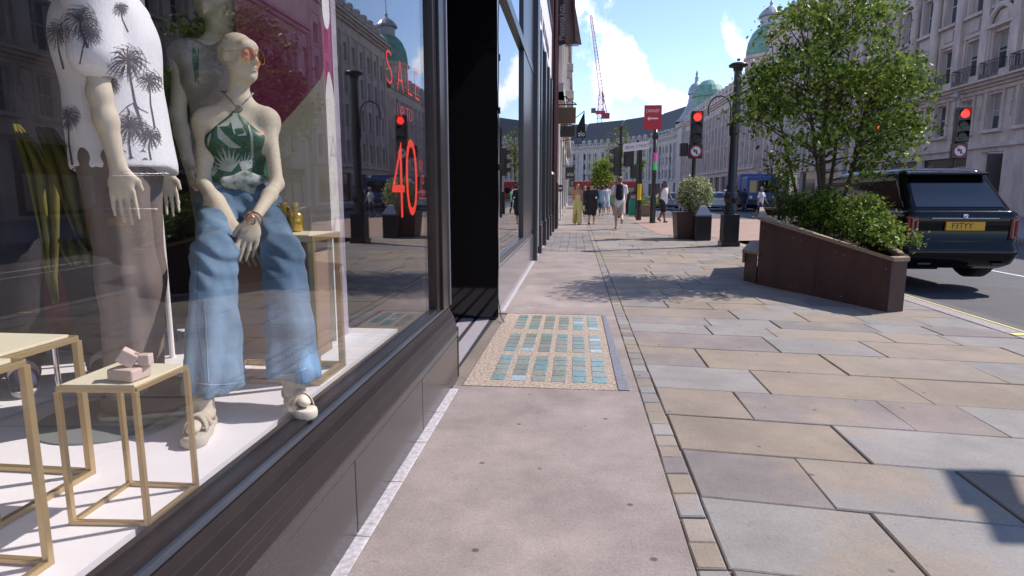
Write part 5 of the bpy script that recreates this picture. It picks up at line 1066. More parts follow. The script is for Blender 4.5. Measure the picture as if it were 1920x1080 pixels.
def body_prims(J, fwd=(0, 1, 0), hf=None, fem=False, hands=True, foot=True, bust=False, k=.045, pw=1.0, ears=True, hs=1.0, handspec=None, feetdir=None, hsc=1.0, hfl=1.0, arm=1.0):
    s = J['s']; r, f, u = basis(fwd); up = J['neck'] - J['pel']; up /= np.linalg.norm(up); r, f, u = basis(fwd, up); B = np.stack([r, f, u]); P = []
    hw = .150 if fem else .145
    P += [el(J['pel'], np.array([hw * pw, .105 * pw, .115]) * s, B, k), el(J['pel'] - f * .03 * s - u * .03 * s, np.array([hw * .95 * pw, .105 * pw, .10]) * s, B, k), el(J['waist'], np.array([.118 if fem else .135, .088, .14]) * s * np.array([pw, pw, 1]), B, .06), el(J['chest'], np.array([.140 if fem else .158, .098, .17]) * s * np.array([pw, pw, 1]), B, .06),
          rc(J['sL'] * .9 + J['neck'] * .1 - u * .02 * s, J['sR'] * .9 + J['neck'] * .1 - u * .02 * s, .052 * s, None, (f, .95), .05), rc(J['neck'] - u * .06 * s, J['head'] - u * .05 * s, (.05 if fem else .06) * s, (.046 if fem else .056) * s, None, .03),
          rc(J['sL'] * .75 + J['neck'] * .25, J['neck'] + u * .01 * s, .045 * s, .045 * s, None, .04), rc(J['sR'] * .75 + J['neck'] * .25, J['neck'] + u * .01 * s, .045 * s, .045 * s, None, .04)]
    if bust:
        for sg in (-1, 1): P.append(el(J['chest'] + r * sg * .066 * s + f * .07 * s + u * .01 * s, np.array([.058, .05, .058]) * s, B, .03))
    P += head_prims(J['head'], hf if hf is not None else fwd, s * hs, ears=ears)
    for n, sg in (('L', -1), ('R', 1)):
        sh, e, w = J['s' + n], J['e' + n], J['w' + n]; m = (1.0 if fem else 1.08) * arm
        P += [el(sh - u * .01 * s, np.array([.042, .044, .052]) * s * m, B, .06), rc(sh, e, .041 * s * m, .035 * s * m, None, .04), rc(e, e + (w - e) * .35, .035 * s * m, .036 * s * m, None, .02), rc(e + (w - e) * .35, w, .036 * s * m, .024 * s * m, None, .02)]
        if hands:
            if handspec and n in handspec: d, sd_, nn, cu = handspec[n]
            else: d = (w - e); sd_ = f; nn = -r * sg if True else r
            cu = handspec[n][3] if handspec and n in handspec else .45
            P += hand_prims(w, d, sd_, nn, cu, s * (.9 if fem else 1.0) * hsc, fl=hfl)
        h, kn, an = J['h' + n], J['k' + n], J['a' + n]
        P += [rc(h, kn, .083 * s * pw, .052 * s, None, .05), rc(kn, kn + (an - kn) * .3, .050 * s, .054 * s, None, .03), rc(kn + (an - kn) * .3, an, .053 * s, .034 * s, None, .03), el(kn + (an - kn) * .28 - f * .02 * s, np.array([.045, .045, .11]) * s, None, .03)]
        if foot:
            fd = np.array(feetdir[n], 'f') if feetdir else f; fd = fd / np.linalg.norm(fd); P += [rc(an, an - u * .035 * s, .034 * s, .036 * s, None, .02), rc(an - u * .045 * s - fd * .03 * s, an - u * .055 * s + fd * .13 * s, .034 * s, .022 * s, (u, .8), .03)]
    return P
def shoe_prims(an, fd, s, u=(0, 0, 1), h=.0):
    fd = np.array(fd, 'f'); fd /= np.linalg.norm(fd); u = np.array(u, 'f'); an = np.array(an, 'f')
    return [rc(an - u * .035 * s, an - fd * .03 * s - u * .045 * s, .043 * s, .042 * s, None, .02), rc(an - u * .045 * s - fd * .02 * s, an - u * .05 * s + fd * .15 * s, .044 * s, .034 * s, (u, .75), .03)]
def person(label, loc, rz, J, skin, parts, hf=None, fem=False, group=None, res=.0095, pw=1.0, extra=None, bust=False):
    """parts: list of (name, material, prims function)"""
    r = thing('person', label, 'person', (0, 0, 0), 0, group)
    sdf_mesh('body', body_prims(J, hf=hf, fem=fem, pw=pw, bust=bust), res, skin, r)
    for nm, m, pr in parts: sdf_mesh(nm, pr, res * 1.15, m, r)
    if extra: extra(r)
    r.location = loc; r.rotation_euler = (0, 0, rz); return r
def tee(J, ln=.0, inf=.018, slv=.65, slr=.055, hem=.03, pw=1.0, oversize=0):
    s = J['s']; up = (J['neck'] - J['pel']); up /= np.linalg.norm(up); B = np.stack(basis((0, 1, 0), up)); g = inf + oversize
    P = [el(J['chest'], np.array([.165 * pw + g, .105 * pw + g, .19]) * s, B, .05), rc(J['waist'] + up * .08 * s, J['pel'] - up * (.02 + ln) * s, (.15 * pw + g) * s, (.158 * pw + g + hem * .5) * s, ((0, 1, 0), .74), .05),
         rc(J['sL'] * .9 + J['neck'] * .1 - up * .02 * s, J['sR'] * .9 + J['neck'] * .1 - up * .02 * s, (.046 + inf) * s, None, None, .05), rc(J['neck'] - up * .07 * s, J['neck'] - up * .03 * s, .065 * s, .06 * s, None, .03)]
    if slv:
        for n in 'LR': e = J['s' + n] + (J['e' + n] - J['s' + n]) * slv; P += [rc(J['s' + n] - up * .012, e, (.047 + inf) * s, (slr + inf) * s, None, .03)]
    return P
def shorts(J, ln=.8, r0=.095, r1=.085, flat=None):
    s = J['s']; P = [rc(J['pel'] + V3(0, 0, .08 * s), J['pel'] - V3(0, 0, .03 * s), .145 * s, .155 * s, ((0, 1, 0), .78), .04)]
    for n in 'LR': P += [rc(J['h' + n], J['h' + n] + (J['k' + n] - J['h' + n]) * ln, r0 * s, r1 * s, flat, .03)]
    return P
def trousers(J, r0=.095, r1=.062, r2=.055):
    s = J['s']; P = shorts(J, 1.0, r0, r1)
    for n in 'LR': P += [rc(J['k' + n], J['a' + n] - V3(0, 0, .0), r1 * s, r2 * s, None, .03)]
    return P
def shoes(J, fd=(0, 1, 0)):
    P = []
    for n in 'LR': 
        sh = J['a' + n] - J['k' + n]; sh /= np.linalg.norm(sh); f = np.array(fd, 'f') - sh * (np.array(fd, 'f') @ sh) * .75; P += shoe_prims(J['a' + n], f, J['s'], -sh)
    return P
def hair(J, f=(0, 1, 0), long=0, vol=1.0, back=True):
    s = J['s']; r, f, u = basis(f); c = J['head']; B = np.stack([r, f, u]); P = [el(c + (u * .048 - f * .022) * s, np.array([.081, .098, .078]) * s * vol, B, .02), el(c + (-f * .05 + u * .0) * s, np.array([.076, .06, .09]) * s * vol, B, .02)]
    if long:
        for sg in (-1, 1): P += [rc(c + (r * sg * .06 - f * .03 + u * .03) * s, c + (r * sg * .085 - f * .03 - u * long) * s, .038 * s, .03 * s, None, .03)]
        P += [rc(c - f * .06 * s, c - f * .07 * s - u * long * s, .06 * s, .05 * s, (f, .6), .03)]
    return P
def cap(J, f=(0, 1, 0), brim=True):
    s = J['s']; r, f, u = basis(f); c = J['head']; B = np.stack([r, f, u]); P = [el(c + (u * .058 - f * .012) * s, np.array([.083, .102, .07]) * s, B, .015)]
    if brim: P += [rc(c + (u * .055 + f * .07) * s, c + (u * .045 + f * .15) * s, .055 * s, .05 * s, (u, .16), .01)]
    return P
def cloth(name, c, **k): return mat(name, c, .85, var=.12, vscale=14, bump=.25, bscale=25, **k)
Wt = cloth('white_cotton', (.72, .71, .74)); Bk = cloth('black_cotton', (.018, .018, .022)); Bei = cloth('beige_cotton', (.45, .38, .32)); Yel = cloth('yellow_satin', (.52, .47, .17)); Tea = cloth('teal_cotton', (.05, .36, .36)); LBl = cloth('pale_blue_cotton', (.36, .46, .60)); Nvy = cloth('navy_cotton', (.03, .04, .09)); Grn = cloth('green_cotton', (.05, .5, .2)); HairB = mat('hair_black', (.015, .011, .01), .45, var=.3, vscale=60); HairR = mat('hair_brown', (.09, .045, .025), .5, var=.3, vscale=60); HairF = mat('hair_fair', (.16, .10, .05), .5, var=.3, vscale=60); ShW = mat('shoe_white', (.6, .58, .56), .6); ShB = mat('shoe_black', (.02, .02, .022), .5); ShT = mat('shoe_tan', (.4, .33, .25), .6)
# 1 woman in yellow, walking towards the camera
g = G(1082, 421); J = skeleton(1.66, .22, -.18, -.2, .15, .05, .25, .3, 1.1)
def dressp(J):
    s = J['s']; P = [el(J['chest'] - V3(0, 0, .03), np.array([.150, .115, .15]) * s, None, .04), rc(J['waist'], J['pel'], .125 * s, .165 * s, ((0, 1, 0), .75), .05)]
    for n in 'LR': P += [rc(J['h' + n], J['k' + n], .115 * s, .095 * s, None, .04), rc(J['k' + n], J['a' + n] + V3(0, 0, .02), .095 * s, .10 * s, None, .04)]
    for sg in (-1, 1): P.append(rc(J['chest'] + V3(sg * .07, .07, .08) * s, J['neck'] + V3(sg * .075, 0, -.02) * s, .012 * s, None, None, .01))
    return P
def bagx(r):
    p = J['wL']; sdf_mesh('handbag', [el(p + V3(0, -.02, -.14), (.11, .06, .10), None, .02), rc(p, p + V3(-.08, 0, RZ), .012, .012, None, .01), rc(p, p + V3(.08, 0, RZ), .012, .012, None, .01)], .012, mat('yellow_bag', (.55, .45, .10), .5), r)
person('long haired woman in a yellow dress walking towards the camera with yellow bag', (g.x, g.y, 0), math.pi + .05, J, SK[1], [('dress', Yel, dressp(J)), ('hair', HairR, hair(J, long=.24, vol=1.05)), ('shoes', ShW, shoes(J))], fem=True, bust=True, extra=bagx)
# 2 person in loose black clothes and cap
g = G(1109, 421); J = skeleton(1.68, -.16, .24, .5, -.1, .3, .04, 1.0, .25)
person('person in oversized black top, black shorts and cap walking towards the camera', (g.x, g.y + .2, 0), math.pi - .1, J, SK[0], [('top', Bk, tee(J, .16, .03, .95, .085, .08, 1.05, .03)), ('shorts', Bk, shorts(J, 1.0, .115, .12)), ('cap', Bk, cap(J)), ('hair', HairB, hair(J, long=.06)), ('shoes', ShB, shoes(J))])
# 3 man with backpack walking away
g = G(1160, 430); J = skeleton(1.86, .10, -.30, -.25, .3, .0, .85, .2, .35)
def bp3(r):
    s = J['s']; u = V3(0, 0, 1); c = J['chest']; sdf_mesh('backpack', [rc(c + V3(0, -.16, .10) * s, c + V3(0, -.18, -.20) * s, .12 * s, .135 * s, ((0, 1, 0), .62), .04), rc(c + V3(0, -.22, -.02) * s, c + V3(0, -.24, -.2) * s, .085 * s, .09 * s, ((0, 1, 0), .5), .02)], .01, cloth('backpack_black', (.014, .014, .018)), r)
    P = []
    for sg in (-1, 1): P += [rc(c + V3(sg * .07, -.14, .12) * s, J['neck'] + V3(sg * .10, -.05, -.02) * s, .022 * s, None, ((0, 1, 0), .5), .01), rc(J['neck'] + V3(sg * .10, -.05, -.02) * s, J['neck'] + V3(sg * .11, .09, RZ) * s, .02 * s, None, None, .01)]
    sdf_mesh('strap', P, .009, MATS['backpack_black'], r)
person('man in white T shirt and beige shorts walking away with a black backpack', (g.x, g.y, 0), -.06, J, SK[0], [('t_shirt', Wt, tee(J, .06, .02, .7, .065, .03)), ('shorts', Bei, shorts(J, .92, .105, .115)), ('hair', HairF, hair(J)), ('shoes', ShT, shoes(J))], extra=bp3)
# 4 man in white vest
g = G(1243, 417); J = skeleton(1.82, -.30, .30, .35, -.3, .35, .1, .3, .25)
person('man in white vest, black shorts and dark cap striding past the red sign post', (g.x, g.y, 0), math.pi + .55, J, SK[2], [('vest', Wt, [p for p in tee(J, .02, .014, 0)]), ('shorts', Bk, shorts(J, .85, .115, .13)), ('cap', Nvy, cap(J)), ('beard', HairB, [el(J['head'] + V3(0, .05, -.075), (.055, .055, .05), None, .02)]), ('shoes', ShB, shoes(J))], pw=1.08)
# 5 group further away
for (px, py, ht, rz, m1, m2, hr, lab, kw) in ((1120, 405, 1.68, 0.1, Tea, Nvy, HairB, 'walker in a teal top and dark trousers in the far group on the pavement', 0), (1128, 405, 1.72, -.1, LBl, cloth('stripe_grey', (.25, .28, .34)), HairR, 'walker in a pale blue top in the middle of the far group', 1), (1136, 404, 1.78, .05, Wt, LBl, HairB, 'walker in a white top and pale blue shorts at the right of the far group', 2),
        (1096, 406, 1.70, 3.0, Nvy, Bk, HairB, 'dark clothed walker half hidden between the yellow dress and the black top', 0), (1145, 402, 1.6, .3, Grn, Bk, HairR, 'small walker with green bag clothes between the far group and the backpack man', 0)):
    g = G(px, py); a = random.uniform(.2, .32); J = skeleton(ht, a, -a, -a, a, .05, .4, .3, .4); lo = trousers(J) if kw == 0 else shorts(J, .95, .1, .11)
    person(lab, (g.x, g.y, 0), rz, J, SK[1 if kw else 0], [('top', m1, tee(J, .05, .02, .8, .055)), ('lower_clothes', m2, lo), ('hair', hr, hair(J, long=.12 if kw == 1 else 0)), ('shoes', ShW, shoes(J))], res=.013)
# 6 man crossing, right
g = G(1424, 411, RZ); J = skeleton(1.78, -.28, .30, .3, -.25, .3, .1, .3, .3)
def bp6(r):
    s = J['s']; c = J['chest']; sdf_mesh('backpack', [rc(c + V3(0, -.15, .08) * s, c + V3(0, -.17, -.16) * s, .11 * s, .12 * s, ((0, 1, 0), .6), .03)], .013, cloth('backpack_grey', (.12, .12, .14)), r)
person('man in white T shirt and blue cap crossing the road beyond the wedge planter', (g.x, g.y, RZ), math.pi + .9, J, SK[1], [('t_shirt', Wt, tee(J, .05, .02, .7, .06)), ('shorts', Nvy, shorts(J, .9, .1, .11)), ('cap', cloth('cap_blue', (.25, .35, .55)), cap(J)), ('shoes', ShW, shoes(J))], extra=bp6, res=.012)
g = G(1394, 398, RZ); J = skeleton(1.75, .1, -.1, .1, -.1, .0, .1, .2, .2)
person('dark clothed person standing in the road just right of the lamp post', (g.x, g.y, RZ), .4, J, SK[2], [('jacket', Bk, tee(J, .08, .03, 1.0, .05)), ('trousers', Nvy, trousers(J)), ('hair', HairB, hair(J)), ('shoes', ShB, shoes(J))], res=.013)
g = G(1455, 400, RZ); J = skeleton(1.75, .25, -.2, -.2, .2, .0, .3, .2, .3)
person('person in pale blue shirt walking beside the blue lorry, partly behind leaves', (g.x, g.y, RZ), 1.2, J, SK[0], [('shirt', LBl, tee(J, .05, .02, .9, .055)), ('trousers', Nvy, trousers(J)), ('hair', HairR, hair(J)), ('shoes', ShB, shoes(J))], res=.013)
# scooter and rider left of the round bush
g = G(1277, 402, RZ); J = skeleton(1.72, 1.35, 1.35, .7, .7, 1.35, 1.35, .4, .4, lean=.06, sp=.12)
for k in J:
    if k != 's': J[k] = J[k] + V3(0, 0, .10)
person('rider in a brown top sitting on the white scooter left of the round bush', (g.x, g.y, RZ), -.2, J, SK[1], [('top', cloth('brown_cotton', (.30, .18, .12)), tee(J, .02, .02, .8, .055)), ('trousers', Bk, trousers(J)), ('helmet', ShW, [el(J['head'] + V3(0, -.01, .04), (.12, .135, .12), None, .02)]), ('shoes', ShB, shoes(J))], res=.013)
r = thing('scooter', 'white motor scooter on the road left of the round bush', 'scooter', (0, 0, 0)); 
sdf_mesh('body', [rc((0, -.55, .55), (0, .05, .60), .15, .14, None, .05), rc((0, .1, .32), (0, .5, .32), .12, .11, None, .05), rc((0, .5, .35), (0, .72, .9), .13, .10, None, .05), rc((0, -.3, .4), (0, .1, .33), .13, .12, None, .05)], .02, mat('scooter_white', (.6, .6, .62), .2, coat=1), r)
wheel(r, 0, -.5, .26, .12, 1); wheel(r, 0, .82, .26, .12, 1); b = MB(); b.bar((-.33, .62, 1.05), (.33, .62, 1.05), .04); b.bar((0, .62, 1.05), (0, .85, .26), .06); b.build('handlebar', M_bk, r); b = MB(); b.box(-.13, .13, -.6, .1, .70, .78); b.build('seat', M_bk, r, bevel=.03)
r.location = (g.x, g.y, RZ); r.rotation_euler = (0, 0, -.2)
# ================================================================ WINDOW DISPLAY
FZ = .54
M_man = mat('mannequin_skin', (.64, .55, .42), .6, spec=.25); M_gold = mat('brushed_gold', (.50, .36, .18), .35, .6); M_crm = mat('cream_top', (.78, .72, .52), .5)
def denim():
    m = mat('denim_blue', (.065, .125, .21), .85, var=.25, vscale=9, bump=.5, bscale=350, col2=(.19, .30, .42), c2scale=3.2, c2th=.5, stretch=(1, 1, .6)); return m
M_den = denim()
A3 = lambda v: np.array(v, 'f')
# graphic partition behind the seated figure
r = thing('graphic_partition', 'display partition with magenta and cream arch graphics beside the seated mannequin', 'partition', (-1.4, 3.08, FZ))
b = MB(); b.box(-1.66, -1.225, 2.99, 3.165, FZ, 3.0); b.build('panel', mat('magenta_print', (.30, .02, .11), .5), r)
b = MB(); M_arch = mat('cream_print', (.62, .56, .42), .5)
zt = W(606, 130, 2.99).z; arc = [(-1.226 - .42 * (1 - math.cos(a)), zt - .55 * (1 - math.sin(math.pi / 2 - a)) * 1.0) for a in np.linspace(0, math.pi / 2, 14)]
poly = [(-1.2255, FZ + .002), (-1.2255, zt)] + [(-1.2255 - .434 * t, zt - .02 - .42 * t ** .9) for t in np.linspace(.04, 1, 12)] + [(-1.6595, FZ + .002)]
b.prism([(x, 2.988, z) for x, z in poly][::-1], (0, 0, 0), (0, .0015, 0)); 
yA, yB = 2.991, 3.164; b.build('cream_arch', M_arch, r); yB = 3.10; poly = [(yA, FZ + .002), (yB, FZ + .002), (yB, zt - .12)] + [(yB - (yB - yA) * t, zt - .12 + .12 * math.sin(t * math.pi)) for t in np.linspace(.1, 1, 8)]
b = MB(); b.prism([(-1.2235, y, z) for y, z in poly], (0, 0, 0), (.0015, 0, 0)); b.build('white_edge', mat('edge_white', (.78, .74, .68), .5), r)
b = MB(); z1 = W(615, 50, 2.99).z; b.prism([(-1.2215, y, z) for y, z in [(yA, 3.0), (yA, z1 + .1)] + [(yA + .09 * (1 - math.cos(t)) * .5 + .0, z1 + .1 - .1 * math.sin(t)) for t in np.linspace(.3, 2.8, 8)] + [(yA + .1, 3.0)]], (0, 0, 0), (.0015, 0, 0)); b.build('white_arch', M_white, r)
b = MB(); b.box(-1.2235, -1.222, 3.101, 3.164, FZ + .003, 3.0); b.build('lilac_band', mat('lilac_print', (.45, .40, .47), .5), r)
# gold frame pedestal she sits on
r = thing('gold_frame_pedestal', 'brown box pedestal in a gold frame under the seated mannequin', 'pedestal', (-1.4, 2.7, FZ)); X0, X1, Y0, Y1, ZT = -1.46, -1.012, 2.27, 2.53, 1.135
b = MB()
for (x, y) in ((X0, Y0), (X1, Y0), (X0, Y1), (X1, Y1)): b.box(x - .012, x + .012, y - .012, y + .012, FZ + .024, ZT - .025)
for z in (FZ + .012, ZT - .012):
    for y in (Y0, Y1): b.box(X0 - .012, X1 + .012, y - .012, y + .012, z - .0118, z + .0118)
    for x in (X0, X1): b.box(x - .012, x + .012, Y0 + .013, Y1 - .013, z - .0118, z + .0118)
b.build('frame', M_gold, r, bevel=.002); b = MB(); b.box(X0 + .03, X1 - .03, Y0 + .03, Y1 - .03, FZ + .09, ZT - .026); b.build('box', mat('box_brown', (.36, .24, .17), .5), r); b = MB(); b.box(X0 + .013, X1 - .013, Y0 + .013, Y1 - .013, ZT - .008, ZT + .003); b.build('top', M_crm, r)
M_amb = mat('amber_glass', (.60, .38, .03), .08, .55, coat=1)
for i, (px, lab) in enumerate(((534, 'tall amber perfume bottle on the brown pedestal, next to the blue jeans'), (555, 'round amber perfume bottle with gold cap on the brown pedestal'))):
    q = W(px, 437, 2.46); r = thing('perfume_bottle', lab, 'bottle', (q.x, 2.46, ZT + .003))
    b = MB()
    if i: b.lathe([(0, 0), (.024, 0), (.03, .01), (.032, .05), (.027, .075), (.01, .085)], (q.x, 2.46, ZT + .004), 16)
    else: b.box(q.x - .022, q.x + .022, 2.44, 2.48, ZT + .004, ZT + .11)
    b.build('bottle', M_amb, r, bevel=0 if i else .006, smooth=bool(i)); b = MB(); b.lathe([(0, .086 if i else .107), (.012, .086 if i else .107), (.012, .1 if i else .112), (.018, .1 if i else .112), (.017, .12), (0, .122)], (q.x, 2.46, ZT + .004), 14); b.build('cap', M_chr if False else M_gold, r)
# gold side tables
def gtable(label, px_corners, z, t=.014, low=None, base_z=None):
    """corners: near left, near right, far right, far left as world xy"""
    P = px_corners; cx = sum(p[0] for p in P) / 4; cy = sum(p[1] for p in P) / 4; r = thing('gold_side_table', label, 'side table', (cx, cy, FZ), 0, 'gold frame side tables')
    b = MB(); Z = lambda p, h: Vector((p[0], p[1], h))
    for i in range(4):
        j = (i + 1) % 4; a, c = Z(P[i], z - t / 2 - .002), Z(P[j], z - t / 2 - .002); b.bar(a, c, t * 1.1, t); b.bar(Z(P[i], FZ + t / 2 + .001), Z(P[j], FZ + t / 2 + .001), t * 1.1, t); b.bar(Z(P[i], FZ), Z(P[i], z - t), t * 1.15, t * 1.15)
    b.build('frame', M_gold, r, bevel=.0015); b = MB(); k = .05
    b.prism([Z((p[0] + (cx - p[0]) * k, p[1] + (cy - p[1]) * k), z - .008) for p in P], (0, 0, 0), (0, 0, .0105)); b.build('top', M_crm, r); return r
def gz(px, py, z): g = G(px, py, z); return (g.x, g.y)
# small table: base corners from the picture
bs = [gz(137, 983, FZ), gz(278, 985, FZ), gz(368, 915, FZ), gz(243, 910, FZ)]
gtable('small gold framed table in front, carrying the pink soap blocks', bs, .872, .0105)
tb = [gz(-330, 1180, FZ), gz(92, 1200, FZ), gz(-0, 1030, FZ), gz(-300, 1010, FZ)]
zA = .98; n1 = gz(43, 672, zA)
bs2 = [(n1[0] - .62, n1[1] - .45), (n1[0], n1[1] - .45), n1, (n1[0] - .62, n1[1])]
gtable('gold framed table cut by the left edge, its leg nearest the camera', bs2, zA, .013)
n2 = gz(142, 628, .93); bs3 = [(n2[0] - .5, n2[1] - .42), (n2[0] - .0, n2[1] - .42), n2, (n2[0] - .5, n2[1])]
n2b = gz(165, 945, FZ)
gtable('gold framed table further back at the left, with straw bag on top', [(n2[0] - .62, n2[1] - .28), (n2[0], n2[1] - .28), n2, (n2[0] - .62, n2[1])], .93, .015)
bag = W(-6, 590, n2[1] - .12); sdf_ = [el((n2[0] - .44, n2[1] - .12, 1.02), (.12, .10, .09), None, .02)]
r = thing('straw_bag', 'woven straw bag at the left edge on the gold framed table', 'bag', (n2[0] - .44, n2[1] - .12, .93)); sdf_mesh('body', sdf_, .006, mat('straw', (.45, .28, .16), .8, var=.3, vscale=40, bump=1, bscale=60), r, disp=lambda P: .004 * np.sin(P[:, 2] * 320) * np.sin(P[:, 0] * 200))
b = MB(); b.tube([(n2[0] - .44 + .07 * math.cos(a), n2[1] - .12, 1.10 + .12 * math.sin(a)) for a in np.linspace(0, math.pi, 14)], .008, 6); b.build('handle', MATS['straw'], r)
# soap blocks
M_pk = mat('pink_stone', (.66, .50, .44), .7, var=.08, vscale=20, bump=.2)
q0 = gz(195, 719, .875); q1 = gz(247, 720, .875); r = thing('stone_block', 'pinkish block lying on the small gold framed table', 'stone block', (q0[0], q0[1], .876)); x0, y0 = q0; x1 = q1[0]
M = Matrix.Translation(Vector(((x0 + x1) / 2 + .0, y0 + .04, .876))) @ Matrix.Rotation(-.1, 4, 'Z'); b = MB(); b.box(-.034, .034, -.03, .03, 0, .028, 0, M); b.build('stone_block', M_pk, None, bevel=.005); C.objects.unlink(C.objects[-1]) if False else None
o = [x for x in C.objects if x.name.startswith('stone_block') and x.type == 'MESH'][-1]; o.location = -Vector(r.location); o.parent = r; o.name = 'block'
r2 = thing('stone_cube', 'smaller tilted pink stone with a gold ring resting on the pink block', 'stone block', ((x0 + x1) / 2, y0 + .042, .905)); c = Vector(((x0 + x1) / 2 - .002, y0 + .042, .925))
M = Matrix.Translation(c) @ Matrix.Rotation(.5, 4, 'Z') @ Matrix.Rotation(.62, 4, 'Y'); b = MB(); b.box(-.019, .019, -.017, .017, -.016, .016, 0, M); M = Matrix.Translation(c + Vector((.034, .012, -.006))) @ Matrix.Rotation(.2, 4, 'Z'); b.box(-.013, .013, -.013, .013, -.014, .012, 0, M); b.build('stone', M_pk, r2, bevel=.003)
b = MB(); b.tube([c + Vector((.020 + .009 * math.cos(a), .002, -.006 + .016 * math.sin(a))) for a in np.linspace(0, 6.283, 18)], .0016, 6); b.build('ring', M_gold, r2)
# hoop earrings on a clear stand
q = W(233, 610, 1.92); r = thing('hoop_earrings', 'pair of thin gold hoop earrings hanging on a clear stand behind the pink stones', 'earrings', (q.x, q.y, q.z - .1)); b = MB()
for dx, dz in ((-.012, 0), (.028, .008)): b.tube([q + Vector((dx + .028 * math.cos(a), 0, dz + .028 * math.sin(a))) for a in np.linspace(0, 6.283, 28)], .0012, 6, cap=False)
b.build('hoop', M_gold, r); b = MB(); b.box(q.x - .001, q.x + .004, q.y - .003, q.y + .003, FZ + .003, q.z + .03); b.box(q.x - .05, q.x + .06, q.y - .002, q.y + .002, q.z + .03, q.z + .034); b.box(q.x - .05, q.x + .05, q.y - .04, q.y + .04, FZ + .001, FZ + .006); b.build('clear_stand', glass_mat('clear_acrylic', (.92, .92, .92), .5, .03), r)
# ---- seated mannequin
fw = A3((.50, -.86, 0)); fw /= np.linalg.norm(fw); hf = A3((.93, -.30, .02))
w_ = lambda px, py, Y: A3(W(px, py, Y))
J = dict(hR=w_(412, 388, 2.50), hL=w_(486, 386, 2.57), kR=w_(402, 478, 2.08), kL=w_(530, 478, 2.20), aR=A3(G(379, 752, .64)), aL=A3(G(552, 712, .645)),
         pel=w_(449, 380, 2.54), waist=w_(446, 325, 2.56), chest=w_(443, 270, 2.57), neck=w_(447, 198, 2.59), head=w_(448, 109, 2.59), sR=w_(384, 228, 2.52), sL=w_(503, 226, 2.63),
         eR=w_(382, 345, 2.43), eL=w_(519, 345, 2.50), wR=w_(440, 428, 2.25), wL=w_(476, 412, 2.20), s=.90)
up = V3(0, 0, 1); rgt = np.cross(fw, up)
fd = {'R': A3((.35, -1, 0)), 'L': A3((.75, -.85, 0))}
hs = {'L': (w_(455, 490, 2.13) - J['wL'], rgt * 1.0, -fw, .10), 'R': (w_(478, 505, 2.22) - J['wR'], -rgt, -fw, .15)}
# palm of the upper hand faces the body; thumb towards her right
R = thing('seated_mannequin', 'bald cream mannequin sitting in the window in blue flared jeans, green leaf top and sunglasses', 'mannequin', (-1.45, 2.7, FZ))
sdf_mesh('body', body_prims(J, fwd=fw, hf=hf, fem=True, bust=True, handspec=hs, feetdir=fd, hs=1.0, hsc=1.12, hfl=1.25, arm=.86), .005, M_man, R)
# jeans
def jean_prims():
    P = [el(J['pel'] - up * .01, (.155, .125, .11), np.stack([rgt, fw, up]), .04), rc(J['pel'] + up * .09, J['pel'], .118, .143, (fw, .78), .04)]
    for n, hem, kw in (('R', A3(G(411, 722, .665)), .075), ('L', A3(G(549, 704, .67)), .073)):
        h, k, a = J['h' + n], J['k' + n], hem
        P += [rc(h, k, .083, .066, None, .06), rc(k, k + (a - k) * .3, .066, .062, None, .05), rc(k + (a - k) * .25, k + (a - k) * .62, .062, .071, None, .05), rc(k + (a - k) * .58, a, .071, .090, (fw, .8), .05), rc(k, J['a' + n] + up * .02, .060, .058, None, .04)]
    return P
def jfold(P):
    d = .0028 * nz3(P, 20, 3) + .0012 * nz3(P, 70, 12)
    for n in 'RL':
        k, a = J['k' + n], J['a' + n]; t = (k[2] - P[:, 2]) / (k[2] - a[2]); tc_ = np.clip(t, 0, 1.1); ang = np.arctan2(P[:, 1] - (k[1] + (a[1] - k[1]) * tc_), P[:, 0] - (k[0] + (a[0] - k[0]) * tc_)); near = np.exp(-((P[:, 0] - (k[0] + (a[0] - k[0]) * np.clip(t, 0, 1))) ** 2) / .03)
        d = d + near * np.clip(t, 0, 1.1) * .010 * np.sin(ang * 6 + 1.3 + P[:, 2] * 3) + near * .0035 * np.exp(-(t / .2) ** 2) * np.sin((P[:, 2] + P[:, 0] * .6 + .004 * np.sin(P[:, 0] * 60)) * 120)
        hp = J['h' + n]; q = np.exp(-((P - (hp * .6 + k * .4)) ** 2).sum(1) / .03); d = d + q * .0028 * np.sin((P[:, 0] * .9 + P[:, 1] * .7 + P[:, 2]) * 70)
    return d
hz = .662
jn = sdf_mesh('jeans', jean_prims(), .0065, M_den, R, disp=jfold, cut=lambda P: np.maximum(hz - P[:, 2] + .012 * np.sin(P[:, 0] * 30), P[:, 2] - (J['pel'][2] + .118)))
M_cre = mat('cream_suede', (.50, .43, .33), .8, bump=.3, bscale=120); M_sole = mat('cream_sole', (.52, .46, .37), .7)
# top
B = np.stack([rgt, fw, up])
tp = [el(J['waist'] + up * .0, (.118, .090, .12), B, .05), rc(J['waist'] - up * .03, J['pel'] + up * .08, .108, .121, (fw, .8), .04), el(J['chest'] - up * .015, (.137, .098, .10), B, .05)]
for sg in (-1, 1): tp.append(el(J['chest'] + rgt * sg * .060 + fw * .066 + up * .008, (.060, .052, .058), B, .03))
tp += [rc(J['chest'] + fw * .08 + up * .04, J['neck'] + fw * .068 - up * .03, .078, .018, (fw, .45), .03)]
def topcut(P):
    dd = P - J['chest']; x = np.abs(dd @ rgt); z = dd @ up; return np.maximum((z - .035) - np.maximum(0, (.105 - x) * .95), -(P[:, 2] - (J['pel'][2] + .065)))
M_tg = mat('satin_green', (.03, .10, .06), .42, spec=.4, var=.25, vscale=9)
tpo = sdf_mesh('halter_top', tp, .0055, M_tg, R, disp=lambda P: .0022 * nz3(P, 45, 5), cut=topcut)
kn = J['pel'] + up * .09 + fw * .105 + rgt * -.03
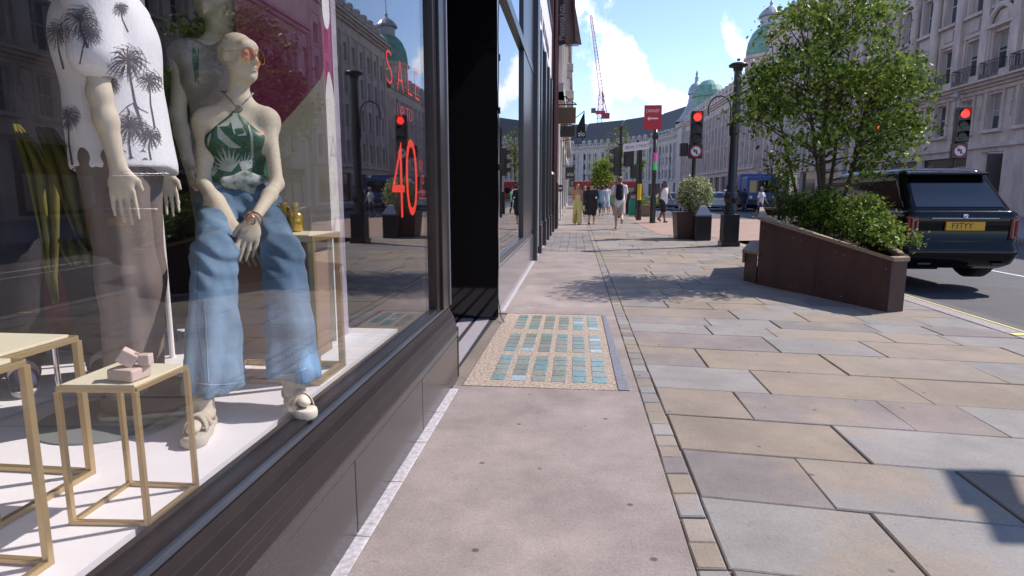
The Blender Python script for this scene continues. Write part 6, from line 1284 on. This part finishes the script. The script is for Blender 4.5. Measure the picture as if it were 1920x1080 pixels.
tie = sdf_mesh('waist_tie', [rc(kn + rgt * .08, kn, .018, .03, (fw, .5), .02), rc(kn, kn - rgt * .08 + up * .01, .03, .014, (fw, .5), .02), rc(kn, kn - up * .05 - rgt * .02 + fw * .01, .03, .012, (fw, .35), .02), rc(kn, kn - up * .02 + rgt * .07 + fw * .01, .025, .012, (fw, .35), .02), el(kn + fw * .005, (.022, .016, .02), B, .01)], .004, mat('print_white', (.62, .62, .58), .5, col2=(.04, .14, .08), c2scale=26, c2th=.55), R)
# halter cord
n0 = J['neck'] + fw * .070 - up * .02; b = MB()
for sg in (-1, 1): b.tube([n0, J['neck'] + fw * .055 + rgt * sg * .035 + up * .02, J['neck'] + rgt * sg * .062 - fw * .0 + up * .055, J['neck'] - fw * .055 + rgt * sg * .03 + up * .06], .0035, 6)
b.tube([n0 + rgt * .012 * math.cos(a) + up * .012 * math.sin(a) for a in np.linspace(0, 6.28, 12)], .004, 6); b.build('halter_cord', mat('cord_grey', (.25, .25, .22), .4), R)
# prints drawn on cloth along the viewing rays of the reference, draped on the real cloth
def bvh(o):
    me = o.data; off = gpos(o); return BVHTree.FromPolygons([v.co + off for v in me.vertices], [tuple(p.vertices) for p in me.polygons])
def drape(name, strips, o, m, parent, off=.0014, org=(0, 0, EYE)):
    """strips: lists of (px,py,width_px) centre lines laid on the cloth surface"""
    T = bvh(o); og = Vector(org); b = MB()
    for st in strips:
        pts = []
        for i in range(len(st) - 1):
            a, c = st[i], st[i + 1]; n = max(1, int(math.hypot(c[0] - a[0], c[1] - a[1]) / 2.5)); pts += [tuple(a[k] + (c[k] - a[k]) * j / n for k in range(3)) for j in range(n)]
        pts.append(st[-1]); row = []
        for i, p in enumerate(pts):
            q, s_ = pts[max(i - 1, 0)], pts[min(i + 1, len(pts) - 1)]; dx, dy = s_[0] - q[0], s_[1] - q[1]; L_ = math.hypot(dx, dy) or 1; nx, ny = -dy / L_, dx / L_; nn = max(1, int(p[2] / 3)); pr = []
            for sg in (-.5, .5):
                h = T.ray_cast(og, pray(p[0] + nx * sg * p[2], p[1] + ny * sg * p[2])); pr.append((h[0] + h[1] * (off if h[1].dot(og - h[0]) > 0 else -off)) if h[0] is not None else None)
            row.append(pr)
        for a, c in zip(row, row[1:]):
            if None in a or None in c or (a[0] - c[0]).length > .03 or (a[0] - a[1]).length > .05: continue
            b.add([a[0], c[0], c[1], a[1]], [(0, 1, 2, 3)])
    return b.build(name, m, parent) if b.v else None
def leafs(cx, cy, ang, ln, n, spread, w0=4):
    out = []
    for i in range(n):
        a = ang + spread * (i / (n - 1) - .5); l2 = ln * (1 - .35 * abs(i / (n - 1) - .5) * 2); out.append([(cx, cy, 1.2), (cx + math.cos(a) * l2 * .5, cy + math.sin(a) * l2 * .5, w0), (cx + math.cos(a) * l2, cy + math.sin(a) * l2, .4)])
    return out
gs = [[(442, 205, 2), (440, 225, 16), (448, 245, 22), (462, 253, 3)], [(440, 215, 2), (425, 232, 10), (408, 238, 1)], [(408, 235, 2), (415, 255, 14), (435, 272, 12), (452, 277, 1)], [(466, 235, 3), (472, 255, 5), (473, 285, 4), (471, 315, 3)], [(395, 250, 2), (392, 262, 5), (390, 275, 1)]]
gs += leafs(433, 322, -1.9, 52, 9, 1.9, 5) + leafs(455, 322, -1.2, 42, 7, 1.3, 4) + leafs(400, 330, -1.6, 30, 5, 1.2, 3)
drape('leaf_print', gs, tpo, mat('print_grey', (.36, .39, .35), .5), R)
# jeans stitching
M_st = mat('stitch_blue', (.33, .45, .58), .8); M_st2 = mat('stitch_dark', (.06, .11, .19), .8)
drape('seam', [[(434, 346, 1.4), (437, 362, 1.4), (440, 375, 1.4)], [(372, 480, 1), (369, 600, 1), (383, 715, 1)]], jn, M_st2, R)
drape('pocket_stitch', [[(392, 352, 1.6), (396, 364, 1.6), (388, 374, 1.6), (378, 378, 1.6)], [(492, 350, 1.6), (490, 362, 1.6), (500, 372, 1.6), (510, 374, 1.6)], [(398, 348, 1.8), (440, 352, 1.8), (494, 346, 1.8)]], jn, M_st2, R)
drape('hem_stitch', [[(366, 718, 2), (400, 722, 2), (430, 720, 2), (456, 716, 2)], [(526, 704, 2), (548, 702, 2), (574, 690, 2)], [(384, 560, 1.6), (388, 640, 1.6), (391, 716, 1.6)]], jn, M_st, R)
# bracelet
c = J['wL'] + (w_(452, 490, 2.13) - J['wL']) * .0; dw = J['wL'] - J['eL']; dw /= np.linalg.norm(dw); e1 = np.cross(dw, up); e1 /= np.linalg.norm(e1); e2 = np.cross(dw, e1); b = MB()
b.tube([Vector(c + (e1 * math.cos(a) + e2 * math.sin(a)) * .031) for a in np.linspace(0, 6.283, 24)], .0045, 8); b.tube([Vector(c - fw * 0 + fw * .033 + up * .016 * math.sin(a) + rgt * (.014 * math.cos(a) + .01)) for a in np.linspace(0, 6.283, 14)], .004, 6); b.build('bracelet', mat('rose_gold', (.62, .33, .22), .25, .9), R)
# sunglasses
hr, hf_, hu = basis(hf); hc = J['head']; q = lambda x, y, z: Vector(hc + (hr * x + hf_ * y + hu * z) * .90)
SG = tag(bpy.data.objects.new('sunglasses', None), 'orange tinted wire sunglasses worn by the seated mannequin', 'sunglasses'); C.objects.link(SG); SG.location = q(0, .1, 0)
b = MB(); lens = MB()
for sg in (-1, 1):
    P = [q(sg * .038 + .034 * math.cos(a), .114 - abs(sg * .038 + .034 * math.cos(a)) * .38, .0 + .031 * math.sin(a) - .004 * math.cos(a) * sg) for a in np.linspace(0, 6.283, 22)]; b.tube(P, .0012, 6, cap=False); lens.add(P[:-1], [tuple(range(len(P) - 1))]); b.tube([q(sg * .062, .09, .016), q(sg * .079, .04, .014), q(sg * .083, -.012, .012), q(sg * .078, -.03, -.01)], .0012, 6)
b.tube([q(-.012, .115, .012), q(0, .118, .014), q(.012, .115, .012)], .0012, 6); b.build('wire_frame', M_gold, SG)
lm = glass_mat('orange_lens', (.85, .38, .18), .5, .08); lens.build('lens', lm, SG)
# sandals
def sandal(an, fdv, s=.88, label=''):
    fdv = fdv / np.linalg.norm(fdv) * .9; sd_ = np.cross(fdv, up) * .95; an = A3(an); z0 = FZ; c = an * V3(1, 1, 0) + V3(0, 0, z0)
    rr = thing('platform_sandal', label, 'sandal', tuple(c))
    sole = [rc(c - fdv * .035 + up * .022, c + fdv * .05 + up * .020, .033, .034, None, .01), rc(c + fdv * .05 + up * .020, c + fdv * .13 + up * .018, .034, .039, None, .02)]
    sdf_mesh('sole', sole, .005, M_sole, rr, cut=lambda P: np.maximum(P[:, 2] - (z0 + .036), z0 + .001 - P[:, 2]))
    st = []
    f0 = lambda a, y, rx, rz: Vector(c + sd_ * rx * math.cos(a) + fdv * y + up * (.034 + rz * math.sin(a)))
    b = MB()
    for (y0, y1, w, rx, rz) in ((.045, .105, .032, .040, .050), (.105, .045, .032, .0405, .0515), (-.02, -.01, .020, .040, .078)):
        n = 14; L1 = []; L2 = []
        for i in range(n + 1):
            a = math.pi * i / n; y = y0 + (y1 - y0) * i / n; L1.append(f0(a, y - w / 2, rx, rz)); L2.append(f0(a, y + w / 2, rx * .98, rz * .95))
        k = n + 1; b.add(L1 + L2, [(i, i + 1, k + i + 1, k + i) for i in range(n)])
    o = b.build('strap', M_cre, rr, smooth=True); md = o.modifiers.new('thick', 'SOLIDIFY'); md.thickness = .004; md.offset = 1
    b = MB(); b.tube([Vector(c + sd_ * (.047) - fdv * .01 + up * (.06 + .014 * math.sin(a)) + fdv * .012 * math.cos(a)) for a in np.linspace(0, 6.28, 10)], .0025, 6); b.build('buckle', M_gold, rr); return rr
sandal(J['aR'], fd['R'], 1, 'cream platform sandal on the left hand foot in the window'); sandal(J['aL'], fd['L'], 1, 'cream platform sandal nearest the glass, under the lifted jeans hem')
# ---- standing male mannequin in the palm shirt
fm = A3((.95, .33, 0)); fm /= np.linalg.norm(fm); rm = np.cross(fm, up); mc = A3((-1.515, 1.95, 0)); s = .93
at = lambda r_, f_, z: mc + rm * r_ + fm * f_ + up * z
J2 = dict(s=s, pel=at(0, .0, FZ + 0.879), waist=at(0, .01, FZ + 1.050), chest=at(0, -.01, FZ + 1.242), neck=at(0, -.02, FZ + 1.432), head=at(0, .0, FZ + 1.585), sR=at(.185, .03, FZ + 1.337), sL=at(-.195, -.01, FZ + 1.366),
          eR=at(.215, .03, FZ + 1.050), eL=at(-.26, -.04, FZ + 1.070), wR=at(.21, .06, FZ + 0.836), wL=at(-.26, .05, FZ + 0.840), hR=at(.09, 0, FZ + 0.859), hL=at(-.09, 0, FZ + 0.859), kR=at(.10, .02, FZ + 0.468), kL=at(-.10, -.02, FZ + 0.468), aR=at(.10, -.02, FZ + 0.091), aL=at(-.10, -.02, FZ + 0.091))
R = thing('standing_mannequin', 'standing mannequin in white palm tree shirt and brown trousers, head above the frame', 'mannequin', tuple(at(0, 0, FZ)))
hs2 = {'R': (V3(0, 0, -1) + fm * .06, fm, -rm, .08), 'L': (V3(0, 0, -1) + fm * .1, fm, rm, .25)}
sdf_mesh('body', body_prims(J2, fwd=fm, handspec=hs2, hsc=1.0, hfl=1.3, arm=.88), .0055, M_man, R)
Bm = np.stack([rm, fm, up])
def shirt_p():
    P = [el(J2['chest'], (.185, .14, .19), Bm, .05), rc(J2['chest'] - up * .02, J2['pel'] - up * .03 + fm * .01, .165, .185, (fm, .84), .05), rc(J2['sL'] * .9 + J2['neck'] * .1 - up * .02, J2['sR'] * .9 + J2['neck'] * .1 - up * .02, .078, None, None, .05)]
    for n, sg in (('R', 1), ('L', -1)): e = J2['s' + n] + (J2['e' + n] - J2['s' + n]) * .62; P += [rc(J2['s' + n], e + rm * sg * .005, .070, .074, None, .03)]
    return P
def shirt_cut(P):
    d = P - mc; a = d @ rm; f = d @ fm; zc = np.where(np.abs(a) > .262, FZ + 1.12 - .0 * f, FZ + .83 + .012 * np.sin(a * 14)); return zc - P[:, 2]
def sh_fold(P): d = P - mc; return .004 * np.sin((d @ rm) * 26 + 1 + (d @ fm) * 9) * np.clip((FZ + 1.3 - P[:, 2]) / .4, 0, 1) + .003 * nz3(P, 18, 9)
sh = sdf_mesh('shirt', shirt_p(), .0065, mat('shirt_white', (.80, .78, .80), .8, bump=.2, bscale=200), R, disp=sh_fold, cut=shirt_cut)
M_ink = mat('print_ink', (.10, .085, .10), .8)
def palm(cx, cy, bx_, by_, r_, n=22, tw=4):
    out = [[(cx, cy, tw * .5), ((cx + bx_) / 2 - 3, (cy + by_) / 2, tw * .8), (bx_, by_, tw)]]
    for i in range(n):
        a = 2 * math.pi * i / n + random.uniform(-.1, .1); l2 = r_ * random.uniform(.75, 1.1); dr = .28 * l2
        out.append([(cx, cy, 1.1), (cx + math.cos(a) * l2 * .55, cy + math.sin(a) * l2 * .5, 1.9), (cx + math.cos(a) * l2, cy + math.sin(a) * l2 * .85 + dr, .5)])
        for q_ in (.4, .6, .8): out.append([(cx + math.cos(a) * l2 * q_, cy + math.sin(a) * l2 * q_ * .95, .8), (cx + math.cos(a + .5) * l2 * q_ * 1.1, cy + math.sin(a + .5) * l2 * q_ + dr * .7, .4)])
    return out
ink = palm(238, 112, 272, 262, 42, 28, 5) + palm(205, 158, 222, 242, 23, 26, 4) + palm(243, 235, 246, 298, 36, 34, 4) + palm(281, 255, 283, 300, 26, 22, 3) + palm(280, 150, 290, 240, 26, 20, 3) + palm(212, 270, 214, 300, 20, 20, 3) + palm(150, 35, 165, 90, 40, 34, 5) + palm(168, 62, 150, 120, 26, 22, 3) + palm(108, 60, 120, 130, 32, 26, 4) + palm(128, 218, 138, 320, 28, 28, 4) + palm(116, 275, 118, 330, 15, 16, 3) + palm(103, 195, 108, 300, 12, 14, 3) + palm(225, 15, 240, 60, 16, 14, 2)
ink += [[(190, 235, 1.2), (205, 222, 1.6), (222, 216, 1.4), (238, 200, 1.8), (250, 193, 2), (262, 204, 1.6), (278, 212, 1)], [(238, 200, 1), (243, 212, 3), (236, 222, 1)], [(250, 194, 1), (258, 212, 4), (262, 224, 1)], [(222, 216, 1), (226, 226, 3), (218, 234, 1)]]
for (x, y) in ((232, 286), (268, 285), (246, 297), (214, 300), (272, 300)): ink += [[(x - 6, y, .5), (x, y - 3, 3), (x + 6, y, .5)]]
drape('palm_print', ink, sh, M_ink, R)
M_tr = mat('brown_trouser', (.20, .155, .135), .75, var=.12, vscale=5, stretch=(6, 6, .6))
tr = [el(J2['pel'], (.148, .115, .13), Bm, .05)]
for n in 'RL': tr += [rc(J2['h' + n], J2['k' + n], .094, .080, None, .06), rc(J2['k' + n], J2['a' + n] + up * .02, .080, .066, None, .06)]
sdf_mesh('trousers', tr, .0075, M_tr, R, disp=lambda P: .004 * np.sin(P[:, 0] * 75 + P[:, 1] * 40 + P[:, 2] * 2) + .003 * nz3(P * np.array([1, 1, .3]), 26, 2), cut=lambda P: FZ + .085 - P[:, 2])
for n, lab in (('R', 'near brown suede loafer under the brown trousers in the window'), ('L', 'far brown suede loafer under the brown trousers in the window')):
    a = J2['a' + n]; rr = thing('loafer', lab, 'shoe', (a[0], a[1], FZ)); sdf_mesh('upper', [rc(a - fm * .03 + up * (-.025), a + fm * .04 - up * .04, .048, .045, None, .02), rc(a + fm * .02 - up * .045, a + fm * .19 - up * .05, .050, .036, (up, .8), .03)], .006, mat('suede_brown', (.12, .085, .075), .9, var=.15), rr, cut=lambda P: FZ + .026 - P[:, 2])
    sdf_mesh('sole', [rc(a - fm * .04 + up * (-.06), a + fm * .195 - up * .06, .052, .045, None, .02)], .006, M_sole, rr, cut=lambda P: np.maximum(P[:, 2] - (FZ + .025), FZ + .006 - P[:, 2]))
r = thing('display_stand', 'glass disc base with steel rod behind the brown loafers', 'display stand', (-1.55, 2.03, FZ)); b = MB(); b.lathe([(0, .002), (.24, .002), (.24, .008), (0, .008)], (-1.54, 1.86, FZ), 36); b.build('disc', mat('glass_disc', (.25, .28, .27), .08, spec=.8), r); b = MB(); b.tube([(-1.70, 1.80, FZ + .008), (-1.70, 1.80, FZ + .30)], .008, 10); b.build('rod', M_chr, r)
r = thing('steel_pole', 'white steel pole standing behind the brown trousers', 'pole', tuple(W(319, 620, 2.6))); q = W(319, 618, 2.6); b = MB(); b.tube([(q.x, q.y, FZ), (q.x, q.y, 3.1)], .012, 10); b.build('pole', M_white, r)
# ---- standing female mannequin behind
fb_ = A3((.80, -.60, 0)); fb_ /= np.linalg.norm(fb_); rb = np.cross(fb_, up); mc3 = A3((-1.83, 3.10, 0)); at3 = lambda r_, f_, z: mc3 + rb * r_ + fb_ * f_ + up * (FZ + z)
J3 = dict(s=1.03, pel=at3(0, 0, .97), waist=at3(0, 0, 1.14), chest=at3(0, .0, 1.31), neck=at3(0, 0, 1.50), head=at3(0, .02, 1.66), sR=at3(.17, 0, 1.43), sL=at3(-.17, 0, 1.43), eR=at3(.2, -.03, 1.14), eL=at3(-.2, -.03, 1.14), wR=at3(.2, .05, .9), wL=at3(-.2, .05, .9), hR=at3(.09, 0, .93), hL=at3(-.09, 0, .93), kR=at3(.09, .03, .52), kL=at3(-.09, -.02, .52), aR=at3(.09, .02, .09), aL=at3(-.12, -.02, .09))
R = thing('rear_mannequin', 'standing mannequin behind the seated one, in greige sleeveless top and pink trousers', 'mannequin', tuple(at3(0, 0, 0)))
sdf_mesh('body', body_prims(J3, fwd=fb_, hf=A3((1, -.15, 0)), fem=True, bust=True), .0075, M_man, R)
Bb = np.stack([rb, fb_, up]); tt = [el(J3['chest'], (.19, .165, .19), Bb, .05), rc(J3['waist'], J3['pel'] + up * .04, .15, .17, (fb_, .75), .05), rc(J3['sL'], J3['sR'], .075, None, None, .04), rc(J3['neck'] - up * .05, J3['neck'] + up * .02, .07, .06, None, .03)]
to = sdf_mesh('sleeveless_top', tt, .0075, mat('greige_satin', (.36, .30, .28), .35, var=.15, vscale=6), R, disp=lambda P: .010 * np.sin(((P - mc3) @ rb) * 40 + P[:, 2] * 12) * np.clip((P[:, 2] - FZ - 1.1) / .2, 0, 1) + .004 * nz3(P, 25, 4))
drape('leaf_print', [[(362, 90, 3), (366, 110, 12), (368, 140, 8), (367, 155, 1)], [(372, 92, 2), (372, 130, 2), (372, 158, 2)]], to, M_tg, R)
tr3 = [el(J3['pel'], (.17, .13, .14), Bb, .05)]
for n in 'RL': tr3 += [rc(J3['h' + n], J3['k' + n], .10, .085, None, .04), rc(J3['k' + n], J3['a' + n] + up * .08, .085, .10, None, .04)]
sdf_mesh('trousers', tr3, .009, mat('pink_trouser', (.42, .33, .31), .75), R, disp=lambda P: .006 * np.sin(np.arctan2((P - mc3) @ rb, (P - mc3) @ fb_) * 9))
# ---- dark suited mannequin with yellow scarf at the left
mc4 = A3((-2.08, 2.25, 0)); f4 = A3((.7, -.7, 0)); f4 /= np.linalg.norm(f4); r4 = np.cross(f4, up); at4 = lambda r_, f_, z: mc4 + r4 * r_ + f4 * f_ + up * (FZ + z)
J4 = dict(s=1.02, pel=at4(0, 0, .95), waist=at4(0, 0, 1.13), chest=at4(0, 0, 1.30), neck=at4(0, 0, 1.5), head=at4(0, .02, 1.66), sR=at4(.19, 0, 1.43), sL=at4(-.19, 0, 1.43), eR=at4(.25, -.03, 1.15), eL=at4(-.25, .03, 1.15), wR=at4(.24, .06, .9), wL=at4(-.2, .16, .95), hR=at4(.09, 0, .92), hL=at4(-.09, 0, .92), kR=at4(.12, .03, .5), kL=at4(-.1, .02, .5), aR=at4(.14, 0, .1), aL=at4(-.12, .02, .1))
R = thing('dark_mannequin', 'mannequin in dark suit with olive yellow scarf at the dim left edge of the window', 'mannequin', tuple(at4(0, 0, 0)))
sdf_mesh('body', body_prims(J4, fwd=f4), .009, M_man, R)
Bd = np.stack([r4, f4, up]); sdf_mesh('jacket', [el(J4['chest'], (.21, .15, .2), Bd, .05), rc(J4['waist'], J4['pel'] - up * .1, .19, .21, (f4, .75), .05)] + [p for n in 'RL' for p in (rc(J4['s' + n], J4['e' + n], .075, .065, None, .03), rc(J4['e' + n], J4['w' + n], .062, .052, None, .02))], .009, cloth('suit_dark', (.035, .028, .032)), R, disp=lambda P: .004 * nz3(P, 15, 8))
t4 = [el(J4['pel'], (.17, .13, .14), Bd, .05)] + [p for n in 'RL' for p in (rc(J4['h' + n], J4['k' + n], .10, .085, None, .04), rc(J4['k' + n], J4['a' + n] + up * .03, .085, .08, None, .04))]
sdf_mesh('trousers', t4, .009, MATS['suit_dark'], R)
for n, lab in (('R', 'striped trainer at the dim left of the window floor, nearer one'), ('L', 'striped trainer at the dim left of the window floor, further one')):
    a = J4['a' + n]; rr = thing('trainer', lab, 'shoe', (a[0], a[1], FZ)); sdf_mesh('upper', [rc(a, a + f4 * .02 - up * .04, .05, .05, None, .02), rc(a - up * .045, a + f4 * .18 - up * .05, .052, .038, (up, .8), .03)], .007, mat('trainer_navy', (.05, .05, .12), .7), rr, cut=lambda P: FZ + .022 - P[:, 2])
    sdf_mesh('sole', [rc(a - f4 * .03 - up * .07, a + f4 * .18 - up * .07, .054, .044, None, .02)], .007, ShW, rr, cut=lambda P: np.maximum(P[:, 2] - (FZ + .03), FZ + .002 - P[:, 2])); sdf_mesh('stripe', [rc(a - up * .04 + f4 * .05, a - up * .03 + f4 * .09, .05, .05, None, .01)], .006, mat('stripe_pink', (.6, .45, .45), .6), rr, cut=lambda P, a=a: np.abs((P - a) @ f4 - .075) - .008)
# scarf: draped ribbon cloth
def ribbon(b, pts, wv, th=.006, n=10):
    L1 = []
    for i, (p, w0) in enumerate(pts): p = Vector(p); L1.append([p + Vector(wv) * w0 * (k / n - .5) + Vector(f4) * .014 * math.sin(k * 1.4 + i * .7) for k in range(n + 1)])
    m = n + 1; b.add([v for q in L1 for v in q], [(i * m + k, i * m + k + 1, (i + 1) * m + k + 1, (i + 1) * m + k) for i in range(len(pts) - 1) for k in range(n)])
b = MB(); wv = (.8, .6, 0)
ribbon(b, [(W(32, 235, 2.05), .02), (W(50, 270, 2.02), .05), (W(80, 330, 2.0), .09), (W(92, 450, 2.0), .05), (W(95, 520, 2.0), .03), (W(104, 568, 2.0), .012)], wv)
ribbon(b, [(W(85, 240, 2.02), .05), (W(130, 330, 2.0), .10), (W(150, 420, 1.99), .06), (W(162, 470, 1.98), .03)], wv)
ribbon(b, [(W(118, 455, 1.96), .03), (W(128, 448, 1.95), .06), (W(142, 475, 1.94), .08), (W(152, 498, 1.94), .06)], wv)
o = b.build('scarf', mat('scarf_olive', (.15, .13, .015), .6, var=.35, vscale=7), R, smooth=True); md = o.modifiers.new('thick', 'SOLIDIFY'); md.thickness = .006
# red garment and low stands in the dim back
r = thing('red_garment', 'dark red garment hanging in the dim far left of the window', 'garment', tuple(W(25, 420, 2.6))); q = W(25, 400, 2.6); sdf_mesh('cloth', [rc(q + Vector((0, 0, .25)), q - Vector((0, 0, .45)), .12, .17, ((.5, -.8, 0), .4), .03)], .012, cloth('dark_red', (.16, .015, .015)), r, disp=lambda P: .012 * np.sin(P[:, 0] * 60)); b = MB(); b.tube([tuple(q + Vector((0, 0, .3))), (q.x, q.y, 3.1)], .006, 6); b.build('hanger', M_iron, r)
r = thing('black_bench', 'low black bench on the window floor behind the steel pole', 'bench', tuple(W(280, 650, 2.9))); q = W(290, 600, 2.9); b = MB(); b.box(q.x - .35, q.x + .12, 2.85, 3.2, FZ + .16, FZ + .2); b.build('seat', M_bk, r); 
for dx in (-.33, .09):
    b = MB(); b.box(q.x + dx, q.x + dx + .03, 2.87, 2.9, FZ, FZ + .16); b.build('leg', M_bk, r)
